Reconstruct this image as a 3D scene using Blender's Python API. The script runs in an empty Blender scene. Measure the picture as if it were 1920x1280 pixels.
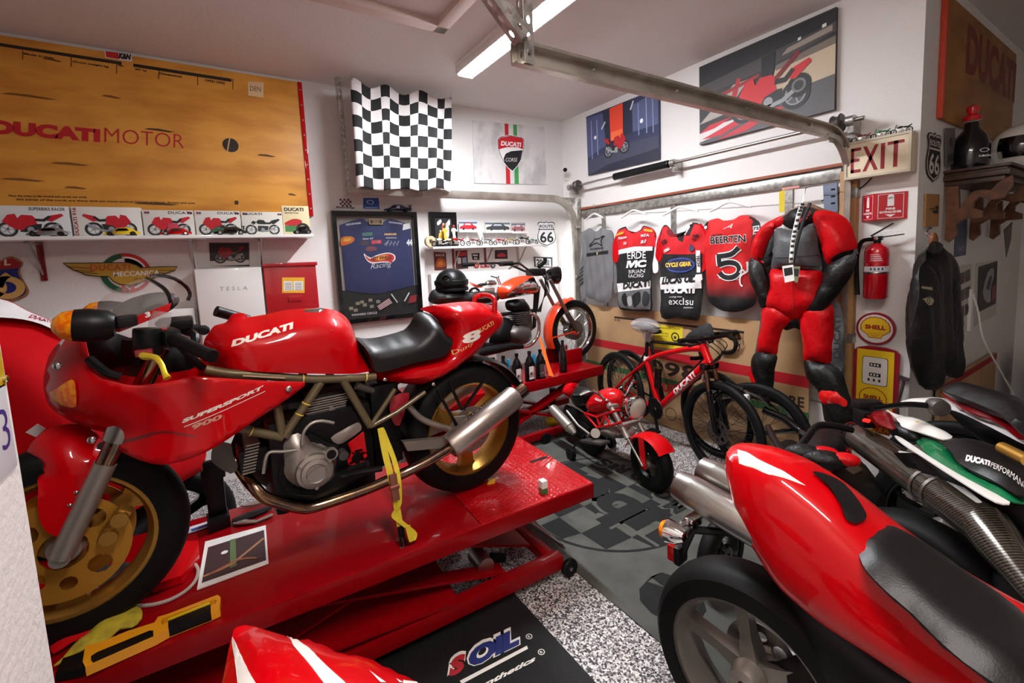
import bpy,bmesh,math,random
import numpy as np
from mathutils import Vector,Matrix,geometry
from mathutils.bvhtree import BVHTree
SC=bpy.context.scene
COL=SC.collection
rnd=random.Random(7)
# ---------------------------------------------------------------- camera
CAMF,CX,CY=842.75,964.31,567.36 # focal length and principal point for a 1920x1280 frame
CM=np.array([[0.83560907,-0.54749204,-0.04483255],[-0.09216995,-0.05928036,-0.99397713],[0.54153687,0.83470852,-0.09999752]])
CAM=np.array([0.0,0.0,1.6])
cd=bpy.data.cameras.new('camera')
co=bpy.data.objects.new('camera',cd)
COL.objects.link(co)
cd.sensor_width=36.0
cd.lens=CAMF/1920*36.0
cd.shift_x=(960-CX)/1920
cd.shift_y=(CY-640)/1920
cd.clip_start=0.02
co.matrix_world=Matrix(((CM[0][0],-CM[1][0],-CM[2][0],CAM[0]),(CM[0][1],-CM[1][1],-CM[2][1],CAM[1]),(CM[0][2],-CM[1][2],-CM[2][2],CAM[2]),(0,0,0,1)))
SC.camera=co
# ---------------------------------------------------------------- light and exposure
wd=bpy.data.worlds.new('world');SC.world=wd;wd.use_nodes=True
wd.node_tree.nodes['Background'].inputs[0].default_value=(0.5,0.55,0.6,1)
wd.node_tree.nodes['Background'].inputs[1].default_value=0.05
vs=SC.view_settings
vs.view_transform='Standard';vs.look='None';vs.gamma=1;vs.use_curve_mapping=False
vs.exposure=0.42
LAMP=188.0 # emission of the main ceiling tube
LAMP_NEAR=92.0 # emission of the tube over the next bay
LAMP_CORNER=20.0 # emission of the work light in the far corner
SC.cycles.use_denoising=True
SC.cycles.max_bounces=8
SC.cycles.sample_clamp_indirect=6
# ---------------------------------------------------------------- materials
MATS={}
def lin(c):
    c=c/255.0
    return c/12.92 if c<=0.04045 else((c+0.055)/1.055)**2.4
def rgb(r,g,b):return(lin(r),lin(g),lin(b),1)
def mat(name,col,rough=0.5,metal=0.0,coat=0.0,bump=None,vary=None,emit=None,trans=0.0,alpha=1.0,sheen=0.0,spec=0.5):
    """col in sRGB 0-255; bump=(scale,strength[,detail]); vary=(scale,col2,lo,hi)"""
    m=bpy.data.materials.new(name);m.use_nodes=True
    nt=m.node_tree;b=nt.nodes['Principled BSDF']
    b.inputs['Base Color'].default_value=rgb(*col)
    b.inputs['Roughness'].default_value=rough
    b.inputs['Metallic'].default_value=metal
    b.inputs['Coat Weight'].default_value=coat
    b.inputs['Coat Roughness'].default_value=0.04
    b.inputs['Specular IOR Level'].default_value=spec
    if trans:b.inputs['Transmission Weight'].default_value=trans
    if alpha<1:b.inputs['Alpha'].default_value=alpha
    if sheen:b.inputs['Sheen Weight'].default_value=sheen
    if emit:
        b.inputs['Emission Color'].default_value=rgb(*emit[0]);b.inputs['Emission Strength'].default_value=emit[1]
    tc=None
    if bump or vary:
        tc=nt.nodes.new('ShaderNodeTexCoord')
    if vary:
        n=nt.nodes.new('ShaderNodeTexNoise');n.inputs['Scale'].default_value=vary[0];n.inputs['Detail'].default_value=5
        if len(vary)>4:
            mp=nt.nodes.new('ShaderNodeMapping');mp.inputs['Scale'].default_value=vary[4]
            nt.links.new(tc.outputs['Object'],mp.inputs[0]);nt.links.new(mp.outputs[0],n.inputs['Vector'])
        else:nt.links.new(tc.outputs['Object'],n.inputs['Vector'])
        r=nt.nodes.new('ShaderNodeValToRGB')
        r.color_ramp.elements[0].position=vary[2];r.color_ramp.elements[1].position=vary[3]
        r.color_ramp.elements[0].color=rgb(*col);r.color_ramp.elements[1].color=rgb(*vary[1])
        nt.links.new(n.outputs[0],r.inputs[0]);nt.links.new(r.outputs[0],b.inputs['Base Color'])
    if bump:
        n=nt.nodes.new('ShaderNodeTexNoise');n.inputs['Scale'].default_value=bump[0];n.inputs['Detail'].default_value=4
        nt.links.new(tc.outputs['Object'],n.inputs['Vector'])
        bp=nt.nodes.new('ShaderNodeBump');bp.inputs['Strength'].default_value=bump[1];bp.inputs['Distance'].default_value=0.01
        nt.links.new(n.outputs[0],bp.inputs['Height']);nt.links.new(bp.outputs[0],b.inputs['Normal'])
    MATS[name]=m
    return m
def M(name):
    return MATS[name]
def flat(r,g,b,rough=0.55):
    k='ink_%02x%02x%02x_%d'%(r,g,b,int(rough*100))
    return MATS.get(k)or mat(k,(r,g,b),rough)
mat('stucco',(226,221,217),0.75,bump=(55,0.35))
mat('stucco_fine',(226,222,219),0.75,bump=(80,0.22))
mat('ceiling_paint',(218,213,210),0.85,bump=(60,0.2))
mat('red_paint',(190,0,10),0.35,coat=0.55,spec=0.1)
mat('red_dark',(120,4,14),0.3,coat=0.8)
mat('red_lift',(140,1,9),0.36,coat=0.22,bump=(9,0.04),spec=0.1)
mat('orange_paint',(216,58,18),0.25,coat=1.0)
mat('white_gloss',(236,234,230),0.25,coat=0.6)
mat('white_matte',(232,229,226),0.6)
mat('black_gloss',(10,10,11),0.15,coat=0.5)
mat('black_plastic',(11,11,12),0.42,spec=0.25)
mat('black_satin',(18,18,19),0.35,metal=0.3,spec=0.3)
mat('rubber',(11,11,11),0.6,bump=(120,0.05),spec=0.2)
mat('seat_vinyl',(17,16,16),0.42,bump=(260,0.1),spec=0.4)
mat('leather_black',(14,14,14),0.45,bump=(34,0.6),spec=0.3)
mat('leather_grey',(78,80,82),0.5,bump=(60,0.3))
mat('leather_red',(190,4,14),0.42,bump=(34,0.4),spec=0.25)
mat('chrome',(225,225,225),0.08,metal=1.0)
mat('steel',(176,172,166),0.3,metal=1.0)
mat('galvanised',(150,148,144),0.38,metal=0.9,vary=(30,(190,188,182),0.4,0.6))
mat('track_metal',(196,190,180),0.36,metal=0.75,vary=(9,(170,162,150),0.4,0.62))
mat('alloy',(168,160,152),0.42,metal=0.75)
mat('alloy_dark',(92,88,84),0.45,metal=0.7)
mat('titanium',(188,176,168),0.33,metal=0.9,bump=(200,0.03))
mat('pipe',(160,128,96),0.18,metal=1.0,vary=(14,(120,100,96),0.4,0.65))
mat('gold_rim',(176,132,58),0.35,metal=0.75)
mat('gold_disc',(206,146,52),0.38,metal=0.7)
mat('frame_bronze',(106,92,66),0.4,metal=0.35,coat=0.3)
mat('glass_clear',(245,240,238),0.04,alpha=0.16,coat=0.3)
mat('glass_tint',(60,58,56),0.04,alpha=0.14)
mat('poly_bag',(205,200,200),0.12,alpha=0.34)
mat('amber',(244,104,4),0.2,coat=0.2,spec=0.3,vary=(60,(255,160,10),0.4,0.6))
mat('red_lens',(190,8,8),0.1,coat=1.0)
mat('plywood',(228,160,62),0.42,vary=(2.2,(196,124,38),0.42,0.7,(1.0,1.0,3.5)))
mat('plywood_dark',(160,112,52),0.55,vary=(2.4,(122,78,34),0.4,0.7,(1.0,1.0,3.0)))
mat('cardboard',(176,140,100),0.8,vary=(3,(160,124,86),0.4,0.65))
mat('jamb_wood',(176,132,84),0.55,vary=(14,(140,96,56),0.4,0.65,(1,1,0.08)))
mat('shelf_wood',(112,66,30),0.42,vary=(8,(78,42,18),0.4,0.65,(0.6,3,3)))
mat('shelf_wood_dark',(70,40,24),0.4,vary=(8,(48,26,14),0.4,0.65,(0.6,3,3)))
mat('cloth_red',(190,2,14),0.75,bump=(14,0.25),spec=0.15)
mat('cloth_white',(238,234,236),0.7,bump=(14,0.25))
mat('cloth_black',(16,16,18),0.75,bump=(40,0.3))
mat('cloth_grey',(112,112,114),0.85,bump=(40,0.3))
mat('cloth_yellow',(190,170,40),0.8,vary=(30,(150,130,30),0.4,0.7),bump=(40,0.5))
mat('webbing',(214,190,40),0.7,bump=(200,0.3))
mat('webbing_orange',(238,104,28),0.6,bump=(200,0.3))
mat('lamp_lens',(255,255,255),0.4,emit=((246,250,255),LAMP))
mat('lamp_lens_near',(255,255,255),0.4,emit=((255,246,238),LAMP_NEAR))
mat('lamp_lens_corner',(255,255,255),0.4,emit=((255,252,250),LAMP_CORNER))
mat('led_red',(255,30,30),0.3,emit=((255,30,20),2.0))
mat('navy_cloth',(34,42,92),0.75,bump=(40,0.2))
mat('rug_grey',(82,82,76),0.95,vary=(6,(66,66,61),0.4,0.7),bump=(240,0.4))
mat('rug_black',(20,20,20),0.95,bump=(240,0.4))
mat('mat_rubber',(16,16,17),0.6)
def nodes_floor():
    m=mat('flake_floor',(150,148,146),0.3,coat=0.35);nt=m.node_tree;b=nt.nodes['Principled BSDF']
    tc=nt.nodes.new('ShaderNodeTexCoord');v=nt.nodes.new('ShaderNodeTexVoronoi');v.inputs['Scale'].default_value=140
    nt.links.new(tc.outputs['Object'],v.inputs['Vector'])
    sp=nt.nodes.new('ShaderNodeSeparateColor');nt.links.new(v.outputs['Color'],sp.inputs[0])
    r=nt.nodes.new('ShaderNodeValToRGB');r.color_ramp.interpolation='CONSTANT'
    el=r.color_ramp.elements
    el[0].position=0;el[0].color=rgb(42,40,42)
    el[1].position=0.26;el[1].color=rgb(140,132,130)
    for p,c in((0.45,(196,192,188)),(0.72,(226,222,220)),(0.88,(100,94,96))):
        e=el.new(p);e.color=rgb(*c)
    nt.links.new(sp.outputs[0],r.inputs[0]);nt.links.new(r.outputs[0],b.inputs['Base Color'])
nodes_floor()
def nodes_tread():
    m=mat('tread_plate',(166,2,12),0.25,coat=0.5,spec=0.3);nt=m.node_tree;b=nt.nodes['Principled BSDF']
    tc=nt.nodes.new('ShaderNodeTexCoord')
    outs=[]
    for k,rot in enumerate((math.radians(45),math.radians(-45))):
        mp=nt.nodes.new('ShaderNodeMapping');mp.inputs['Rotation'].default_value=(0,0,rot);mp.inputs['Scale'].default_value=(26,58,0.0)
        mp.inputs['Location'].default_value=(0.5*k,0.5*k,0)
        v=nt.nodes.new('ShaderNodeTexVoronoi');v.inputs['Scale'].default_value=1;v.inputs['Randomness'].default_value=0.25
        nt.links.new(tc.outputs['Object'],mp.inputs[0]);nt.links.new(mp.outputs[0],v.inputs['Vector'])
        mr=nt.nodes.new('ShaderNodeMapRange');mr.inputs[1].default_value=0.12;mr.inputs[2].default_value=0.34;mr.inputs[3].default_value=1;mr.inputs[4].default_value=0
        nt.links.new(v.outputs['Distance'],mr.inputs[0]);outs.append(mr)
    mx=nt.nodes.new('ShaderNodeMath');mx.operation='MAXIMUM'
    nt.links.new(outs[0].outputs[0],mx.inputs[0]);nt.links.new(outs[1].outputs[0],mx.inputs[1])
    bp=nt.nodes.new('ShaderNodeBump');bp.inputs['Strength'].default_value=0.5;bp.inputs['Distance'].default_value=0.006
    nt.links.new(mx.outputs[0],bp.inputs['Height']);nt.links.new(bp.outputs[0],b.inputs['Normal'])
nodes_tread()
def nodes_carbon():
    m=mat('carbon',(20,19,18),0.22,coat=1.0);nt=m.node_tree;b=nt.nodes['Principled BSDF']
    tc=nt.nodes.new('ShaderNodeTexCoord');w=nt.nodes.new('ShaderNodeTexWave');w.inputs['Scale'].default_value=46;w.bands_direction='DIAGONAL'
    nt.links.new(tc.outputs['Object'],w.inputs['Vector'])
    r=nt.nodes.new('ShaderNodeValToRGB');r.color_ramp.elements[0].color=rgb(16,15,14);r.color_ramp.elements[1].color=rgb(92,82,70)
    nt.links.new(w.outputs['Fac'],r.inputs[0]);nt.links.new(r.outputs[0],b.inputs['Base Color'])
    b.inputs['Metallic'].default_value=0.4
nodes_carbon()
def nodes_ribbed():
    m=MATS['mat_rubber'];nt=m.node_tree;b=nt.nodes['Principled BSDF']
    tc=nt.nodes.new('ShaderNodeTexCoord');w=nt.nodes.new('ShaderNodeTexWave');w.inputs['Scale'].default_value=60;w.bands_direction='X'
    nt.links.new(tc.outputs['Object'],w.inputs['Vector'])
    bp=nt.nodes.new('ShaderNodeBump');bp.inputs['Strength'].default_value=0.5;bp.inputs['Distance'].default_value=0.004
    nt.links.new(w.outputs['Fac'],bp.inputs['Height']);nt.links.new(bp.outputs[0],b.inputs['Normal'])
nodes_ribbed()
# ---------------------------------------------------------------- geometry helpers
def V3(a):return np.array(a,float)
def unit(a):
    a=V3(a);n=np.linalg.norm(a);return a/n if n>1e-12 else a
def ray(px,py):return CM.T@np.array([(px-CX)/CAMF,(py-CY)/CAMF,1.0])
def at(px,py,n,d):
    r=ray(px,py);n=V3(n);return CAM+r*(d-n@CAM)/(n@r)
def PX(px,py,x):return at(px,py,(1,0,0),x)
def PY(px,py,y):return at(px,py,(0,1,0),y)
def PZ(px,py,z):return at(px,py,(0,0,1),z)
class Fr:
    """a flat frame: origin, u, v and outward normal"""
    def __init__(s,O,U,V,N=None):
        s.O,s.U,s.V=V3(O),unit(U),unit(V);s.N=unit(np.cross(s.U,s.V))if N is None else unit(N)
    def p(s,u,v,w=0.0):return s.O+s.U*u+s.V*v+s.N*w
    def px(s,x,y,w=0.0):
        q=at(x,y,s.N,s.N@s.O+w)-s.O;return(q@s.U,q@s.V)
    def tr(s,pts,w=0.0):return[s.px(x,y,w)for x,y in pts]
    def off(s,w):return Fr(s.O+s.N*w,s.U,s.V,s.N)
    def sub(s,u,v,w=0.0,ang=0.0):
        c,n=math.cos(ang),math.sin(ang)
        return Fr(s.p(u,v,w),s.U*c+s.V*n,s.V*c-s.U*n,s.N)
def smooth(pts,n=4,closed=True,corners=()):
    """Catmull-Rom through the points; points in corners stay sharp"""
    P=[V3(p)for p in pts];N=len(P);out=[];cs=set(c%N for c in corners)
    rng=range(N)if closed else range(N-1)
    for i in rng:
        j=(i+1)%N
        a,b=P[i],P[j]
        h=P[(i-1)%N]if(closed or i>0)else a
        k=P[(j+1)%N]if(closed or j<N-1)else b
        ta=(b-h)*0.5 if i not in cs else(b-a)*0.5
        tb=(k-a)*0.5 if j not in cs else(b-a)*0.5
        L=np.linalg.norm(b-a)
        for t_ in(ta,tb):
            l=np.linalg.norm(t_)
            if l>L*1.2:t_*=L*1.2/l
        for q in range(n):
            t=q/n
            out.append(a*(2*t**3-3*t**2+1)+ta*(t**3-2*t**2+t)+b*(-2*t**3+3*t**2)+tb*(t**3-t**2))
    if not closed:out.append(P[-1])
    return out
TXT={}
def textmesh(s,bold=0.0,shear=0.0,space=1.0):
    k=(s,bold,shear,space)
    if k in TXT:return TXT[k]
    cu=bpy.data.curves.new('t','FONT');cu.body=s;cu.size=1;cu.offset=bold;cu.shear=shear;cu.resolution_u=3;cu.space_character=space
    ob=bpy.data.objects.new('t',cu);COL.objects.link(ob)
    dg=bpy.context.evaluated_depsgraph_get();me=bpy.data.meshes.new_from_object(ob.evaluated_get(dg))
    v=np.array([tuple(x.co)[:2]for x in me.vertices])if len(me.vertices)else np.zeros((0,2));f=[tuple(p.vertices)for p in me.polygons]
    bpy.data.objects.remove(ob);bpy.data.curves.remove(cu);bpy.data.meshes.remove(me)
    if len(v):
        lo,hi=v.min(0),v.max(0);v=(v-lo)/np.maximum(hi-lo,1e-6)
        asp=(hi-lo)[0]/max((hi-lo)[1],1e-6)
    else:asp=1
    TXT[k]=(v,f,asp);return TXT[k]
class G:
    """collects shapes for one mesh"""
    def __init__(s):s.v=[];s.f=[];s.mi=[];s.ms=[];s.m=0
    def use(s,m):
        if isinstance(m,str):m=MATS[m]
        if m not in s.ms:s.ms.append(m)
        s.m=s.ms.index(m);return s
    def add(s,vs_,fs):
        o=len(s.v);s.v.extend([tuple(map(float,p))for p in vs_]);s.f.extend([tuple(i+o for i in f)for f in fs]);s.mi.extend([s.m]*len(fs));return s
    # ---- solids
    def box(s,c,size,X=(1,0,0),Y=(0,1,0),bev=0.0):
        X,Y=unit(X),unit(Y);Z=np.cross(X,Y);c=V3(c);a,b,d=[q/2 for q in size]
        if bev<=0:
            vs_=[c+X*i*a+Y*j*b+Z*k*d for k in(-1,1)for j in(-1,1)for i in(-1,1)]
            return s.add(vs_,[(0,2,3,1),(4,5,7,6),(0,1,5,4),(2,6,7,3),(0,4,6,2),(1,3,7,5)])
        bm=bmesh.new();bmesh.ops.create_cube(bm,size=1)
        for q in bm.verts:q.co=Vector((q.co.x*size[0],q.co.y*size[1],q.co.z*size[2]))
        bmesh.ops.bevel(bm,geom=bm.edges[:],offset=min(bev,min(size)*0.45),segments=2,profile=0.6,affect='EDGES')
        bm.verts.ensure_lookup_table()
        vs_=[c+X*q.co.x+Y*q.co.y+Z*q.co.z for q in bm.verts];fs=[tuple(w.index for w in f.verts)for f in bm.faces]
        bm.free();return s.add(vs_,fs)
    def fbox(s,F,u0,v0,u1,v1,w0,w1,bev=0.0):
        return s.box(F.p((u0+u1)/2,(v0+v1)/2,(w0+w1)/2),(abs(u1-u0),abs(v1-v0),abs(w1-w0)),F.U,F.V,bev)
    def bar(s,a,b,wid,th,up=(0,0,1),bev=0.0):
        a,b=V3(a),V3(b);X=unit(b-a);Y=unit(np.cross(up,X))
        return s.box((a+b)/2,(np.linalg.norm(b-a),wid,th),X,Y,bev)
    def ring(s,c,X,Y,r,n):return[V3(c)+V3(X)*r*math.cos(2*math.pi*i/n)+V3(Y)*r*math.sin(2*math.pi*i/n)for i in range(n)]
    def loft(s,rings,cap0=True,cap1=True,closed=True,wrap=False):
        n=len(rings[0]);vs_=[p for r in rings for p in r];fs=[]
        R=len(rings)
        for k in range(R if wrap else R-1):
            a,b=k*n,((k+1)%R)*n
            for i in range(n if closed else n-1):
                j=(i+1)%n;fs.append((a+i,a+j,b+j,b+i))
        if cap0 and not wrap:fs.append(tuple(range(n-1,-1,-1)))
        if cap1 and not wrap:fs.append(tuple((R-1)*n+i for i in range(n)))
        return s.add(vs_,fs)
    def cyl(s,a,b,r0,r1=None,n=20,caps=True):
        a,b=V3(a),V3(b);r1=r0 if r1 is None else r1;Z=unit(b-a)
        X=unit(np.cross(Z,(0,0,1)if abs(Z[2])<0.9 else(1,0,0)));Y=np.cross(Z,X)
        return s.loft([s.ring(a,X,Y,r0,n),s.ring(b,X,Y,r1,n)],caps,caps)
    def tube(s,pts,r,n=10,closed=False,sm=0,caps=True,flatten=None):
        P=[V3(p)for p in pts]
        if sm:P=smooth(P,sm,closed)
        L=len(P);rs=r if isinstance(r,(list,tuple,np.ndarray))else None
        if rs is not None:rs=np.interp(np.linspace(0,1,L),np.linspace(0,1,len(rs)),rs)
        rings=[];X=None
        for i in range(L):
            a=P[(i-1)%L]if(closed or i>0)else P[i];b=P[(i+1)%L]if(closed or i<L-1)else P[i]
            T=unit(b-a)
            if X is None:X=unit(np.cross(T,(0,0,1)if abs(T[2])<0.9 else(1,0,0)))
            else:X=unit(X-T*(X@T))
            Y=np.cross(T,X);rr=r if rs is None else rs[i]
            rings.append(s.ring(P[i],X,Y,rr,n))
        return s.loft(rings,caps,caps,True,closed)
    def lathe(s,prof,c,axis,n=32,X=None,closed=False,a0=0.0,a1=2*math.pi):
        A=unit(axis);c=V3(c);X=unit(np.cross(A,(0,0,1)if abs(A[2])<0.9 else(1,0,0)))if X is None else unit(V3(X)-A*(V3(X)@A));Y=np.cross(A,X)
        full=abs(a1-a0)>6.28;rings=[]
        for i in range(n if full else n+1):
            t=a0+(a1-a0)*i/n;d=X*math.cos(t)+Y*math.sin(t)
            rings.append([c+d*r+A*h for r,h in prof])
        m=len(prof);R=len(rings);vs_=[p for q in rings for p in q];fs=[]
        for k in range(R if full else R-1):
            a,b=k*m,((k+1)%R)*m
            for i in range(m if closed else m-1):
                j=(i+1)%m;fs.append((a+i,b+i,b+j,a+j))
        return s.add(vs_,fs)
    def ell(s,c,rad,X=(1,0,0),Y=(0,1,0),n=20,m=12,t0=0.0,t1=math.pi):
        X,Y=unit(X),unit(Y);Z=np.cross(X,Y);c=V3(c);rings=[]
        for k in range(m+1):
            t=t0+(t1-t0)*k/m;r=max(math.sin(t),1e-4)
            rings.append([c+X*rad[0]*r*math.cos(2*math.pi*i/n)+Y*rad[1]*r*math.sin(2*math.pi*i/n)+Z*rad[2]*math.cos(t)for i in range(n)])
        return s.loft(rings[::-1])
    def plate(s,F,loops,w0,w1):
        """prism from 2-D loops (first outer, others holes)"""
        flatv=[Vector((p[0],p[1],0))for l in loops for p in l]
        tri=geometry.tessellate_polygon([[Vector((p[0],p[1],0))for p in l]for l in loops])
        n=len(flatv);vs_=[F.p(p.x,p.y,w1)for p in flatv]+[F.p(p.x,p.y,w0)for p in flatv];fs=[]
        for t in tri:
            a,b,c=t;cr=(flatv[b]-flatv[a]).cross(flatv[c]-flatv[a]).z
            if cr<0:a,c=c,a
            fs.append((a,b,c));fs.append((c+n,b+n,a+n))
        o=0
        for l in loops:
            k=len(l)
            for i in range(k):
                j=(i+1)%k;fs.append((o+i,o+i+n,o+j+n,o+j))
            o+=k
        return s.add(vs_,fs)
    # ---- flat graphics on a frame
    def poly(s,F,pts,w=0.001):
        tri=geometry.tessellate_polygon([[Vector((p[0],p[1],0))for p in pts]]);fs=[]
        for a,b,c in tri:
            cr=(pts[b][0]-pts[a][0])*(pts[c][1]-pts[a][1])-(pts[b][1]-pts[a][1])*(pts[c][0]-pts[a][0])
            fs.append((a,b,c)if cr>0 else(a,c,b))
        return s.add([F.p(p[0],p[1],w)for p in pts],fs)
    def rect(s,F,u0,v0,u1,v1,w=0.001):return s.add([F.p(u0,v0,w),F.p(u1,v0,w),F.p(u1,v1,w),F.p(u0,v1,w)],[(0,1,2,3)])
    def disc(s,F,u,v,r,w=0.001,n=28,rv=None):
        rv=r if rv is None else rv
        return s.add([F.p(u+r*math.cos(2*math.pi*i/n),v+rv*math.sin(2*math.pi*i/n),w)for i in range(n)],[tuple(range(n))])
    def annul(s,F,u,v,r0,r1,w=0.001,n=32,a0=0.0,a1=2*math.pi,q=1.0):
        A=[a0+(a1-a0)*i/n for i in range(n+1)]
        vs_=[F.p(u+r*math.cos(t),v+q*r*math.sin(t),w)for t in A for r in(r0,r1)]
        return s.add(vs_,[(2*i,2*i+1,2*i+3,2*i+2)for i in range(n)])
    def stroke(s,F,pts,wid,w=0.001,sm=0,closed=False):
        P=[V3(p)for p in pts]
        if sm:P=smooth(P,sm,closed)
        L=len(P);out=[]
        for i in range(L):
            a=P[(i-1)%L]if(closed or i>0)else P[i];b=P[(i+1)%L]if(closed or i<L-1)else P[i]
            t=unit(b-a);n=np.array([-t[1],t[0]])*wid/2
            out+=[F.p(*(P[i]+n),w),F.p(*(P[i]-n),w)]
        k=L if closed else L-1
        return s.add(out,[(2*i,2*i+1,(2*i+3)%(2*L),(2*i+2)%(2*L))for i in range(k)])
    def text(s,F,t,u0,v0,W,H,w=0.002,bold=0.0,shear=0.0,rot=0.0,fit=True,surf=None,space=1.0,eu=None,ev=None):
        """lettering fitted into a W x H box whose lower left corner is (u0, v0)"""
        v,f,asp=textmesh(t,bold,shear,space)
        if not len(v):return s
        if W is None:W=H*asp
        eu=np.array([math.cos(rot),math.sin(rot)])*W if eu is None else V3(eu)
        ev=np.array([-math.sin(rot),math.cos(rot)])*H if ev is None else V3(ev)
        P=[np.array([u0,v0])+eu*a+ev*b for a,b in v]
        return s.map2(F,P,f,w,surf)
    def textpx(s,F,t,bl,br,tl,w=0.002,bold=0.0,shear=0.0,surf=None,space=1.0,fw=0.0):
        a,b,c=V3(F.px(*bl,fw)),V3(F.px(*br,fw)),V3(F.px(*tl,fw))
        return s.text(F,t,a[0],a[1],1,1,w,bold,shear,0,surf=surf,space=space,eu=b-a,ev=c-a)
    def map2(s,F,P,f,w,surf=None):
        if surf is None:return s.add([F.p(p[0],p[1],w)for p in P],f)
        P,f=finer(P,f);bvh,side=surf;hit=[]
        for p in P:
            h=bvh.ray_cast(Vector(F.p(p[0],p[1],side*1.0)),Vector(F.N*-side));hit.append(None if h[0]is None else(V3(h[0])-F.O)@F.N)
        ok=[h for h in hit if h is not None];mid=float(np.median(ok))if ok else 0.0
        return s.add([F.p(p[0],p[1],(mid if h is None else h)+side*w)for p,h in zip(P,hit)],f)
    def polysurf(s,F,pts,surf,w=0.002,res=0.02):
        v2,f,_=cdt(pts,res);return s.map2(F,v2,f,w,surf)
    # ---- rounded bodies
    def body(s,F,pts,H,R,soft=None,wc=None,res=0.025,p=2.2,sides=(1,-1),hmin=0.002,relax=3,wall=True):
        """closed body that keeps the outline and swells to a half width H(u,v); soft[i] rounds outline edge i"""
        v2,f,nb=cdt(pts,res)
        n=len(pts);soft=[True]*n if soft is None else soft
        segs=[(V3(pts[i]),V3(pts[(i+1)%n]))for i in range(n)if soft[i]]
        d=np.full(len(v2),1e3)
        for a,b in segs:
            ab=b-a;L=max(ab@ab,1e-12);t=np.clip(((v2-a)@ab)/L,0,1)[:,None]
            d=np.minimum(d,np.linalg.norm(v2-(a+ab*t),axis=1))
        Hf=H if callable(H)else(lambda u,v:H);Rf=R if callable(R)else(lambda u,v:R)
        h=np.empty(len(v2))
        for i,(u,v)in enumerate(v2):
            x=min(d[i]/Rf(u,v),1.0);h[i]=hmin+(Hf(u,v)-hmin)*(1-(1-x)**p)**(1/p)
        nbr=[set()for _ in v2]
        for t in f:
            for a in t:nbr[a].update(t)
        for _ in range(relax):
            h2=h.copy()
            for i in range(nb,len(v2)):
                q=list(nbr[i]);h2[i]=h[q].mean()
            h=h2
        cen=np.array([wc(u,v)if wc else 0.0 for u,v in v2]);N=len(v2);o=0
        for k,sd in enumerate(sides):
            fs=f if sd>0 else[t[::-1]for t in f]
            s.add([F.p(v2[i][0],v2[i][1],cen[i]+sd*h[i])for i in range(N)],fs)
        if wall and len(sides)==2:
            vs_=[];fs=[]
            for i in range(nb):vs_+=[F.p(v2[i][0],v2[i][1],cen[i]+h[i]),F.p(v2[i][0],v2[i][1],cen[i]-h[i])]
            for i in range(nb):
                j=(i+1)%nb
                fs.append((2*i,2*i+1,2*j+1,2*j))
            s.add(vs_,fs)
        return s
    def bvh(s):return BVHTree.FromPolygons([Vector(p)for p in s.v],s.f)
    # ---- to a Blender object
    def build(s,name,parent=None,origin=None,ang=38,smooth_=True,solid=0.0,label=None,sub=0):
        if not s.v:return None
        A=np.array(s.v)
        if origin is None:
            if parent is not None:origin=V3(parent['_o'])if '_o' in parent else V3((0,0,0))
            else:lo,hi=A.min(0),A.max(0);origin=np.array([(lo[0]+hi[0])/2,(lo[1]+hi[1])/2,lo[2]])
        me=bpy.data.meshes.new(name);me.from_pydata([tuple(q)for q in(A-origin)],[],s.f)
        for m in s.ms:me.materials.append(m)
        me.polygons.foreach_set('material_index',s.mi)
        bm=bmesh.new();bm.from_mesh(me);bmesh.ops.remove_doubles(bm,verts=bm.verts,dist=1e-5);bm.to_mesh(me);bm.free()
        if smooth_:
            me.polygons.foreach_set('use_smooth',[True]*len(me.polygons));me.set_sharp_from_angle(angle=math.radians(ang))
        me.update()
        ob=bpy.data.objects.new(name,me);COL.objects.link(ob);ob['_o']=[float(q)for q in origin];ROOTS.append(ob)
        if parent is not None:
            ob.parent=parent;ob.location=tuple(V3(origin)-V3(parent['_o']))
        else:ob.location=tuple(origin)
        if solid:
            md=ob.modifiers.new('thickness','SOLIDIFY');md.thickness=abs(solid);md.offset=-1 if solid>0 else 1
        if label:ob['label']=label
        return ob
ROOTS=[]
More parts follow.
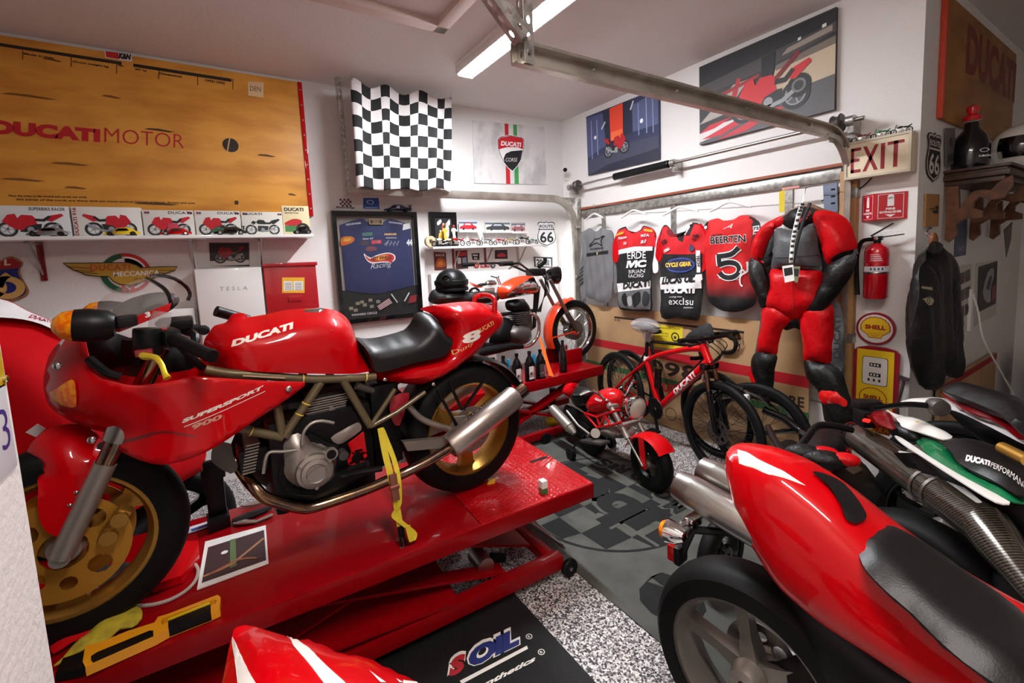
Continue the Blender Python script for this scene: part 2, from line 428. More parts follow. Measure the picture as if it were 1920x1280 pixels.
def cdt(pts,res):
    P=[V3(p)[:2]for p in pts];n=len(P)
    A=np.array(P);lo,hi=A.min(0),A.max(0);ins=[]
    segs=[(A[i],A[(i+1)%n])for i in range(n)]
    ys=np.arange(lo[1]+res*0.5,hi[1],res*0.87)
    cand=[]
    for r,y in enumerate(ys):
        for x in np.arange(lo[0]+(0.5*res if r%2 else 0),hi[0],res):cand.append((x,y))
    if cand:
        C=np.array(cand);inside=np.zeros(len(C),bool);dm=np.full(len(C),1e3)
        for a,b in segs:
            c=((a[1]>C[:,1])!=(b[1]>C[:,1]))
            with np.errstate(divide='ignore',invalid='ignore'):
                xi=(b[0]-a[0])*(C[:,1]-a[1])/(b[1]-a[1]if b[1]!=a[1]else 1e-12)+a[0]
            inside ^= c &(C[:,0]<xi)
            ab=b-a;L=max(ab@ab,1e-12);t=np.clip(((C-a)@ab)/L,0,1)[:,None]
            dm=np.minimum(dm,np.linalg.norm(C-(a+ab*t),axis=1))
        ins=[c for c,k in zip(cand,inside &(dm>res*0.45))if k]
    vs_=[Vector(p)for p in P]+[Vector(p)for p in ins]
    r=geometry.delaunay_2d_cdt(vs_,[(i,(i+1)%n)for i in range(n)],[tuple(range(n))],1,1e-7)
    ov=np.array([tuple(q)for q in r[0]]);of=r[2];src=r[3]
    # put the outline first, in order
    order=[-1]*n;rest=[]
    for i,q in enumerate(src):
        k=[a for a in q if a<n]
        if k and order[k[0]]<0:order[k[0]]=i
        else:rest.append(i)
    order=[q for q in order if q>=0]
    new=order+rest;inv={o:i for i,o in enumerate(new)}
    V=ov[new];F=[]
    for t in of:
        t=tuple(inv[q]for q in t);cr=(V[t[1]][0]-V[t[0]][0])*(V[t[2]][1]-V[t[0]][1])-(V[t[1]][1]-V[t[0]][1])*(V[t[2]][0]-V[t[0]][0])
        F.append(t if cr>0 else t[::-1])
    return V,F,len(order)
# ---------------------------------------------------------------- things
def tag(o,label,cat,group=None,kind=None):
    if label:o['label']=label
    if cat:o['category']=cat
    if group:o['group']=group
    if kind:o['kind']=kind
    return o
def thing(name,label,cat,loc,group=None):
    o=bpy.data.objects.new(name,None);COL.objects.link(o);o.location=tuple(float(q)for q in loc);o.empty_display_size=0.05
    o['_o']=[float(q)for q in loc];ROOTS.append(o)
    return tag(o,label,cat,group)
def struct(g,name,**k):
    o=g.build(name,**k);o['kind']='structure';return o
WA=Fr((0,4.0,0),(1,0,0),(0,0,1),(0,-1,0)) # wall with the shelves
WB=Fr((3.325,0,0),(0,-1,0),(0,0,1),(-1,0,0)) # wall with the garage door
WC=Fr((0,0.905,0),(1,0,0),(0,0,1),(0,-1,0)) # wall round the corner
FL=Fr((0,0,0),(1,0,0),(0,1,0),(0,0,1))
CEIL=3.07
def bbpx(F,x0,y0,x1,y1,w=0.0):
    """pixel box to (u0, v0, u1, v1) on a frame, from the box's mid edges"""
    ym,xm=(y0+y1)/2,(x0+x1)/2
    a,b,c,d=F.px(x0,ym,w)[0],F.px(x1,ym,w)[0],F.px(xm,y1,w)[1],F.px(xm,y0,w)[1]
    return a,c,b,d
def parts(name,parent,m,fns,**k):
    """one part per shape: fns are callables that draw into a fresh mesh"""
    out=[]
    for fn in fns:
        g=G().use(m);fn(g);out.append(g.build(name,parent,**k))
    return out
def solo(g,name,label,cat,group=None,**k):
    return tag(g.build(name,**k),label,cat,group)
def moto_art(g,F,u0,v0,W,H,body,w=0.001,flip=False,half=True,dark=(34,34,36),lit=(150,150,152)):
    """a small drawn motorcycle, flat on a printed sheet"""
    X=lambda x:u0+W*((1-x)if flip else x)
    P=lambda pts:[(X(x),v0+H*y)for x,y in(pts[::-1]if flip else pts)]
    e=w*0+0.0004
    r=H*0.29
    for cx in(0.2,0.8):
        g.use(flat(*dark));g.annul(F,X(cx),v0+r,r*0.72,r,w,20);g.use(flat(*lit));g.annul(F,X(cx),v0+r,r*0.62,r*0.72,w,20)
        for k in range(5):
            a=k*1.2566;g.stroke(F,[(X(cx),v0+r),(X(cx)+r*0.66*math.cos(a),v0+r+r*0.66*math.sin(a))],r*0.1,w)
        g.disc(F,X(cx),v0+r,r*0.2,w+e,10)
    g.use(flat(*dark));g.poly(F,P([(0.36,0.2),(0.62,0.16),(0.66,0.5),(0.38,0.52)]),w+e)
    g.use(flat(*lit));g.disc(F,X(0.5),v0+H*0.3,H*0.1,w+2*e,12);g.stroke(F,P([(0.2,0.3),(0.3,0.72)]),H*0.05,w+e);g.stroke(F,P([(0.45,0.18),(0.66,0.24),(0.9,0.5)]),H*0.09,w+2*e)
    g.use(flat(*body));g.poly(F,P([(0.14,0.6),(0.22,0.86),(0.32,0.9),(0.34,0.74),(0.58,0.6),(0.6,0.5),(0.46,0.42),(0.4,0.26),(0.3,0.3)]if half else[(0.2,0.66),(0.26,0.8),(0.34,0.74),(0.3,0.6)]),w+2*e)
    g.poly(F,P([(0.34,0.72),(0.4,0.86),(0.54,0.84),(0.6,0.68),(0.58,0.6),(0.38,0.62)]),w+3*e)
    g.poly(F,P([(0.7,0.66),(0.78,0.84),(0.94,0.92),(0.97,0.84),(0.8,0.6)]),w+2*e)
    g.use(flat(*dark));g.poly(F,P([(0.57,0.62),(0.7,0.6),(0.8,0.78),(0.76,0.84),(0.68,0.7),(0.58,0.72)]),w+4*e)
    return g
def finer(P,f,L=.012):
    """cut long edges so that flat lettering can follow a curved face"""
    A=np.array([tuple(q)[:2]for q in P]);
    if len(A)<3:return P,f
    L=max(L,np.ptp(A,axis=0).max()/60);bm=bmesh.new();vv=[bm.verts.new((x,y,0))for x,y in A]
    for q in f:
        try:bm.faces.new([vv[i]for i in q])
        except ValueError:pass
    bmesh.ops.triangulate(bm,faces=bm.faces[:])
    for _ in range(4):
        e=[e for e in bm.edges if e.calc_length()>L]
        if not e:break
        bmesh.ops.subdivide_edges(bm,edges=e,cuts=1);bmesh.ops.triangulate(bm,faces=[q for q in bm.faces if len(q.verts)>3])
    bm.verts.index_update();out=[np.array(v.co[:2])for v in bm.verts];ff=[tuple(v.index for v in q.verts)for q in bm.faces];bm.free();return out,ff
def zz(ox,oy,s,pts):return[(ox+x/s,oy+y/s)for x,y in pts]
# ================================================================= the room
X0,Y0,XE=-2.2,-3.0,6.1
g=G().use('flake_floor');g.box(((X0+XE)/2,(Y0+4.0)/2,-0.05),(XE-X0+0.4,4.0-Y0+0.4,0.1));struct(g,'floor')
g=G().use('ceiling_paint');g.box(((X0+XE)/2,(Y0+4.0)/2,CEIL+0.05),(XE-X0+0.4,4.0-Y0+0.4,0.1));struct(g,'ceiling')
def slab(x0,y0,z0,x1,y1,z1,m,name=None,kind=True):
    g=G().use(m);g.box(((x0+x1)/2,(y0+y1)/2,(z0+z1)/2),(x1-x0,y1-y0,z1-z0));return struct(g,name)if name else g
slab(X0,4.0,0,3.325,4.15,CEIL,'stucco_fine','wall_back')
DY0,DY1,DZ=1.26,3.72,2.08
g=G().use('stucco_fine')
g.box((3.40,(DY1+4.15)/2,CEIL/2),(0.15,4.15-DY1,CEIL));g.box((3.40,(0.905+DY0)/2,CEIL/2),(0.15,DY0-0.905,CEIL));g.box((3.40,(DY0+DY1)/2,(DZ+CEIL)/2),(0.15,DY1-DY0,CEIL-DZ))
struct(g,'wall_right')
slab(3.475,0.905,0,XE,1.05,CEIL,'stucco','wall_alcove')
slab(6.0,Y0,0,6.15,0.905,CEIL,'stucco','wall_far')
slab(X0-0.15,Y0,0,X0,4.0,CEIL,'stucco','wall_left')
slab(X0,Y0-0.15,0,XE,Y0,CEIL,'stucco','wall_front')
slab(-0.52,Y0,0,-0.34,1.17,CEIL,'stucco','wall_divider')
# garage door of four plain sections in its opening
g=G().use('white_matte')
for k in range(4):g.box((3.375,(DY0+DY1)/2,0.26+0.52*k),(0.045,DY1-DY0-0.02,0.512),bev=0.006)
d1=struct(g,'door_1')
g=G().use('galvanised')
for py in(0.0,):g.box((3.335,(DY0+DY1)/2,2.03),(0.03,DY1-DY0-0.04,0.07),bev=0.006)
g.build('top_strut',d1)
g=G().use('galvanised')
for y in(2.55,3.40,1.6):
    g=G().use('galvanised');g.box((3.345,y,1.04),(0.012,0.05,2.0));g.build('stile_strip',d1)
g=G().use(flat(150,72,40));g.box((3.318,(DY0+DY1)/2,2.088),(0.014,DY1-DY0+0.02,0.018));struct(g,'trim_1')
g=G().use('jamb_wood');g.box((3.30,1.225,1.02),(0.05,0.09,2.04),bev=0.004);struct(g,'trim_2')
# attic hatch trim
hx,hy=PZ(832,57,CEIL-0.02)[:2]
g=G().use(flat(206,186,176))
for(a,b)in(((hx-0.85,hy),(hx,hy)),((hx,hy),(hx,hy-0.7)),((hx,hy-0.7),(hx-0.85,hy-0.7)),((hx-0.85,hy-0.7),(hx-0.85,hy))):
    ax,ay,bx,by=min(a[0],b[0])-0.04,min(a[1],b[1])-0.04,max(a[0],b[0])+0.04,max(a[1],b[1])+0.04
    g.box(((ax+bx)/2-0.04,(ay+by)/2-0.04,CEIL-0.02),(bx-ax,by-ay,0.05),bev=0.004)
struct(g,'trim_3')
# ---------------------------------------------------------------- lamps
def batten(name,c,length,lens,label,ax=(0,1,0)):
    A=V3(ax);c=V3(c);B=np.cross((0,0,1),A);t=thing(name,label,'ceiling light',c+V3((0,0,0)))
    g=G().use('white_matte');g.box(c+V3((0,0,0.055)),(length,0.16,0.03),A,B,0.006);[g.box(c+B*.072*k+V3((0,0,0.02)),(length,.012,.06),A,B,.003)for k in(-1,1)];g.build('housing',t)  # side skirts added to keep the lens glow off the ceiling
    pr=[(0.06*math.cos(a),-0.062*math.sin(a)+0.04)for a in np.linspace(0,math.pi,9)]
    g=G().use(lens);L=length/2-0.012
    g.loft([[c+A*s_+B*p+V3((0,0,q))for p,q in pr]for s_ in(-L,L)]);g.build('lens',t)
    parts('end_cap',t,'white_matte',[lambda g,s_=s_:g.box(c+A*s_*(length/2-0.008)+V3((0,0,0.015)),(0.014,0.125,0.075),A,B,0.005)for s_ in(-1,1)]);return t
batten('batten_light',(1.70,2.545,3.0),1.25,'lamp_lens','long bright white tube light on the ceiling')
batten('batten_light',(0.45,-0.1,3.0),1.25,'lamp_lens_near','white tube light on the ceiling over the next bay, out of the picture',(0,1,0))
# work light in the corner: a slim upright tube against the wall
t=thing('work_light','slim glowing work light standing upright in the corner behind the door track','light',(3.24,3.92,1.02))
g=G().use('white_matte');g.box((3.24,3.965,1.4),(0.05,0.02,0.76),bev=0.004);g.build('housing',t)
g=G().use('lamp_lens_corner');g.cyl((3.24,3.94,1.05),(3.24,3.94,1.75),0.018);g.build('tube',t)
# ---------------------------------------------------------------- garage door tracks
def track(name,y,pts,label,side):
    """C-section rail along a path of (x, z) points in the plane y"""
    P=[V3((p[0],y,p[1]))for p in pts];sec=[(-0.028,0),(-0.028,side*0.024),(-0.024,side*0.028),(0.028,side*0.028),(0.028,0.0),(0.036,-0.004),(0.036,side*0.032),(0.031,side*0.036),(-0.028,side*0.036),(-0.036,side*0.03),(-0.036,0)]
    rings=[]
    for i,p in enumerate(P):
        T=unit(P[min(i+1,len(P)-1)]-P[max(i-1,0)]);Nn=V3((-T[2],0,T[0]));rings.append([p+Nn*a+V3((0,b,0))for a,b in sec])
    g=G().use('track_metal');g.loft(rings,True,True);return g
def railpath(xs,xe,z,zb):
    p=[(xs,z)]+[(xe+0.30*math.sin(a),z-0.30+0.30*math.cos(a))for a in np.linspace(0,math.pi/2,10)]
    return p+[(xe+0.30,zb)]
def perforated(g,a,b,wid=0.035,X=None):
    a,b=V3(a),V3(b);Z=unit(b-a);X=unit(V3(X)-Z*(V3(X)@Z));Y=np.cross(Z,X);L=np.linalg.norm(b-a)
    F=Fr(a,X,Z,Y);hol=[]
    n=int(L/0.05)
    for i in range(n):
        v=0.03+i*0.05;hol.append([(0.007*math.cos(t),v+0.012*math.sin(t))for t in np.linspace(0,2*math.pi,8,False)])
    g.plate(F,[[(-wid/2,0),(wid/2,0),(wid/2,L),(-wid/2,L)]]+hol,-0.001,0.001)
    F2=Fr(a-X*wid/2,Y,Z,X);g.plate(F2,[[(0,0),(wid,0),(wid,L),(0,L)]]+[[(q[0]+wid/2,q[1])for q in h]for h in hol],-0.001,0.001)
# near track
t=thing('garage_door_track','bare metal garage door track running overhead to the EXIT sign','door track',(2.9,1.2,0.6),'garage door tracks')
g=track('t',1.2,railpath(0.83,2.98,2.235,0.05),'',1)
g.build('rail',t)
g=G().use('galvanised');perforated(g,(0.87,1.19,2.2),(0.87,1.19,CEIL),X=(1,0,0));g.build('hanger',t)
q=PY(941,0,1.17);e=V3((0.845,1.17,2.27));dv=(q-e);e2=e+dv*((CEIL-e[2])/dv[2])
g=G().use('galvanised');perforated(g,e,e2,0.045,X=(1,0,0));g.build('brace',t)
parts('bolt',t,'steel',[lambda g,x=x:g.cyl((x,1.2,2.235),(x,1.186,2.235),0.008,n=8)for x in(0.87,1.15,1.6,2.1,2.7)])
g=G().use('galvanised');g.box((3.15,1.215,2.20),(0.34,0.006,0.05));g.box((3.15,1.235,2.225),(0.34,0.04,0.004));g.build('angle',t)
parts('bracket',t,'galvanised',[lambda g,z=z:g.box((3.297,1.2,z),(0.05,0.05,0.06))for z in(1.9,1.0,0.4)])
# far track
t=thing('garage_door_track','metal garage door track along the back wall curving down in the corner','door track',(3.2,3.8,0.6),'garage door tracks')
g=track('t',3.8,railpath(0.93,2.99,2.195,0.05),'',-1);g.build('rail',t)
a,b=PY(656,352,3.8),PY(650,112,3.8)
g=G().use('galvanised');perforated(g,(0.935,3.8,2.16),(0.915,3.8,CEIL),0.035,X=(1,0,0));g.build('hanger',t)
g=G().use('galvanised');g.box((3.16,3.80,2.19),(0.3,0.006,0.05));g.build('angle',t)
parts('bracket',t,'galvanised',[lambda g,z=z:g.box((3.29,3.775,z),(0.06,0.07,0.03))for z in(1.9,1.36,0.8)])
g=G().use('galvanised');g.box((3.315,3.735,1.1),(0.012,0.05,2.2));g.build('post',t)
# torsion shaft with drums and spring above the door
w=0.11
a,b=WB.px(1080,352,w),WB.px(1621,214,w)
zt=(a[1]+b[1])/2
t=thing('torsion_shaft','steel torsion shaft with spring and drums over the garage door','door shaft',(3.325-w,2.4,zt))
g=G().use('steel');g.cyl((3.325-w,-a[0],zt),(3.325-w,-b[0],zt),0.0125,n=14);g.build('shaft',t)
for px in(1573,1083):
    u=WB.px(px,345 if px<1200 else 236,w)[0];g=G().use('alloy_dark')
    g.lathe([(0.0,-0.02),(0.05,-0.02),(0.058,-0.012),(0.042,-0.006),(0.044,0.02),(0.052,0.03),(0.05,0.036),(0.0,0.036)],(3.325-w,-u,zt),(0,1,0),24);g.build('cable_drum',t)
u0,u1=WB.px(1152,333,w)[0],WB.px(1256,312,w)[0]
g=G().use('black_satin');N=46
prof=[(0.013,-u0)]+[(0.034-0.004*(i%2),-u0+(u0-u1)*(i+0.5)/N)for i in range(N)]+[(0.013,-u1)]
g.lathe(prof,(3.325-w,0,zt),(0,1,0),20);g.build('spring',t)
for u in(u1+0.03,WB.px(1595,226,w)[0],-3.76):
    g=G().use('galvanised');g.box((3.325-w/2,-u,zt-0.02),(w,0.03,0.1),bev=0.004);g.lathe([(0.013,-0.02),(0.03,-0.02),(0.03,0.02),(0.013,0.02)],(3.325-w,-u,zt),(0,1,0),16);g.build('bearing_bracket',t)
# security camera in the corner
c=PX(1058,319,3.2)
t=thing('security_camera','small white security camera with black lens high in the corner','camera',(3.2,c[1]+0.02,c[2]-0.05))
g=G().use('white_gloss');g.lathe([(0,0),(0.028,0),(0.032,0.01),(0.032,0.05),(0.022,0.065),(0,0.068)],c+V3((0.03,0.04,0)),(-0.5,-0.85,0),20);g.build('body',t)
g=G().use('black_gloss');g.lathe([(0,0.0),(0.022,0.0),(0.022,0.004),(0,0.006)],c+V3((-0.004,-0.018,0)),(-0.5,-0.85,0),18);g.build('lens',t)
g=G().use('white_gloss');g.tube([c+V3((0.03,0.04,-0.03)),c+V3((0.05,0.08,-0.07)),V3((3.31,c[1]+0.06,c[2]-0.08))],0.008);g.box((3.315,c[1]+0.06,c[2]-0.14),(0.02,0.06,0.09),bev=0.004);g.build('mount',t)
g=G().use('white_gloss');g.tube([(3.315,c[1]+0.06,c[2]-0.18),(3.318,c[1]+0.06,c[2]-0.34),(3.318,c[1]+0.05,c[2]-0.5)],0.004);g.build('cable',t)
# ================================================================= back wall (the one with the shelves)
def wpx(pts,w=0.0,F=WA):return F.tr(pts,w)
# --- plywood crate panel
tl,tr,br=WA.px(0,80,.02),WA.px(563,154.5,.02),WA.px(586,405,.02)
ut,vt,vb=tr[0],tr[1],br[1];ur=(tr[0]+br[0])/2;ul=-2.12
t=thing('plywood_panel','large golden plywood crate panel with red lettering high on the shelf wall','wall panel',WA.p((ul+ur)/2,vb,0))
g=G().use('plywood');g.fbox(WA,ul,vb,ur,vt,0.0,0.02,0.002);g.build('board',t)
g=G().use('red_paint');g.fbox(WA,ur-0.022,vb,ur+0.008,vt,0.003,0.028,0.002);g.use('steel')
for k in range(9):g.cyl(WA.p(ur-0.007,vb+0.06+k*(vt-vb-.12)/8,0.026),WA.p(ur-0.007,vb+0.06+k*(vt-vb-.12)/8,0.0295),0.006,n=8)
g.build('edge_strip',t)
g=G().use(flat(190,22,30));W=WA.off(0.021)
g.textpx(W,'DUCATI',(-20,250.5),(188,267),(-20,223),0.0006,bold=0.07);g.textpx(W,'MOTOR',(196,266.5),(345,278),(196,239),0.0006,bold=-0.012)
g.build('lettering',t)
g=G().use(flat(40,30,22));B_=lambda*p:[W.px(*q)for q in p]
for a,b in((-30,228),(250,434)):
    y=lambda x:80.5+(x)*0.1545+0.0
    g.poly(W,B_((a,y(a)+6),(b,y(b)+6),(b,y(b)),(a,y(a))),0.0006)
for x,y,l in((42,94,18),(133,107,18),(218,120,18),(297,126,22),(370,138,22),(436,148,20)):g.poly(W,B_((x,y+l),(x+1.4,y+l),(x+1.4,y),(x,y)),0.0006)
for s_,x,y,l in(('Made in Italy',44,103,58),('Gross weight kg',136,117.5,68),('No.',221,124,12),('207 kg',253,132,22),('Dimensioni',299,139.5,42),('OPEN HERE',384,152.5,38)):g.textpx(W,s_,(x,y),(x+l,y+l*.155),(x,y-4.6),0.0006,0.03)
for s_,x,x1,y in(('Place the crate on flat ground and cut the two cords.',16,164,369.5),('the edges of the cords are sharp and can cause serious injuries to hands, fingers and eyes',30,366,376.5)):g.textpx(W,s_,(x,y),(x1,y+(x1-x)*0.02),(x,y-5),0.0006,0.02)
g.poly(W,B_((440,383),(447,383.4),(447,376.5),(440,376)),0.0006)
c=W.px(432.5,272);g.disc(W,c[0],c[1],0.05,0.001,32)
g.build('crate_print',t)
g=G().use(flat(206,170,110));g.stroke(W,B_((426,285),(431,258)),0.008,0.0018);g.build('hole_slat',t)
g=G().use(flat(230,196,150));g.poly(W,B_((465,179),(494,183),(494,155),(465,152)),0.001);g.use(flat(90,70,60));g.textpx(W,'DEN',(469,170),(489,172),(469,161),0.0016);g.build('label_sticker',t)
g=G().use(flat(236,232,230));g.poly(W,B_((197,108),(248,116),(247,104),(196,95)),0.001)
g.use(flat(200,26,34));g.poly(W,B_((199,107),(223,111),(222,99),(198,96)),0.0014);g.use(flat(20,20,22));g.textpx(W,'K&N',(222,110),(246,113),(222,99),0.0018,0.08,0.2);g.build('brand_sticker',t)
g=G()
for x,y,l,c in((78,110,22,0),(270,242,40,1),(482,291,30,1),(0,175,60,0),(0,336,46,0),(94,306,44,0),(250,382,60,1),(120,352,26,0),(540,365,14,1),(190,180,24,0)):
    a=W.px(x,y);g.use(flat(128,78,24)if c==0 else flat(84,50,18));g.poly(W,[(a[0],a[1]),(a[0]+l*.0034,a[1]-0.006),(a[0]+l*.0042,a[1]),(a[0]+l*.002,a[1]+0.012),(a[0]+l*.0006,a[1]+0.01)],0.0005)
g.build('wood_knots',t)
# --- long shelf with brackets
SH=0.29
ytop=WA.px(300,443.5,SH)[1];us=WA.px(589,445,SH)[0]
zt=WA.px(400,440,SH)[1]
t=thing('wall_shelf','long white shelf below the plywood panel','shelf',WA.p((us-2.1)/2,zt-.03,0))
g=G().use('white_gloss');g.fbox(WA,-2.12,zt-0.022,us,zt,0.001,SH,0.003);g.build('board',t)
for px,m in((74,'red_dark'),(362,'white_gloss'),(488,'white_gloss')):
    u=WA.px(px,470,0.02)[0];g=G().use(m);g.fbox(WA,u-.016,zt-0.26,u+.016,zt-.022,0,0.012,0.002)
    g.use('steel');g.bar(WA.p(u,zt-.215,.01),WA.p(u,zt-.028,SH*.72),0.02,0.008,(1,0,0));g.bar(WA.p(u,zt-.03,.01),WA.p(u,zt-.03,SH*.85),0.02,0.01,(0,0,1))
    g.build('bracket',t)
# --- model kit boxes standing on the shelf
kits=[(-22,133,386,'large red sport bike and green title, leftmost box',(196,20,34),(224,226,224),0,1,'SUPERBIKE RACER'),
        (136,267,388,'red faired bike, dark red vertical lettering',(198,24,40),(230,228,222),1,0,''),(268,365,394,'red bike with pink engine',(204,30,40),(226,222,216),0,1,'DUCATI'),
        (366,452,395,'red and green half-faired bike',(190,20,34),(226,224,216),0,1,'DUCATI'),(453,531,397,'black naked bike',(30,32,34),(228,224,212),0,1,'DUCATI')]
wk=0.16
for i,(x0,x1,ytop_,desc,bc,pap,fl,tr_,txt)in zip((0,2,3,4,5),kits):
    u0,u1=WA.px(x0,420,wk)[0],WA.px(x1,420,wk)[0];v1=WA.px((max(x0,0)+x1)/2,ytop_,wk)[1];v0=zt;F=WA.off(wk)
    t=thing('model_kit_box','kit box on the long shelf: '+desc,'box',WA.p((u0+u1)/2,v0,0.12),'model kit boxes on the long shelf')
    g=G().use(flat(*pap));g.fbox(WA,u0+.002,v0,u1-.002,v1,0.085,wk,0.002);g.build('carton',t)
    g=G();W_,H_=u1-u0,v1-v0
    off=0.09*W_ if i==2 else 0
    moto_art(g,F,u0+0.03*W_+off,v0+0.03*H_,W_*0.92-off,H_*(0.8 if i!=5 else 0.74),bc,0.0008,flip=bool(fl),half=(i!=5))
    if i==3:g.use(flat(206,70,90));g.poly(F,[(u0+W_*.45,v0+H_*.2),(u0+W_*.7,v0+H_*.2),(u0+W_*.66,v0+H_*.5),(u0+W_*.48,v0+H_*.5)],0.003)
    if i==4:g.use(flat(50,96,60));g.poly(F,[(u0+W_*.3,v0+H_*.14),(u0+W_*.72,v0+H_*.1),(u0+W_*.66,v0+H_*.3),(u0+W_*.4,v0+H_*.34)],0.003)
    g.build('box_art',t)
    g=G()
    if txt:g.use(flat(70,74,72));g.text(F,txt,u0+(W_*(.5 if i!=5 else .05)),v0+H_*0.86,W_*.45,H_*.1,0.0012,0.02,space=1.1)
    if i==2:g.use(flat(160,20,40));g.text(F,'DUCATI 916',u0+W_*.075,v0+H_*.06,H_*.9,W_*.055,0.0012,0.03,rot=math.pi/2)
    for q in(0.05,0.88):
        if i in(3,4,5):g.use(flat(150,30,40));g.rect(F,u0+W_*q,v0+H_*.86,u0+W_*q+.012,v0+H_*.94,0.0012);g.use(flat(40,60,130));g.rect(F,u0+W_*q+.014,v0+H_*.86,u0+W_*q+.026,v0+H_*.94,0.0012)
    g.build('box_lettering',t)if g.v else None
# booklet with cream cover at the shelf end
u0,u1=WA.px(531,420,wk)[0],WA.px(581,420,wk)[0];v1=WA.px(556,386,wk)[1];F=WA.off(wk)
t=thing('book','cream coloured book with black title standing at the right end of the shelf','book',WA.p((u0+u1)/2,zt,.14))
g=G().use(flat(238,222,176));g.fbox(WA,u0,zt,u1,v1,0.13,wk,0.002);g.build('cover',t)
g=G().use(flat(30,26,24));W_,H_=u1-u0,v1-zt;g.text(F,'DUCATI',u0+W_*.08,zt+H_*.82,W_*.72,H_*.12,.0012,.04);g.text(F,'MOTORCYCLES',u0+W_*.1,zt+H_*.74,W_*.5,H_*.04,.0012,.02)
g.use(flat(196,30,34));g.poly(F,smooth([(u0+W_*.06,zt+H_*.42),(u0+W_*.4,zt+H_*.56),(u0+W_*.7,zt+H_*.5),(u0+W_*.6,zt+H_*.34),(u0+W_*.1,zt+H_*.34)],3),.0012);g.use(flat(70,130,70));g.rect(F,u0+W_*.06,zt+H_*.12,u0+W_*.5,zt+H_*.33,.0012)
g.use(flat(30,30,30));g.annul(F,u0+W_*.72,zt+H_*.2,W_*.16,W_*.26,.0014,20);g.build('cover_print',t)
# --- toy cars on the shelf
def toy_car(cx,len_px,paint,label,wv=0.235,spoiler=False,tall=0.30):
    u=WA.px(cx,436,wv)[0];L=abs(WA.px(cx+len_px/2,436,wv)[0]-WA.px(cx-len_px/2,436,wv)[0]);H=L*tall;wd=L*0.4
    t=thing('toy_car',label,'toy car',WA.p(u,zt,wv),'toy cars on the long shelf');F=Fr(WA.p(u,zt,wv),(1,0,0),(0,0,1),(0,-1,0))
    prof=smooth([(-.5,.16),(-.5,.3),(-.44,.42),(-.26,.52),(-.12,.92),(.12,1.0),(.26,.9),(.38,.6),(.49,.5),(.5,.2)],3,True,corners=(0,9))
    g=G().use(paint);g.body(F,[(x*L,y*H)for x,y in prof],wd/2,L*.09,[True]*(len(prof)-3)+[False]*3,res=L/16);g.build('shell',t)
    g=G().use('black_gloss')
    for s_ in(-1,1):g.poly(F.off(s_*(wd/2-.0006))if s_>0 else Fr(F.O+F.U*0+F.N*-(wd/2-.0006),-F.U,F.V,-F.N),[(-.17*L,.58*H),(.22*L,.6*H),(.16*L,.86*H),(-.06*L,.86*H)],.0012)
    g.build('window',t)
    for x in(-.31,.31):
        for s_ in(-1,1):parts('wheel',t,'rubber',[lambda g:(g.lathe([(0,0),(H*.2,0),(H*.26,L*.01),(H*.26,L*.06),(0,L*.06)],F.p(x*L,H*.26,s_*(wd/2+.001)),F.N*-s_,16),g.use('chrome').disc(Fr(F.p(x*L,H*.26,s_*(wd/2+.0016)),F.U*s_,F.V,F.N*s_),0,0,H*.16,0.0004,14))])
    if spoiler:g=G().use('black_gloss');g.box(F.p(.42*L,H*1.0,0),(L*.1,H*.06,wd),F.U,F.V);g.box(F.p(.42*L,H*.8,0),(L*.03,H*.4,wd*.5),F.U,F.V);g.build('spoiler',t)
    return t
mat('silver_paint',(150,152,152),0.25,0.6,0.6);mat('yellow_paint',(232,196,30),0.25,0,0.8)
toy_car(91,84,'silver_paint','silver toy sports car in front of the model kit boxes')
toy_car(229,70,'yellow_paint','yellow toy sports car in front of the model kit boxes')
toy_car(330,60,'red_paint','low red toy sports car in front of the model kit boxes')
toy_car(432,62,'black_gloss','black toy car with rear spoiler on the long shelf',spoiler=True)
toy_car(567,34,'black_plastic','small rounded black toy car at the end of the long shelf',tall=.5)
# --- shield sign with the gold six (far left)
F=WA.off(0.0)
sp=[(-46,487),(-20,498),(4,486),(22,480),(43,492),(38,502),(37,512),(46,530),(54,545),(49,556),(34,562),(14,566),(-8,572),(-40,556),(-52,538),(-42,514),(-40,500)]
pts=WA.tr(sp,0.012)
t=thing('shield_sign','blue and red shield sign with gold six at the left edge of the picture','sign',WA.p(pts[8][0]-.2,pts[12][1],0))
g=G().use(flat(150,100,60,0.35));g.plate(WA,[smooth(pts,2)],0.0,0.012);g.build('plate',t)
cu=np.mean(pts,0);ins=[tuple(cu+(V3(p)-cu)*.9)for p in pts]
g=G().use(flat(28,34,110,.3));g.poly(WA,smooth(ins,2),.0128);g.use(flat(150,24,30,.3));g.poly(WA,WA.tr([(-40,510),(36,502),(40,493),(22,483),(4,490),(-20,501),(-40,492)],.0134)[::1],.0134)
g.use(flat(206,160,90,.3));c=WA.px(13,539,.0134);g.annul(WA,c[0],c[1],.04,.078,.014,28,q=.9);g.stroke(WA,WA.tr([(-2,538),(6,522),(16,514)],.0134),.034,.014,3);c2=WA.px(-22,539,.0134);g.annul(WA,c2[0],c2[1],.04,.078,.014,28,q=.9)
g.use(flat(220,190,170));g.textpx(WA,'U S L',(-36,501),(20,497),(-36,489),.0144,.04,fw=.0134);g.build('shield_face',t)
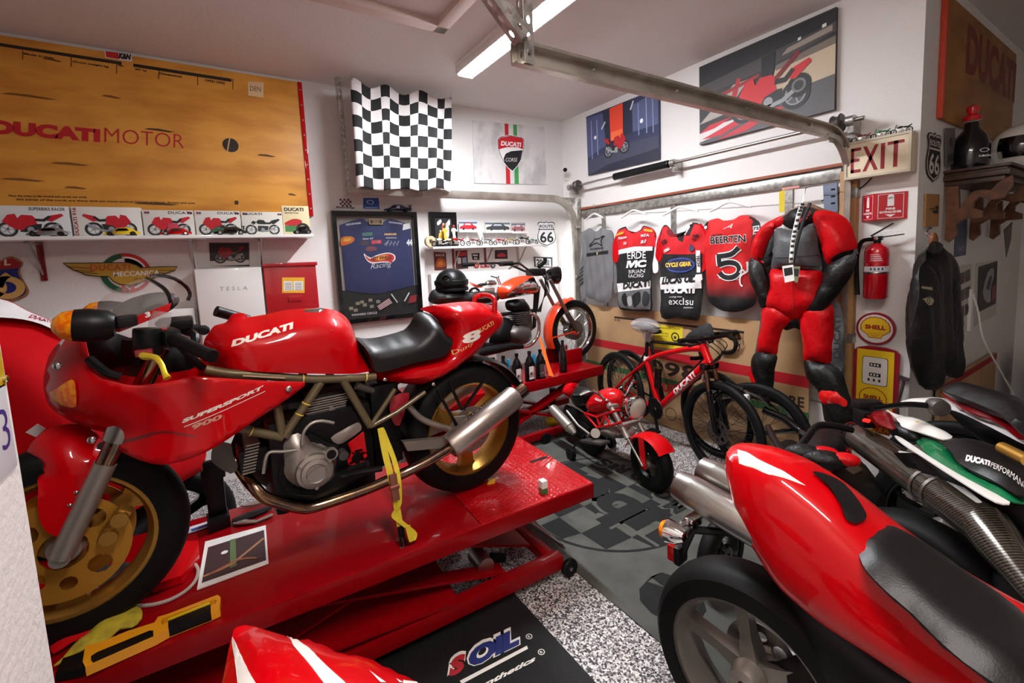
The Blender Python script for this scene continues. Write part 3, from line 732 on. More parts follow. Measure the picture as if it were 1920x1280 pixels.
# --- round winged sign
c=WA.px(237,512,.006);R=abs(WA.px(286,512,.006)[0]-WA.px(188,512,.006)[0])/2*1.03
t=thing('round_sign','round green, white and red sign with golden wings above the bike windscreen','sign',WA.p(c[0],c[1]-R,0))
g=G().use(flat(196,196,196,.35));g.plate(WA,[[(c[0]+R*math.cos(a),c[1]+R*math.sin(a))for a in np.linspace(0,2*math.pi,48,False)]],0,.006);g.build('disc',t)
g=G();pi=math.pi;F=WA
g.use(flat(20,84,50,.4));g.annul(F,*c,R*.72,R*.96,.0066,40,pi*.5+.12,pi*1.5);g.use(flat(236,232,228,.4));g.annul(F,*c,0.001,R*.72,.0066,40)
g.use(flat(196,22,34,.4));g.annul(F,*c,R*.8,R*.96,.0066,40,-pi*.5,pi*.5+.12);g.annul(F,*c,R*.34,R*.52,.0072,30,-pi*.5,pi*.5);g.use(flat(236,232,228,.4));g.annul(F,*c,R*.52,R*.8,.0066,40,-pi*.5,pi*.5)
g.use(flat(196,22,34,.4))
for x in(-.16,.16):g.rect(F,c[0]+(x-.07)*R,c[1]-.93*R,c[0]+(x+.07)*R,c[1]+.5*R,.0074)
g.build('tricolour_rings',t)
wing=[(118,493),(165,493),(240,492),(256,497),(264,502),(300,500),(333,499.5),(327,507),(312,512),(298,517),(284,522),(262,530),(243,534.5),(225,533),(212,527),(204,518),(184,518),(160,515),(150,510),(138,506),(128,500)]
g=G().use(flat(186,148,52,.3));wp=WA.tr(wing,.02);g.plate(WA,[wp],.004,.018);g.use(flat(40,34,22));g.stroke(WA,wp,.006,.0186,closed=True)
for a,b in(((128,500),(170,503)),((138,506),(176,509)),((150,510),(184,513)),((327,507),(296,507)),((312,512),(292,511))):g.stroke(WA,WA.tr([a,b],.02),.004,.0188)
g.build('wings',t)
g=G().use(flat(196,70,44,.35));g.textpx(WA,'DUCATI',(170,508),(244,506.5),(169,495.5),.0192,.012,space=1.1,fw=.02);g.use(flat(238,234,226,.35));g.textpx(WA,'MECCANICA',(212,519),(299,515),(212,509.5),.0192,.02,fw=.02);g.use(flat(50,40,24));g.textpx(WA,'ITALIA',(252,526),(278,525),(252,521.5),.0192,fw=.02);g.build('lettering',t)
# --- print of a bike below the shelf
F=WA;q=wpx([(394,499),(468,499),(467,455),(392,455)],.004)
g=G().use(flat(44,36,34));g.plate(F,[q],0,.004);a=q[0];W_,H_=q[1][0]-q[0][0],q[3][1]-q[0][1]
g.use(flat(220,214,206));g.rect(F,a[0],a[1],a[0]+W_,a[1]+H_*.22,.0046);g.use(flat(110,88,40));g.disc(F,a[0]+W_*.55,a[1]+H_*.42,H_*.3,.005,rv=H_*.24);moto_art(g,F,a[0]+W_*.1,a[1]+H_*.1,W_*.84,H_*.8,(150,30,36),.0056)
solo(g,'photo_print','small dark photo print of a red bike pinned under the long shelf','picture')
# --- white battery cabinet and red panel box
def wallbox(name,px,wd,m,label,cat,bev=.01):
    u0,v0,u1,v1=bbpx(WA,*px,wd);t=thing(name,label,cat,WA.p((u0+u1)/2,v0,0));g=G().use(m);g.fbox(WA,u0,v0,u1,v1,.004,wd,bev);g.build('cabinet',t);return t,(u0,v0,u1,v1),WA.off(wd)
t,(u0,v0,u1,v1),F=wallbox('battery_cabinet',(371,502,497,640),.13,'white_gloss','flat white wall battery cabinet behind the red bike','cabinet',.012)
g=G().use(flat(150,152,154,.3));g.textpx(F,'TESLA',(412,545),(464,543),(412,538),.001,0,space=1.6);g.build('lettering',t)
t,(u0,v0,u1,v1),F=wallbox('breaker_box',(500,495,598,640),.09,mat('red_box',(168,14,26),.35,0,.4),'red metal wall box with a yellow label','box',.004)
g=G().use('red_box');g.fbox(WA,u0-.004,v1-.016,u1+.012,v1+.012,.0,.104,.004);g.build('lid_edge',t)
g=G().use(flat(236,178,40));g.poly(F,F.tr([(529,549),(571,549),(571,520),(529,520)]),.001);g.use(flat(238,234,226));g.poly(F,F.tr([(532,545),(549,544),(548,527),(532,527)]),.0014);g.poly(F,F.tr([(551,544),(568,544),(568,527),(550,527)]),.0014);g.use(flat(90,90,110))
for k in range(5):y=530+k*3;g.poly(F,F.tr([(534,y+1),(547,y+1),(547,y),(534,y)]),.0018);g.poly(F,F.tr([(553,y+1),(566,y+1),(566,y),(553,y)]),.0018)
g.build('warning_label',t)
g=G().use('red_box');g.fbox(F,F.px(541,560)[0],F.px(541,566)[1],F.px(566,560)[0],F.px(560,553)[1],0,.008,.002);g.build('latch',t)
t,(u0,v0,u1,v1),F=wallbox('wall_cabinet',(86,588,369,640),.10,'white_matte','low white wall cabinet behind the bike windscreen','cabinet')
# --- framed racing shirt
wd=.06
u0,v0,u1,v1=bbpx(WA,628,396,787,604,wd)
v1=WA.px(700,396,wd)[1];v0=WA.px(720,600,wd)[1];u0=WA.px(630,500,wd)[0];u1=WA.px(788,500,wd)[0]
t=thing('shirt_display_frame','black framed display case holding a dark blue racing shirt','display frame',WA.p((u0+u1)/2,v0,0));F=WA
fw=.035
g=G().use('black_gloss');g.plate(F,[[(u0,v0),(u1,v0),(u1,v1),(u0,v1)],[(u0+fw,v0+fw),(u0+fw,v1-fw),(u1-fw,v1-fw),(u1-fw,v0+fw)]],0,wd);g.build('frame',t)
g=G().use(flat(150,140,134));g.fbox(F,u0+fw,v0+fw,u1-fw,v1-fw,.002,.008);g.use(flat(14,14,16));g.fbox(F,u0+fw,v0+fw,u1-fw,v0+(v1-v0)*.30,.008,.01);g.build('backing',t)
W_,H_=u1-u0,v1-v0;P=lambda x,y:(u0+W_*x,v0+H_*y)
g=G().use('navy_cloth');shp=[P(*q)for q in[(.09,.88),(.33,.94),(.42,.90),(.5,.885),(.58,.9),(.68,.94),(.93,.88),(.93,.3),(.6,.26),(.4,.25),(.1,.3)]]
g.body(F,smooth(shp,3,True,(0,6,7,10)),.012,.05,wc=lambda u,v:.014,sides=(1,),res=.04);g.build('shirt',t);SB=(g.bvh(),1)
g=G();K=F;ow=.0012
def T(s_,x,y,w_,h_,c,b=.03,sh=0.0,r=0.0):g.use(flat(*c));g.text(K,s_,*P(x,y),W_*w_,H_*h_,ow,b,sh,r,surf=SB)
def SP(pts,c,sm_=3):g.use(flat(*c));g.polysurf(K,smooth([P(*q)for q in pts],sm_),SB,ow,.03)
T('GOODYEAR',.16,.875,.17,.016,(214,214,220),.05,.2,.12);T('GOODYEAR',.66,.9,.17,.016,(214,214,220),.05,.2,-.12)
SP([(.82,.83),(.93,.85),(.92,.9),(.84,.89)],(240,238,236),1)
SP([(.05+.04,.70),(.2,.72),(.24,.755),(.2,.78),(.1,.77)],(220,110,30));SP([(.115,.735),(.19,.74),(.2,.765),(.13,.765)],(250,200,60),2)
SP([(.33,.78),(.45,.785),(.45,.815),(.33,.81)],(60,110,90),1);T('Super GT',.33,.745,.13,.02,(220,220,226),.02,.3);SP([(.3,.70),(.4,.70),(.4,.735),(.3,.735)],(64,54,54),1);SP([(.43,.705),(.55,.71),(.55,.745),(.43,.74)],(200,44,60),1);T('TITLE',.45,.714,.08,.02,(250,230,230),.04)
SP([(.36,.645),(.49,.65),(.46,.685),(.38,.685)],(120,60,70),2);T('NASCAR',.59,.785,.15,.02,(244,190,120),.05,.2);T('PONTIAC',.61,.755,.13,.012,(210,214,220),.03)
g.use(flat(170,174,180));g.map2(K,*[(lambda a:(a[0],a[1]))(x)for x in[([np.array(P(*q))for q in[(.58,.70),(.64,.74),(.645,.735),(.585,.695)]],[(0,1,2,3)])]][0],ow,SB)
for k in range(7):a=.6+k*.022;g.map2(K,[np.array(P(a,.69+.03*(k%2))),np.array(P(a+.03,.735-.03*(k%2))),np.array(P(a+.034,.73-.03*(k%2))),np.array(P(a+.004,.685+.03*(k%2)))],[(0,1,2,3)],ow,SB)
T('44',.86,.685,.08,.06,(240,240,240),.06,.1)
SP([(.33,.625),(.36,.56),(.42,.53),(.55,.535),(.64,.53),(.7,.555),(.7,.6),(.62,.625),(.5,.61),(.4,.585)],(244,240,236));ow=.002
SP([(.345,.61),(.37,.565),(.43,.542),(.55,.545),(.64,.54),(.685,.56),(.685,.595),(.62,.615),(.5,.6),(.4,.572)],(206,44,30));ow=.003
SP([(.45,.56),(.6,.56),(.62,.6),(.5,.594)],(250,176,40),2);ow=.004;T('HOT WHEELS',.41,.556,.25,.036,(110,16,18),.05,.15,.03)
ow=.004;SP([(.625,.535),(.66,.535),(.665,.56),(.63,.562)],(200,40,34));T('Racing',.40,.465,.26,.06,(238,238,240),-.012,.4,.1)
ow=.0012
g.build('shirt_prints',t)
g=G().use(flat(190,160,110,.3));g.fbox(F,*P(.42,.885),*P(.58,.935),.03,.034);g.use(flat(40,34,26));g.rect(F,*P(.43,.892),*P(.57,.928),.0344);g.use(flat(200,170,110));[g.rect(F,*P(.46,.897+.01*k),*P(.54,.9+.01*k),.0348)for k in range(3)];g.build('brass_plaque',t)
g=G().use(flat(60,60,64));g.rect(F,*P(.13,.43),*P(.35,.6),.0124)
g.use(flat(36,40,84));g.rect(F,*P(.14,.435),*P(.34,.594),.0128)
g.use(flat(150,140,120))
for x,y in((.12,.12),(.2,.16),(.17,.1),(.28,.14),(.35,.18),(.36,.12),(.44,.16),(.25,.17)):g.rect(F,*P(x,y),*P(x+.045,y+.028),.0124)
g.use(flat(214,206,200));g.text(F,'WINNERS CIRCLE',*P(.14,.062),W_*.3,H_*.02,.0124,.03);g.build('card_prints',t)
def little_flag(name,base,tip,pts,c0,stripes,label):
    g=G().use('white_gloss');g.cyl(F.p(*P(*base),.03),F.p(*P(*tip),.03),.006,n=8)
    g.use(flat(*c0));g.plate(F,[[P(*q)for q in pts]],.024,.027)
    if stripes:
        g.use(flat(236,230,226));a,b,c,d=[V3(P(*q))for q in pts]
        for k in range(4):s0,s1=(2*k+.6)/8.2,(2*k+1.4)/8.2;g.add([F.p(*(a+(d-a)*s0),.0276),F.p(*(b+(c-b)*s0),.0276),F.p(*(b+(c-b)*s1),.0276),F.p(*(a+(d-a)*s1),.0276)],[(0,1,2,3)])
    g.build(name,t,label=label)
little_flag('flag',(.69,.15),(.62,.235),[(.47,.09),(.63,.15),(.59,.2),(.44,.135)],(130,34,48),True,'striped red and white little flag')
little_flag('flag',(.78,.155),(.85,.235),[(.83,.13),(.93,.14),(.95,.21),(.86,.2)],(150,34,44),False,'red little flag')
g=G().use('glass_tint');g.fbox(F,u0+fw*.6,v0+fw*.6,u1-fw*.6,v1-fw*.6,wd-.012,wd-.009);g.build('glass',t)
# race car model on top of the frame, stickers above it
F0=Fr(WA.p(WA.px(746,393,.035)[0],v1,.035),(1,0,0),(0,0,1),(0,-1,0));L=abs(WA.px(770,390,.03)[0]-WA.px(720,390,.03)[0])*1.02;H=L*.26
t=thing('toy_race_car','dark blue race car model standing on top of the display frame','toy car',F0.O);prof=smooth([(-.5,.2),(-.5,.36),(-.3,.56),(-.14,.95),(.14,1.0),(.32,.66),(.5,.6),(.5,.2)],3,True,(0,7))
g=G().use(mat('navy_paint',(24,28,70),.25,0,.8));g.body(F0,[(x*L,y*H)for x,y in prof],.03,.02,res=L/14);g.build('shell',t)
g=G().use('black_gloss');g.box(F0.p(.46*L,H*.92,0),(L*.12,H*.05,.06),F0.U,F0.V);g.box(F0.p(.46*L,H*.75,0),(L*.02,H*.34,.05),F0.U,F0.V);g.build('spoiler',t)
for x in(-.3,.3):parts('wheel',t,'rubber',[lambda g:g.cyl(F0.p(x*L,H*.24,-.032),F0.p(x*L,H*.24,.032),H*.24,n=16)])
g=G().use(flat(236,236,240));g.text(F0,'44',-.1*L,.42*H,L*.14,H*.36,.0312,.05);g.build('race_number',t)
q=wpx([(681,391),(712,392),(710,371),(681,371)],.001);g=G().use(flat(40,84,170));g.plate(WA,[q],0,.001);a=q[0];W_,H_=q[1][0]-a[0],q[3][1]-a[1]
g.use(flat(210,222,238));g.annul(WA,a[0]+W_*.45,a[1]+H_*.62,W_*.16,W_*.22,.0014,q=.6);g.rect(WA,a[0]+W_*.1,a[1]+H_*.08,a[0]+W_*.9,a[1]+H_*.14,.0014);solo(g,'wall_sticker','square blue sticker on the wall above the display frame','sticker')
q=wpx([(630,391),(666,391),(666,372),(630,372)],.001);a=q[0];W_,H_=q[1][0]-a[0],q[3][1]-a[1];g=G().use(flat(120,30,46))
for i in range(6):
    for j in range(4):g.use(flat(70,24,40)if(i+j)%2 else flat(220,206,206));g.rect(WA,a[0]+W_*(.22+i*.1),a[1]+H_*(.2+.2*j),a[0]+W_*(.32+i*.1),a[1]+H_*(.4+.2*j),.001)
g.use(flat(60,20,34));g.text(WA,'Racing',a[0],a[1],W_,H_*.24,.0014,.03,.2);solo(g,'checkered_sticker','small red checkered sticker on the wall above the display frame','sticker')
# --- black and white checkered flag
FY=Fr((0,3.69,0),(1,0,0),(0,0,1),(0,-1,0))
tl,tr,bl,br=FY.px(655,146),FY.px(849,181),FY.px(664,354),FY.px(846,356)
t=thing('checkered_flag','black and white checkered flag hanging from the ceiling','flag',FY.p((tl[0]+tr[0])/2,bl[1],0))
NX,NY,S=11,9,6
gw={0:G().use(flat(226,220,218,.8)),1:G().use(flat(14,14,16,.8))};gg=G();gg.use(flat(226,220,218,.8));gg.use(flat(14,14,16,.8))
def fp(a,b):
    sag=.05*abs(math.sin(a*math.pi*3))**2*(1-b);u=(tl[0]*(1-b)+bl[0]*b)*(1-a)+(tr[0]*(1-b)+br[0]*b)*a+.012*math.sin(a*26+b*2)*b
    v=(tl[1]*(1-b)+bl[1]*b)*(1-a)+(tr[1]*(1-b)+br[1]*b)*a-sag+.012*math.sin(a*17)*b
    return FY.p(u,v,.035*math.sin(a*24+.8*math.sin(b*3))*(.35+.65*b*(1-.3*b))+.02*math.sin(a*9+1))
n,m=NX*S,NY*S;vv=[fp(i/n,j/m)for j in range(m+1)for i in range(n+1)];o=len(gg.v);gg.v.extend([tuple(p)for p in vv])
for j in range(m):
    for i in range(n):k=j*(n+1)+i;gg.f.append((k,k+n+1,k+n+2,k+1));gg.mi.append((i//S+j//S)%2)
gg.build('cloth',t,solid=.0012)
parts('grommet',t,'steel',[lambda g,q=q:g.lathe([(.006,-.002),(.011,-.002),(.011,.002),(.006,.002)],fp(*q)+V3((0,-.002,0)),(0,1,0),14,closed=True)for q in((.012,.012),(.988,.012))])
g=G().use('steel')
for q in((.012,.012),(.988,.012)):p=fp(*q);g.tube([p,(p[0],p[1],min(p[2]+.3,CEIL))],.0015,5)
g.build('hanging_wire',t)
# --- grey banner with red shield badge
q=wpx([(890,343),(1025,346),(1021,238),(886,225)],.012)
t=thing('banner','pale grey banner with red and black shield badge on stripes','banner',WA.p((q[0][0]+q[1][0])/2,min(q[0][1],q[1][1]),0))
g=G().use(mat('banner_cloth',(222,218,216),.7,vary=(5,(188,184,184),.45,.62,(1,1,.6))));g.plate(WA,[q],0.001,.01);g.build('sheet',t)
F=WA.off(.0106)
g=G()
for c_,x0,x1,x2,x3 in(((196,30,42),946,953,949,957),((60,150,80),962,969,965,973)):g.use(flat(*c_));g.poly(F,F.tr([(x2,344.5),(x3,344.8),(x1,231.5+(x1-946)*.1),(x0,231.3+(x0-946)*.1)]),.0004)
g.build('stripes',t)
sh=[(931.5,262),(935,256),(945,253.5),(957,252.8),(970,255),(979,257),(984,260),(984,270),(983,283),(978,299),(970,312),(961,322),(953,316),(944,305),(937,292),(932.5,277)]
def shield(k,c_,w,clip=None):
    P=V3(F.tr(sh));cc=P.mean(0);P=cc+(P-cc)*k;g.use(flat(*c_));g.poly(F,[tuple(x)for x in P],w);return P
g=G();shield(1.0,(240,238,236),.001);shield(.96,(20,20,22),.0014);shield(.92,(240,236,234),.0018)
g.use(flat(206,24,40));g.poly(F,F.tr([(935,280),(934,263),(938,258),(957,255),(978,259),(981.5,263),(980.5,280),(970,276),(950,276)]),.0024)
g.use(flat(24,24,28));g.poly(F,F.tr([(946,305),(944,297),(948,288),(958,283.5),(980,281.5),(976,298),(968,312),(961,319.5),(954,314)]),.0024);g.build('badge',t)
g=G().use(flat(240,238,236));g.textpx(F,'DUCATI',(939,273),(977,276),(939,264),.003,.05,.1);g.textpx(F,'CORSE',(948,303),(970,303),(948,296),.003,-.01,.15);g.build('badge_lettering',t)
# --- second shelf, with models
S2=.2
zt2=WA.px(900,460,S2)[1];ua,ub=WA.px(812,465,S2)[0],WA.px(1016,459,S2)[0]
t=thing('wall_shelf','short white shelf of model motorcycles beside the display frame','shelf',WA.p((ua+ub)/2,zt2-.02,0))
g=G().use('white_gloss');g.fbox(WA,ua,zt2-.02,ub,zt2,0,S2,.003);g.build('board',t)
for px in(850,910,972):
    u=WA.px(px,475,.01)[0];g=G().use('steel' if px>960 else 'red_dark');g.fbox(WA,u-.011,zt2-.21,u+.011,zt2-.02,0,.01,.001);g.use('steel');g.bar(WA.p(u,zt2-.19,.008),WA.p(u,zt2-.024,S2*.8),.014,.007,(1,0,0));g.build('bracket',t)
g=G().use(flat(206,176,140));c_=WA.p(ua+.01,zt2+.0,.12);g.lathe([(.02,-.02),(.05,-.02),(.05,.02),(.02,.02)],c_+V3((0,0,.05)),(0,1,0),24,closed=True);solo(g,'wooden_ring','pale wooden ring standing at the left end of the short shelf','ornament')
def mini_bike(name,F,L,body,label,group,wheels='rubber',rider=None):
    """a small model motorcycle; F origin at the ground below the middle, u along the bike"""
    t=thing(name,label,'model bike',F.O,group);r=L*.155
    for s_ in(-1,1):
        g=G().use(wheels);g.lathe([(r*.72,-.028*L),(r*.9,-.03*L),(r,0),(r*.9,.03*L),(r*.72,.028*L)],F.p(s_*L*.34,r,0),F.N,16,closed=True);g.use('chrome');g.cyl(F.p(s_*L*.34,r,-.02*L),F.p(s_*L*.34,r,.02*L),r*.24,n=8)
        for k in range(6):a=k*math.pi/3;g.cyl(F.p(s_*L*.34,r),F.p(s_*L*.34+r*.74*math.cos(a),r+r*.74*math.sin(a)),r*.05,n=5)
        g.build('wheel',t)
    g=G().use(body);g.ell(F.p(-.06*L,L*.36,0),(L*.15,L*.07,L*.065),F.U,F.V,12,8);g.build('tank',t)
    g=G().use(body);g.body(F,smooth([(L*.12,L*.3),(L*.3,L*.36),(L*.44,L*.43),(L*.42,L*.37),(L*.28,L*.29)],2),L*.05,L*.04,res=L/14);g.build('tail',t)
    g=G().use('black_plastic');g.ell(F.p(.14*L,L*.345,0),(L*.12,L*.03,L*.055),F.U,F.V,12,8);g.build('seat',t)
    g=G().use('alloy');g.box(F.p(-.02*L,L*.19,0),(L*.2,L*.16,L*.1),F.U,F.V,L*.02);g.cyl(F.p(.06*L,L*.12,L*.06),F.p(.4*L,L*.2,L*.07),L*.025,n=8);g.build('engine',t)
    g=G().use('chrome')
    for w_ in(-.035,.035):g.cyl(F.p(-.34*L,r,w_*L),F.p(-.22*L,L*.46,w_*L),L*.014,n=6)
    g.build('fork',t)
    g=G().use('black_satin');g.tube([F.p(-.16*L,L*.5,.16*L),F.p(-.21*L,L*.47,.06*L),F.p(-.21*L,L*.47,-.06*L),F.p(-.16*L,L*.5,-.16*L)],L*.012,6);g.build('handlebar',t)
    return t
mat('cream_paint',(220,200,150),.3,0,.6);mat('gold_paint',(190,150,60),.3,.4,.6);mat('green_paint',(20,110,66),.25,0,.8)
GR='model motorcycles on the short shelf'
for px,wv,Lp,m,lab in((826,.15,34,'white_gloss','white and black model bike at the left end of the short shelf'),(845,.08,34,'cream_paint','cream model bike before the black picture frame'),(856,.16,34,'red_paint','red and white model bike before the black picture frame, right of the cream one'),(888,.12,30,'red_dark','dark red model bike on the short shelf'),
                           (911,.1,32,'silver_paint','silver model bike in the middle of the short shelf'),(937,.13,28,'red_paint','bright red low model bike in the middle of the short shelf'),(957,.1,28,'gold_paint','gold model bike on the short shelf'),(980,.1,36,'black_gloss','black model bike, tallest on the short shelf'),(1000,.12,24,'green_paint','small green model bike at the right end of the short shelf')):
    u=WA.px(px,455,wv)[0];L=Lp*3.9/CAMF*1.15;mini_bike('model_motorcycle',Fr(WA.p(u,zt2,wv),(1,0,.0),(0,0,1),(0,-1,0)),L,m,lab,GR)
for px,wv,c1,c2,lab in((834,.1,(220,180,60),(40,40,44),'tiny rider figurine in yellow before the black picture frame'),(851,.12,(240,236,226),(190,40,40),'tiny rider figurine in white and red before the black picture frame')):
    u=WA.px(px,440,wv)[0];F=Fr(WA.p(u,zt2+.05,wv),(1,0,0),(0,0,1),(0,-1,0));fo=F.p;F.p=lambda a,b,c=0:fo(a*.6,b*.6,c*.6);g=G().use(flat(*c1));g.tube([F.p(0,.11),F.p(0,.16),F.p(.004,.2)],[.014,.017,.012],10);g.tube([F.p(-.006,.0,.012),F.p(-.012,.06,.016),F.p(0,.12)],[.006,.008,.011],8);g.tube([F.p(.014,.0,.012),F.p(.012,.06,.016),F.p(0,.12)],[.006,.008,.011],8)
    g.tube([F.p(.02,.19),F.p(.045,.15,.02)],[.007,.005],8);g.tube([F.p(-.02,.19),F.p(-.045,.15,.02)],[.007,.005],8);g.use(flat(*c2));g.ell(F.p(.004,.228),(.012,.014,.012),F.U,F.V,10,8);solo(g,'figurine',lab,'figurine','rider figurines on the short shelf')
# black picture frame standing on the shelf
q=bbpx(WA,807,397,858,458,.05);q=(WA.px(807.5,425,.05)[0],zt2,WA.px(857,425,.05)[0],WA.px(833,397.5,.05)[1]);W_,H_=q[2]-q[0],q[3]-q[1]
t=thing('framed_photo','black framed photo of riders standing on the short shelf','picture',WA.p((q[0]+q[2])/2,q[1],.03));F=WA
fr=.045
g=G().use('black_plastic');g.plate(F,[[(q[0],q[1]),(q[2],q[1]),(q[2],q[3]),(q[0],q[3])],[(q[0]+fr,q[1]+fr),(q[0]+fr,q[3]-fr),(q[2]-fr,q[3]-fr),(q[2]-fr,q[1]+fr)]],.02,.05);g.build('frame',t)
g=G().use(flat(28,28,30));g.fbox(F,q[0]+fr,q[1]+fr,q[2]-fr,q[3]-fr,.03,.036);P=lambda x,y:(q[0]+W_*x,q[1]+H_*y)
for pts,c_ in(([(.26,.7),(.4,.8),(.44,.72),(.3,.62)],(214,214,216)),([(.6,.66),(.74,.8),(.76,.66),(.66,.6)],(220,220,222)),([(.46,.3),(.56,.3),(.56,.62),(.44,.62)],(200,60,50)),([(.58,.26),(.68,.28),(.7,.6),(.58,.62)],(236,222,200)),([(.3,.2),(.44,.2),(.46,.42),(.32,.4)],(224,180,60))):g.use(flat(*c_));g.poly(F,smooth([P(*x)for x in pts],2),.0366)
for x,y in((.5,.66),(.62,.66),(.38,.46)):g.use(flat(216,176,150));g.disc(F,*P(x,y),.011,.037,12)
g.build('photo',t)
# photos on little ledges
for i,(x0,x1,c_,bg,lab)in enumerate(((861,895,(180,30,44),(196,206,222),'photo of a red car on a little white ledge'),(910,957,(60,60,66),(206,206,196),'photo of a dark car on a little white ledge'),(959,985,(150,90,96),(186,176,170),'photo of a pinkish car on a little white ledge'))):
    y0,y1=413+i*1.6,432+i*1.2;qq=WA.tr([(x0,y1),(x1,y1),(x1,y0),(x0,y0)],.05);a=qq[0];W_,H_=qq[1][0]-a[0],qq[3][1]-a[1];F=WA.off(.05)
    g=G().use(flat(*bg));g.plate(WA,[qq],.044,.05);g.use(flat(90,104,120));g.rect(F,a[0],a[1]+H_*.68,a[0]+W_,a[1]+H_*.86,.0003);g.use(flat(*c_));g.poly(F,smooth([(a[0]+W_*x,a[1]+H_*y)for x,y in((.05,.15),(.06,.4),(.22,.5),(.34,.76),(.66,.78),(.8,.52),(.94,.42),(.95,.15))],2),.0006)
    g.use(flat(24,24,26));[g.disc(F,a[0]+W_*x,a[1]+H_*.16,H_*.12,.001,14)for x in(.24,.76)];g.use(flat(190,200,210));g.poly(F,[(a[0]+W_*x,a[1]+H_*y)for x,y in((.3,.54),(.68,.54),(.62,.7),(.37,.7))],.001);solo(g,'car_photo',lab,'picture','car photos on the little ledges')
    zc=qq[0][1];t=thing('picture_ledge','little white picture ledge under the '+('photo of the red car','photo of the dark car','photo of the pinkish car')[i],'ledge',WA.p(a[0]+W_/2,zc-.03,0),'little picture ledges');g=G().use('white_matte');g.fbox(WA,a[0]-.01,zc-.018,a[0]+W_+.02,zc,0,.075,.002);g.build('ledge_board',t);g=G().use('white_matte');g.fbox(WA,a[0]+W_*.5-.012,zc-.15,a[0]+W_*.5+.012,zc-.018,0,.02);g.build('ledge_strut',t)
# white road shield 66
def road_shield(F,box,name,label,col0,col1,col2,th=.004,w0=0.0,words=('ROUTE','66'),fwd=None):
    u0,v0,u1,v1=box;W_,H_=u1-u0,v1-v0;P=lambda x,y:(u0+W_*x,v0+H_*y)
    half=[(.5,1.0),(.4,.95),(.26,.97),(.08,.955),(.03,.87),(.1,.74),(.07,.6),(.0,.42),(.02,.24),(.14,.11),(.34,.05),(.5,0.0)]
    out=smooth([P(*q)for q in half]+[P(1-x,y)for x,y in half[-2:0:-1]],3,True,(0,11));c_=V3(P(.5,.48))
    t=thing(name,label,'sign',F.p((u0+u1)/2,v0,w0));g=G().use(flat(*col0));g.plate(F,[out[::-1]],w0,w0+th);g.build('plate',t)
    g=G();Fo=F.off(w0+th);sc=lambda k:[tuple(c_+(V3(p)-c_)*k)for p in out[::-1]]
    g.use(flat(*col1));g.poly(Fo,sc(.95),.0005);g.use(flat(*col0));g.poly(Fo,sc(.88),.001);g.use(flat(*col2));g.rect(Fo,*P(.08,.64),*P(.92,.675),.0015);g.text(Fo,words[0],*P(.15,.715),W_*.7,H_*.12,.0015,.03);g.text(Fo,words[1],*P(.15,.15),W_*.7,H_*.42,.0015,.02);g.build('lettering',t)
q=bbpx(WA,1007,413,1043,462,.02);road_shield(WA,q,'road_sign','white ROUTE 66 shield sign on the back wall near the corner',(240,240,240),(20,20,22),(20,20,22),w0=.012)
# signs and pictures under the short shelf
def art(name,px,label,cat,col,draws,th=.004,grp=None,F=WA):
    qq=F.tr(px,th);a=V3(qq[0]);eu,ev=V3(qq[1])-a,V3(qq[3])-a;P=lambda x,y:tuple(a+eu*x+ev*y);g=G().use(flat(*col));g.plate(F,[qq],min(.003,th*.5),th);Fo=F.off(th)
    for k,d in enumerate(draws):
        w=.0005+.0003*k
        g.use(flat(*d[1]))
        if d[0]=='p':g.poly(Fo,smooth([P(*x)for x in d[2]],2)if len(d)>3 else[P(*x)for x in d[2]],w)
        elif d[0]=='c':g.disc(Fo,*P(*d[2]),d[3],w,18)
        elif d[0]=='t':g.text(Fo,d[2],*P(d[3],d[4]),1,1,w,d[7]if len(d)>7 else .03,eu=eu*d[5],ev=ev*d[6])
        elif d[0]=='s':g.stroke(Fo,[P(*x)for x in d[2]],d[3],w)
        elif d[0]=='m':moto_art(g,Fo,*P(d[2],d[3]),eu[0]*d[4],ev[1]*d[5],d[1],w,*(d[6:]))
    return solo(g,name,label,cat,grp)
art('poster',[(815,507),(838,506),(836,473),(813,472)],'small orange and red poster under the short shelf, left of the first bracket','poster',(96,40,34),[('p',(200,96,40),[(.12,.2),(.9,.22),(.8,.6),(.3,.64)],1),('p',(226,150,60),[(.3,.3),(.7,.3),(.62,.5),(.4,.5)],1),('t',(230,210,200),'RACE',.15,.76,.7,.12)])
art('poster',[(855,505),(878,503),(876,469),(854,470)],'dark poster with red and white blocks under the short shelf','poster',(60,30,34),[('p',(190,36,44),[(.1,.7),(.9,.7),(.9,.92),(.1,.92)]),('p',(226,220,214),[(.14,.3),(.42,.3),(.42,.62),(.14,.62)]),('p',(150,160,190),[(.54,.26),(.88,.3),(.86,.62),(.54,.6)])])
art('badge_sign',[(886,487),(899,487),(899,474),(884,475)],'little black shield badge under the short shelf','sign',(20,20,22),[('p',(226,222,220),[(.15,.6),(.85,.62),(.85,.85),(.15,.85)]),('t',(226,222,220),'66',.25,.1,.5,.4)])
art('plaque',[(928,485),(952,485),(951,468),(928,469)],'dark number plate shaped plaque with a red car under the short shelf','sign',(30,20,26),[('p',(190,40,60),[(.15,.25),(.85,.25),(.75,.6),(.35,.65)],1),('p',(60,40,46),[(.2,.7),(.8,.7),(.8,.85),(.2,.85)])])
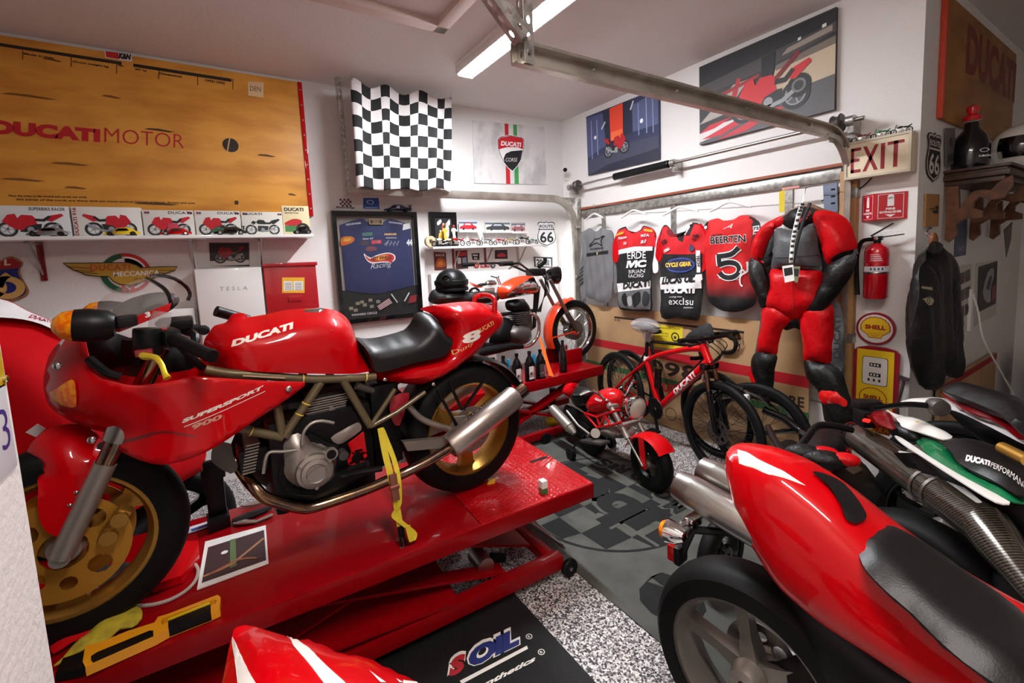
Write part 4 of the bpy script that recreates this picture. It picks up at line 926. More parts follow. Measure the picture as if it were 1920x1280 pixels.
for x,c_,lab in((893,(196,60,50),'round red badge in the row under the short shelf'),(924,(90,84,84),'round grey badge in the row under the short shelf')):
    c=WA.px(x,497.5,.003);g=G().use(flat(40,36,36));g.cyl(WA.p(*c,0),WA.p(*c,.006),.03,n=24);g.use(flat(*c_));g.disc(WA,*c,.024,.0066);g.use(flat(232,228,224));g.stroke(WA,[(c[0]-.012,c[1]+.008),(c[0],c[1]-.01),(c[0]+.012,c[1]+.008)],.006,.0072);solo(g,'round_badge',lab,'sign','round badges under the short shelf')
art('oval_sign',[(901,502),(918,501),(918,493),(901,494)],'narrow red and white sign between the two round badges','sign',(190,40,44),[('t',(240,236,232),'OILZUM',.1,.25,.8,.5)])
art('number_plate',[(1002,500),(1036,502),(1036,482),(1001,481)],'black framed plate with number 20 on the wall behind the orange bike','sign',(26,26,28),[('p',(226,226,226),[(.08,.1),(.92,.1),(.92,.9),(.08,.9)]),('t',(30,30,32),'20',.12,.18,.34,.62,.05),('p',(120,120,124),[(.56,.2),(.84,.2),(.84,.8),(.56,.8)])])
t,(u0,v0,u1,v1),F=wallbox('white_cabinet',(812,509,975,640),.08,'white_matte','low white cabinet behind the helmet and orange bike','cabinet',.004)
# ================================================================= garage door wall
E7=lambda pts:zz(1060,380,3.368,pts)
# --- big prints
t=None
art('poster',[(1103,329),(1236,297.5),(1235,165),(1099,219)],'blue-grey canvas print of a red motorcycle under a glowing orange panel','poster',(46,52,84),[
    ('p',(76,84,122),[(.0,.3),(.3,.42),(.3,.95),(.0,.98)]),('p',(84,92,128),[(.66,.5),(1,.5),(1,.96),(.66,.9)]),('p',(36,40,62),[(.3,.4),(.68,.5),(.68,1),(.26,.98)]),('p',(60,64,84),[(0,0),(1,.0),(1,.34),(.6,.36),(0,.24)]),('p',(34,36,54),[(0,0),(1,0),(1,.16),(.3,.1)]),
    ('s',(150,160,190),[(.08,.26),(.08,.9)],.01),('s',(140,150,186),[(.17,.3),(.17,.88)],.012),('s',(130,140,180),[(.76,.42),(.76,.9)],.012),('s',(150,160,196),[(.86,.42),(.86,.94)],.01),('s',(140,150,180),[(.94,.4),(.94,.94)],.01),('s',(210,214,226),[(.24,.7),(.3,.8)],.016),('s',(210,214,226),[(.66,.84),(.7,.96)],.016),
    ('p',(222,66,40),[(.37,.42),(.55,.44),(.56,.99),(.37,.98)]),('p',(236,110,60),[(.38,.44),(.54,.46),(.545,.6),(.38,.6)]),('c',(226,230,240),(.14,.6),.018),('c',(236,238,246),(.8,.62),.02),
    ('m',(176,26,34),.26,.2,.38,.36,True)],th=.025,F=WB)
art('poster',[(1312,272),(1564.5,205),(1568,12.5),(1311,126)],'large dark canvas print of a red race bike parked on a pit lane','poster',(52,50,52),[
    ('p',(30,30,34),[(0,.72),(1,.76),(1,1),(0,1)]),('p',(70,66,66),[(0,.6),(.5,.66),(1,.78),(1,.88),(0,.74)]),('p',(196,178,150),[(.56,.3),(1,.34),(1,.7),(.62,.64)]),('p',(120,108,96),[(.62,.6),(1,.66),(1,.74),(.62,.66)]),('p',(150,140,128),[(.66,.74),(.98,.8),(.98,.86),(.7,.8)]),
    ('p',(86,84,86),[(0,.0),(1,.0),(1,.36),(.5,.3),(0,.1)]),('p',(168,160,150),[(.0,.26),(.24,.3),(.42,.62),(.3,.62)]),('p',(176,40,50),[(.24,.3),(.3,.3),(.36,.66),(.33,.68)]),('p',(150,40,46),[(.2,.52),(.5,.6),(.5,.64),(.2,.57)]),
    ('p',(214,206,204),[(.0,.03),(.3,.1),(.46,.2),(.2,.2),(0,.14)]),('p',(190,36,52),[(.02,.06),(.2,.05),(.42,.16),(.36,.2)]),('p',(190,36,52),[(.0,.14),(.14,.16),(.3,.24),(.1,.22)]),('p',(190,36,52),[(.16,.0),(.4,.02),(.7,.18),(.6,.2)]),
    ('p',(24,24,28),[(.52,.42),(.6,.42),(.62,.82),(.52,.8)]),('p',(220,226,216),[(.92,.86),(.945,.865),(.945,.9),(.92,.895)]),('p',(220,226,216),[(.77,.83),(.79,.835),(.79,.865),(.77,.86)]),
    ('m',(200,30,40),.26,.12,.62,.54,False),('s',(120,20,34),[(.58,.46),(.78,.72)],.03),('c',(20,20,22),(.78,.36),.075),('c',(110,106,106),(.78,.36),.045),('c',(40,38,38),(.78,.36),.03)],th=.03,F=WB)
# --- crate panel leaning along the bottom of the door
wq=.05;tl,trr=WB.px(1098.5,571,wq),WB.px(1517,612,wq);u0,u1,vt=tl[0],WB.px(1517,715,wq)[0],tl[1];F=WB.off(wq)
t=thing('crate_panel','brown cardboard crate panel with red and green stripes along the bottom of the door','crate panel',WB.p((u0+u1)/2,0,.03))
g=G().use('cardboard');g.fbox(WB,u0,0.004,u1,vt,.034,wq,.003);g.build('board',t)
def band(p0,p1,h0,h1,c):a,b,c_,d=F.tr([(p0[0],p0[1]+h0),(p1[0],p1[1]+h1),p1,p0]);g.use(flat(*c));va,vb=(a[1]+b[1])/2,(c_[1]+d[1])/2;g.rect(F,a[0],va,b[0],vb,.0006)
g=G();band((1099,633),(1516.6,704),13,22,(180,24,36));g.build('red_stripe',t)
g=G();band((1099,676),(1516.6,770),9,15,(54,92,50));g.build('green_stripe',t)
g=G();band((1152,591),(1395,623),4,4,(44,30,28));a=F.px(1394,622);g.rect(F,a[0]-.004,a[1]-.1,a[0],a[1],.0006)
for s_,x,x1,y in(('N. 03',1152,1162,599),('Gross weight kg',1234,1266,609),('Net weight kg',1282,1308,615)):g.textpx(F,s_,(x,y+2),(x1,y+2+(x1-x)*.13),(x,y-1.6),.0006,.03)
g.build('crate_print',t)
g=G().use(flat(48,34,30));g.textpx(F,'1098',(1198,694),(1309,716),(1198,669),.0012,.025,space=1.05);g.textpx(F,'SUPERBIKE CORE',(1330,735),(1508,765),(1330,718),.0012,.03);g.use(flat(180,30,36));g.textpx(F,'DUCATI',(1228,731),(1302,745),(1228,714),.0012,.06);g.build('lettering',t)
g=G().use(flat(90,70,52));g.textpx(F,'open here and lift out the motorcycle',(1236,778),(1330,802),(1236,774),.0006,.02);c=F.px(1258,776);g.annul(F,*c,.05,.06,.0007);g.build('handling_marks',t)
art('notice',[(1228,650),(1280,655),(1280,612.5),(1228,608)],'yellow paper notice taped to the crate panel','notice',(226,204,40),[('c',(30,30,30),(.74,.5),.042),('c',(226,204,40),(.74,.5),.03),('c',(40,40,36),(.74,.48),.014),('t',(120,106,20),'ATTENTION: CRATE',.1,.82,.8,.07,.02),('t',(120,106,20),'lift with two',.1,.6,.4,.07,.02),('t',(120,106,20),'people only',.1,.48,.4,.07,.02),('t',(120,106,20),'keep this side up when opening',.1,.24,.8,.07,.02),('t',(120,106,20),'Borgo Panigale',.3,.08,.4,.05,.02)],th=.0012,F=WB.off(wq))
# --- clothes line with hangers and shirts
wl=.12;L0,L1=WB.px(1078,391,.03),WB.px(1565,345,wl)
wire=lambda u:L0[1]+(L1[1]-L0[1])*(u-L0[0])/(L1[0]-L0[0])
t=thing('clothes_line','thin wire clothes line stretched across the garage door','line',WB.p((L0[0]+L1[0])/2,L0[1],wl));g=G().use('galvanised');Fw=WB
g.tube([WB.p(L0[0],L0[1],.03),WB.p(L0[0]+.2,wire(L0[0]+.2),wl),WB.p(L1[0],L1[1],wl)],.0025,6);g.build('wire',t)
a=WB.px(1483,360,wl);g=G().use(flat(206,140,130));g.box(WB.p(a[0],wire(a[0]),wl),(.11,.018,.018),WB.U,WB.V,.004);g.build('turnbuckle',t)
def hanger(t,u,span,drop,m='white_matte',w=wl,sway=0.0,hook='steel'):
    z=wire(u);g=G().use(hook);g.tube([WB.p(u-.012,z+.004,w),WB.p(u-.01,z+.018,w),WB.p(u+.006,z+.02,w),WB.p(u+.012,z+.008,w),WB.p(u+.002,z-.012,w),WB.p(u,z-drop,w)],.0022,6,sm=3);g.build('hanger_hook',t)
    g=G().use(m);g.tube([WB.p(u-span,z-drop-.055,w),WB.p(u-span*.6,z-drop-.03,w),WB.p(u,z-drop,w),WB.p(u+span*.6,z-drop-.03,w),WB.p(u+span,z-drop-.055,w)],[.006,.011,.009,.011,.006],8,sm=4);g.build('hanger',t)
def garment(name,label,cat,pieces,prints,hu=None,hang=(.15,.1),hm='white_matte',wc=wl,grp='racing shirts on the clothes line',hg=True):
    """pieces: (part, material, outline px, half thickness, centre w); prints are drawn on the first piece's surface"""
    cu=WB.px(*E7([(hu,400)])[0],wc)[0]if hu else None
    allp=[WB.px(*q,wc)for pc in pieces for q in E7(pc[2])];b=min(q[1]for q in allp);um=sum(q[0]for q in allp)/len(allp)
    t=thing(name,label,cat,WB.p(um,b,wc),grp);bv=None;tot=G()
    for pn,m,pts,th,dw in pieces:
        P=smooth(WB.tr(E7(pts),wc+dw),3);g=G().use(m);g.body(WB,P,th,th*2.0,wc=lambda u,v,dw=dw:wc+dw+.006*math.sin(u*60+v*8)+.004*math.sin(u*23-v*31),res=.025);g.build(pn,t)
        tot.add(g.v,g.f)
    S_=(tot.bvh(),1)
    k=0
    for pn,ds in prints.items():
        g=G()
        for d in ds:
            w=.0015+.0007*k;k+=1;g.use(flat(*d[1],.8))
            if d[0]=='p':g.polysurf(WB,(smooth if len(d)>3 else(lambda q,n:q))(WB.tr(E7(d[2]),wc+.02),3),S_,w,.02)
            elif d[0]=='t':
                a,b_,c=[V3(WB.px(*q,wc+.02))for q in E7(d[3])];g.text(WB,d[2],a[0],a[1],1,1,w,d[4]if len(d)>4 else .03,d[5]if len(d)>5 else 0,surf=S_,eu=b_-a,ev=c-a)
            elif d[0]=='s':
                P=WB.tr(E7(d[2]),wc+.02);g2=G();P=smooth(P,3,False);n=[]
                for i in range(len(P)):a=V3(P[max(i-1,0)]);b_=V3(P[min(i+1,len(P)-1)]);q=unit(b_-a);n.append(np.array([-q[1],q[0]])*d[3]/2)
                pp=[x for i in range(len(P))for x in(V3(P[i])+n[i],V3(P[i])-n[i])];g.map2(WB,pp,[(2*i,2*i+1,2*i+3,2*i+2)for i in range(len(P)-1)],w,S_)
        g.build(pn,t)
    if hg:hanger(t,cu,hang[0],hang[1],hm,wc)
    return t,S_
BK,WT,RD=(16,16,18),(236,234,234),(200,20,30)
garment('grey_shirt','grey long-sleeved shirt, first on the clothes line from the corner','shirt',[('shirt_body','cloth_grey',[(160,160),(180,178),(205,178),(222,158),(262,168),(300,190),(303,330),(298,540),(285,615),(230,635),(180,612),(132,585),(125,430),(126,300),(112,250),(110,188)],.022,0),
    ('sleeve','cloth_grey',[(122,180),(100,202),(95,320),(92,420),(95,520),(104,600),(126,605),(126,500),(130,400),(136,260)],.018,.01),('sleeve','cloth_grey',[(285,175),(305,195),(318,300),(325,420),(328,560),(312,570),(300,430),(292,300)],.018,-.01)],
    {'print':[('p',BK,[(152,268),(185,228),(215,222),(240,205),(255,210),(228,238),(232,280),(205,258),(178,266),(160,285)]),('p',(112,112,114),[(166,264),(190,236),(216,230),(236,216),(222,238),(224,264),(204,250),(178,258)]),('t',BK,'MOTORING',((162,300),(242,292),(162,288)),.03),('p',BK,[(134,340),(272,320),(272,300),(134,320)]),('p',(220,200,120),[(200,328),(208,327),(208,312),(200,313)])],
     'sleeve_stripes':[('p',BK,[(92+0,y+26),(114,y),(114,y+10),(92,y+38)])for y in(398,422,446,470,494)]},190,(.13,.075))
garment('racing_shirt','red, white and black racing shirt, second on the clothes line from the corner','shirt',[('shirt_body','cloth_black',[(378,150),(400,172),(440,186),(472,172),(490,145),(545,160),(572,200),(560,300),(545,420),(545,560),(540,680),(500,686),(420,680),(345,670),(330,600),(330,420),(335,300),(318,210),(335,172)],.028,0),
    ('sleeve','cloth_red',[(345,168),(318,200),(302,290),(298,360),(330,372),(340,280)],.022,.008),('sleeve','cloth_white',[(545,160),(574,190),(582,260),(578,340),(590,420),(560,440),(550,330)],.022,-.008)],
    {'colour_blocks':[('p',RD,[(335,178),(378,156),(400,176),(440,190),(474,174),(490,150),(545,164),(566,200),(560,282),(440,278),(330,300),(322,215)]),('p',WT,[(330,300),(440,276),(545,276),(545,302),(440,306),(330,328)]),('p',WT,[(330,510),(540,490),(540,540),(334,564)]),('p',(104,104,106),[(334,566),(540,542),(540,672),(440,676),(345,662)]),('p',BK,[(360,590),(390,570),(400,640),(372,650)],1),('p',BK,[(420,600),(470,560),(480,620),(440,660)],1),('p',(40,40,42),[(500,560),(530,580),(520,650),(496,640)],1),('p',(170,170,172),[(398,600),(420,590),(425,640),(404,650)],1)],
     'lettering':[('t',WT,'ERDE',((398,356),(516,350),(398,312)),.01),('t',WT,'IVIC',((388,412),(518,406),(388,366)),.07,.15),('t',WT,'BRIAN',((410,446),(505,440),(410,424)),0),('t',WT,'RACING',((405,474),(500,468),(405,452)),0),('t',BK,'DUCATI',((372,545),(535,526),(372,505)),.05,.1),('p',(236,150,30),[(322,200),(372,180),(374,194),(324,214)]),('p',(236,150,30),[(504,164),(548,172),(548,186),(504,178)]),('t',WT,'PATA',((486,216),(534,212),(486,200)),.04),('t',WT,'R1',((482,258),(520,252),(482,238)),.05,.2),('t',WT,'Rizoma',((348,232),(396,222),(348,216)),.02),('t',WT,'AKRA',((372,266),(398,262),(372,248)),.02)]},435,(.15,.07))
garment('team_shirt','red and black team shirt with open white collar, third on the clothes line','shirt',[('shirt_body','cloth_black',[(640,140),(680,190),(720,210),(780,170),(800,128),(850,135),(880,200),(884,330),(876,440),(865,560),(846,730),(780,736),(700,724),(606,725),(602,560),(604,420),(610,330),(592,240),(606,160)],.032,0),
    ('sleeve','cloth_red',[(625,148),(598,190),(575,290),(566,345),(600,372),(616,300)],.024,.008),('sleeve','cloth_red',[(850,132),(884,180),(890,300),(886,420),(860,430),(862,300)],.024,.008)],
    {'colour_blocks':[('p',RD,[(610,160),(640,146),(680,194),(720,212),(780,174),(800,134),(850,140),(874,200),(878,320),(730,326),(612,322),(598,240)]),('p',(120,16,30),[(640,170),(690,200),(735,236),(700,215),(660,215)],1),('p',BK,[(690,200),(760,180),(745,250),(716,236)]),('p',BK,[(768,208),(782,140),(806,118),(792,208)]),('p',WT,[(602,470),(860,450),(866,540),(604,548)]),('p',BK,[(650,460),(828,452),(824,470),(650,478)]),('p',(60,80,160),[(648,400),(670,360),(740,346),(800,356),(824,390),(800,424),(740,440),(670,430)],1),('p',(24,30,70),[(656,400),(676,366),(740,353),(796,362),(815,390),(795,418),(740,431),(676,424)],1),('p',WT,[(832,300),(858,300),(852,440),(832,440)])],
     'lettering':[('t',(244,196,60),'CYCLE GEAR',((640,408),(808,398),(640,380)),.05),('t',BK,'LUCAS OIL',((618,515),(828,500),(618,470)),.06,.2),('t',WT,'DUCATI',((632,570),(828,572),(632,528)),.07,.1),('t',WT,'exclsu',((664,640),(818,645),(664,598)),.0),('t',WT,'racing team',((668,600),(750,598),(668,588)),0),('t',WT,'motorsport',((760,668),(820,668),(760,656)),0),('t',WT,'33',((766,208),(776,176),(752,202)),.05),('t',BK,'69',((612,266),(650,258),(612,236)),.03),('t',BK,'ZP',((806,236),(850,228),(806,206)),.04,.2),('t',WT,'S',((636,316),(674,296),(630,300)),.03),('p',(60,60,90),[(792,290),(806,260),(822,290),(806,306)],1),('t',BK,'TECH',((838,330),(838,400),(856,330)),.03)]},725,(.17,.07))
t,S_=garment('red_jersey','red and black jersey with big black number five, fourth on the clothes line','shirt',[('shirt_body',mat('jersey_fade',(198,16,20),.75),[(960,98),(1000,112),(1070,104),(1110,80),(1165,84),(1205,110),(1190,180),(1172,280),(1166,400),(1192,480),(1200,600),(1180,655),(1080,690),(970,672),(905,610),(892,430),(874,320),(872,240),(892,150),(905,118)],.03,0),
    ('sleeve','cloth_black',[(905,118),(880,140),(868,165),(890,172),(906,160)],.018,.006),('sleeve','cloth_black',[(1165,88),(1205,108),(1226,130),(1230,175),(1200,190),(1178,150)],.018,.006)],
    {'lettering':[('t',WT,'BEERTEN',((924,262),(1142,250),(922,214)),.055),('t',BK,'BEERTEN',((926,260),(1140,248),(924,216)),.03),('t',BK,'Jamie',((926,216),(1000,208),(926,200)),.02,.3),('t',WT,'A',((1006,166),(1056,160),(1012,138)),-.01,.5),('t',WT,'live and ride like a champion',((974,480),(1110,490),(974,470)),0),
        *[('s',c,q,w)for c,w in((WT,.052),(BK,.036))for q in([(968,338),(1050,326),(1106,282)],[(974,326),(984,396)],[(976,392),(1040,376),(1096,394),(1102,440),(1058,470),(1004,464),(980,440)])],('s',WT,[(1146,372),(1150,430),(1118,460),(1112,510),(1128,526)],.012),('s',WT,[(1112,440),(1126,420),(1140,440)],.008)],
     'patches':[('p',WT,[(1184,150),(1222,142),(1226,178),(1190,184)]),('t',BK,'72',((1188,176),(1222,168),(1186,156)),.05),('p',WT,[(874,152),(890,144),(896,158),(880,166)],1)]},1035,(.16,.06))
nt=MATS['jersey_fade'].node_tree;b_=nt.nodes['Principled BSDF'];tc=nt.nodes.new('ShaderNodeTexCoord');sx=nt.nodes.new('ShaderNodeSeparateXYZ');nt.links.new(tc.outputs['Object'],sx.inputs[0]);r_=nt.nodes.new('ShaderNodeValToRGB');r_.color_ramp.elements[0].position=.10;r_.color_ramp.elements[1].position=.30;r_.color_ramp.elements[0].color=rgb(18,16,18);r_.color_ramp.elements[1].color=rgb(200,14,20);nt.links.new(sx.outputs[2],r_.inputs[0]);nt.links.new(r_.outputs[0],b_.inputs['Base Color'])
# --- leather suit
ws=.22
cu=WB.px(1503,375,ws)[0];bz=WB.px(1560,795,ws)[1]
SU=thing('leather_suit','red, black and grey leather riding suit hanging at the right end of the clothes line','riding suit',WB.p(cu,bz,ws))
def sp(name,m,pts,th,dw,R=None,hard=(),ang=38,tot=None):
    P=smooth(WB.tr(E7(pts),ws+dw),3);g=G().use(m);th*=.8;g.body(WB,P,th,R or th*.75,wc=lambda u,v:ws+dw+.004*math.sin(u*50+v*30),res=.025);g.build(name,SU)
    if tot is not None:tot.add(g.v,g.f)
TS=G()
sp('trouser_leg','leather_red',[(1255,650),(1236,760),(1215,880),(1210,955),(1270,950),(1330,965),(1350,880),(1372,800),(1440,735),(1400,640)],.075,0,tot=TS)
sp('trouser_leg','leather_red',[(1480,700),(1484,800),(1500,900),(1512,1000),(1590,1008),(1668,1020),(1700,900),(1706,800),(1690,640),(1560,620)],.08,0,tot=TS)
sp('crotch_panel','leather_black',[(1360,680),(1440,700),(1520,690),(1486,800),(1450,790),(1380,800)],.05,-.02)
sp('side_panel','leather_grey',[(1676,640),(1690,800),(1680,1000),(1740,1080),(1762,900),(1758,760),(1735,640)],.06,.0)
sp('side_panel','leather_grey',[(1262,660),(1246,780),(1222,960),(1196,950),(1215,860),(1238,700)],.06,.0)
sp('knee_section','leather_black',[(1210,940),(1330,955),(1322,1060),(1310,1180),(1290,1260),(1220,1200),(1180,1080),(1172,1010)],.07,.0)
sp('knee_section','leather_black',[(1512,990),(1600,1000),(1680,1015),(1740,1060),(1790,1200),(1850,1400),(1660,1400),(1620,1280),(1590,1180),(1524,1110)],.075,.0)
sp('knee_slider',mat('slider_red',(214,20,20),.15,0,1.0),[(1604,1200),(1640,1176),(1700,1182),(1740,1220),(1780,1250),(1775,1285),(1720,1280),(1640,1270),(1606,1240)],.06,.05)
sp('knee_slider','slider_red',[(1165,1060),(1185,1100),(1205,1150),(1180,1140),(1160,1090)],.05,.03)
sp('torso','leather_red',[(1300,420),(1290,540),(1262,660),(1340,690),(1440,740),(1520,700),(1650,650),(1625,520),(1610,420),(1450,410)],.095,.01,tot=TS)
sp('chest_panel','leather_grey',[(1330,160),(1318,280),(1300,400),(1330,424),(1440,418),(1600,440),(1622,410),(1600,280),(1570,130),(1460,180)],.1,.015,tot=TS)
sp('flank_panel','leather_black',[(1315,170),(1270,270),(1240,400),(1282,560),(1300,440),(1330,280)],.08,.0)
sp('flank_panel','leather_black',[(1570,130),(1640,260),(1668,400),(1640,560),(1610,430),(1600,280)],.08,.0)
sp('shoulder','leather_red',[(1390,78),(1310,105),(1240,150),(1190,230),(1170,350),(1235,395),(1270,290),(1320,170),(1370,140)],.09,.005,tot=TS)
sp('shoulder','leather_red',[(1560,70),(1620,45),(1700,60),(1780,105),(1822,190),(1832,310),(1660,395),(1610,240),(1575,150)],.1,.005,tot=TS)
sp('sleeve','leather_black',[(1172,345),(1158,430),(1168,500),(1205,580),(1232,660),(1262,660),(1302,635),(1285,540),(1262,450),(1238,392)],.06,.03)
sp('sleeve','leather_black',[(1660,395),(1832,320),(1822,420),(1780,500),(1690,620),(1600,690),(1512,668),(1550,610),(1620,500)],.065,.05)
sp('collar','leather_black',[(1430,40),(1380,75),(1370,130),(1440,170),(1520,165),(1580,120),(1590,40),(1540,10)],.07,.0,tot=TS)
sb=(TS.bvh(),1)
g=G()
for ps,c_,wd in(([(1190,350),(1240,378)],BK,.012),([(1168,338),(1236,380)],(180,60,66),.006),([(1664,376),(1740,330),(1828,306)],BK,.03),([(1664,388),(1740,344),(1828,320)],(190,40,50),.008),([(1318,350),(1440,345),(1600,330)],(40,42,44),.006),([(1300,420),(1440,400),(1610,410)],(40,42,44),.006),([(1440,440),(1440,700)],(150,10,20),.006)):
    P=[V3(q)for q in smooth(WB.tr(E7(ps),ws+.08),5,False)];n=[np.array([-(b-a)[1],(b-a)[0]])for a,b in[(unit(P[max(i-1,0)])*0+P[max(i-1,0)],P[min(i+1,len(P)-1)])for i in range(len(P))]]
    n=[unit(q)*wd/2 for q in n];g.use(flat(*c_));g.map2(WB,[x for i in range(len(P))for x in(P[i]+n[i],P[i]-n[i])],[(2*i,2*i+1,2*i+3,2*i+2)for i in range(len(P)-1)],.002,sb)
g.build('seams',SU)
g=G().use(flat(30,30,34));a,b,c=[V3(WB.px(*q,ws+.06))for q in E7([(1742,990),(1742,705),(1690,985)])];g.text(WB,'DUCATI',a[0],a[1],1,1,ws+.062,.03,eu=b-a,ev=-(c-a));
Fs=WB.off(ws+.063);g.v=[];g.f=[];g.mi=[];g.textpx(Fs,'DUCATI',E7([(1735,985)])[0],E7([(1742,710)])[0],E7([(1693,985)])[0],.001,.03);g.build('leg_lettering',SU)
g=G().use(flat(214,60,70));a=E7([(1496,140),(1552,66),(1478,112)]);g.textpx(WB.off(ws+.075),'DUCATI',a[0],a[1],a[2],.001,.02);g.build('collar_lettering',SU)
z=wire(cu);g=G().use('shelf_wood');q=WB.px(*E7([(1500,20)])[0],ws);g.tube([WB.p(q[0]-.16,q[1]-.09,ws),WB.p(q[0],q[1]+.0,ws),WB.p(q[0]+.16,q[1]-.07,ws)],.014,8,sm=3);g.build('hanger',SU)
g=G().use('steel');g.tube([WB.p(q[0],q[1],ws),WB.p(q[0],z-.02,ws-.03),WB.p(q[0]+.012,z+.008,wl+.004),WB.p(q[0],z+.014,wl),WB.p(q[0]-.008,z,wl-.006)],.003,6,sm=3);g.build('hanger_hook',SU)
# lanyard with paper tags round the suit's neck
wt_=ws+.135
t=thing('lanyard','black and white lanyard with paper tags hanging on the leather suit','lanyard',WB.p(*WB.px(*E7([(1430,520)])[0],wt_),wt_));Fl=WB.off(wt_)
g=G().use(flat(224,222,220));pp=Fl.tr(E7([(1500,0),(1478,60),(1450,170),(1435,260),(1425,380)]));g.stroke(Fl,pp,.026,0,3);g.use(flat(20,20,22))
for k in range(12):s_=k/12+.02;i=s_*4;a=V3(pp[int(i)])+(V3(pp[min(int(i)+1,4)])-V3(pp[int(i)]))*(i-int(i));g.rect(Fl,a[0]-.01,a[1]-.012,a[0]+.01,a[1]+.004,.0006)
g.build('strap',t,solid=.002);g=G().use(flat(20,20,22));g.stroke(Fl.off(-.002),Fl.tr(E7([(1545,0),(1500,120),(1460,260),(1435,380)])),.02,0,3);g.build('strap',t,solid=.002)
for k,(ps,c_)in enumerate((([(1370,400),(1440,390),(1450,490),(1388,505)],(232,230,226)),([(1442,400),(1486,402),(1470,505),(1450,500)],(120,120,90)))):
    g=G().use(flat(*c_));P=Fl.tr(E7(ps));g.plate(Fl,[P[::-1]if False else P],.002+.002*k,.003+.002*k);g.use(flat(22,22,24));q=[tuple(V3(P[0])*(1-x)*(1-y)+V3(P[1])*x*(1-y)+V3(P[2])*x*y+V3(P[3])*(1-x)*y)for x,y in((.1,.15),(.9,.15),(.9,.62),(.1,.62))];g.poly(Fl,q,.0036+.002*k);g.build('paper_tag',t)
# --- things at the right door post
a=[WB.px(*q,.03)for q in((1545,398),(1571,396),(1569,342),(1543,346))]
g=G().use(mat('lock_plate',(120,130,150),.4,.4));g.plate(WB,[a],.005,.03);g.use('black_plastic')
for y in(355,368,381):q=WB.px(1562,y,.0302);g.rect(WB,q[0]-.012,q[1]-.006,q[0]+.012,q[1]+.006,.0306)
solo(g,'door_hinge_plate','blue-grey slotted metal plate beside the door post, below the track curve','plate')
g=G().use('webbing');a=WB.tr([(1461,398),(1471,397),(1471,356),(1461,359)],wl+.03);g.plate(WB,[a],wl+.028,wl+.031);solo(g,'yellow_strap','short yellow strap looped over the clothes line beside the suit','strap')
# --- EXIT sign
we=.11
u0,u1=WB.px(1584,300,we)[0],WB.px(1709,285,we)[0];v1,v0=WB.px(1650,256,we)[1],WB.px(1650,328.5,we)[1]
t=thing('exit_sign','cream EXIT sign box with dark red letters on the white wall','sign',WB.p((u0+u1)/2,v0,0));F=WB.off(we)
cream=mat('sign_cream',(226,212,184),.4,vary=(12,(206,188,156),.5,.75));g=G().use(cream);g.fbox(WB,u0,v0,u1,v1,.01,we,.006);g.build('sign_case',t)
g=G().use(mat('sign_rim',(196,186,166),.4));fr=.012;g.plate(WB,[[(u0,v0),(u1,v0),(u1,v1),(u0,v1)],[(u0+fr,v0+fr),(u0+fr,v1-fr),(u1-fr,v1-fr),(u1-fr,v0+fr)]],we-.004,we+.006);g.build('rim',t)
W_,H_=u1-u0,v1-v0
g=G().use(flat(140,24,34,.4));R_=lambda x0,y0,x1,y1:g.rect(F,u0+W_*x0,v0+H_*y0,u0+W_*x1,v0+H_*y1,.001)
R_(.1,.16,.15,.82)
for y in(.16,.45,.74):R_(.1,y,.26 if y!=.45 else .24,y+.085)
S4=lambda a,b,d=.058:g.poly(F,[(u0+W_*(a[0]-d/2),v0+H_*a[1]),(u0+W_*(a[0]+d/2),v0+H_*a[1]),(u0+W_*(b[0]+d/2),v0+H_*b[1]),(u0+W_*(b[0]-d/2),v0+H_*b[1])],.001)
S4((.32,.16),(.5,.82));S4((.5,.16),(.32,.82));R_(.565,.16,.625,.82);R_(.75,.16,.81,.82);R_(.66,.74,.9,.82);g.build('lettering',t)
g=G().use('black_plastic');g.tube([WB.p(u0+.12,v0+.002,.05),WB.p(u0+.05,v0-.05,.02),WB.p(u0-.05,v0-.06,.02),WB.p(u0-.16,v0-.1,.02)],.004,6,sm=4);g.build('cord',t)
for x,m,lab in((.2,'red_dark','small red model bike on top of the EXIT sign, leftmost of three'),(.5,'green_paint','small green model bike on top of the EXIT sign'),(.8,'black_gloss','small dark silver model bike on top of the EXIT sign, rightmost of three')):
    mini_bike('model_motorcycle',Fr(WB.p(u0+W_*x,v1,.06),(0,-1,0),(0,0,1),(-1,0,0)),.105,m,lab,'model motorcycles on the EXIT sign')
# --- projecting fire extinguisher sign
qa,qb=WB.px(1617,387,0),WB.px(1702,385,0);vt,vb=WB.px(1655,362,.05)[1],WB.px(1655,412,.05)[1];um=qa[0]+(qb[0]-qa[0])*.38;wr=.07
g=G().use(flat(186,16,34,.35))
A,B,C_=V3(WB.p(qa[0],vb,.003)),V3(WB.p(um,vb,wr)),V3(WB.p(qb[0],vb,.003));up=V3((0,0,vt-vb))
for p,q in((A,B),(B,C_)):
    Fq=Fr(p,q-p,up,None);Fq=Fr(p,q-p,up,np.cross(unit(q-p),unit(up)));w_=np.linalg.norm(q-p);h_=vt-vb;g.use(flat(186,16,34,.35));g.plate(Fq,[[(0,0),(w_,0),(w_,h_),(0,h_)]],-.003,0);g.use(flat(240,236,234));Z_=lambda x,y:(w_*x,h_*y)
    g.stroke(Fq,[Z_(.12,.06),Z_(.88,.06),Z_(.88,.94),Z_(.12,.94)],.003,.0006,closed=True);g.rect(Fq,*Z_(.4,.5),*Z_(.6,.84),.0006);g.disc(Fq,w_*.5,h_*.84,w_*.1,.0006);g.text(Fq,'FIRE',*Z_(.36,.36),w_*.28,h_*.08,.0008,.04);g.text(Fq,'EXTINGUISHER',*Z_(.17,.24),w_*.66,h_*.08,.0008,.04);g.poly(Fq,[Z_(.5,.09),Z_(.66,.19),Z_(.34,.19)],.0006)
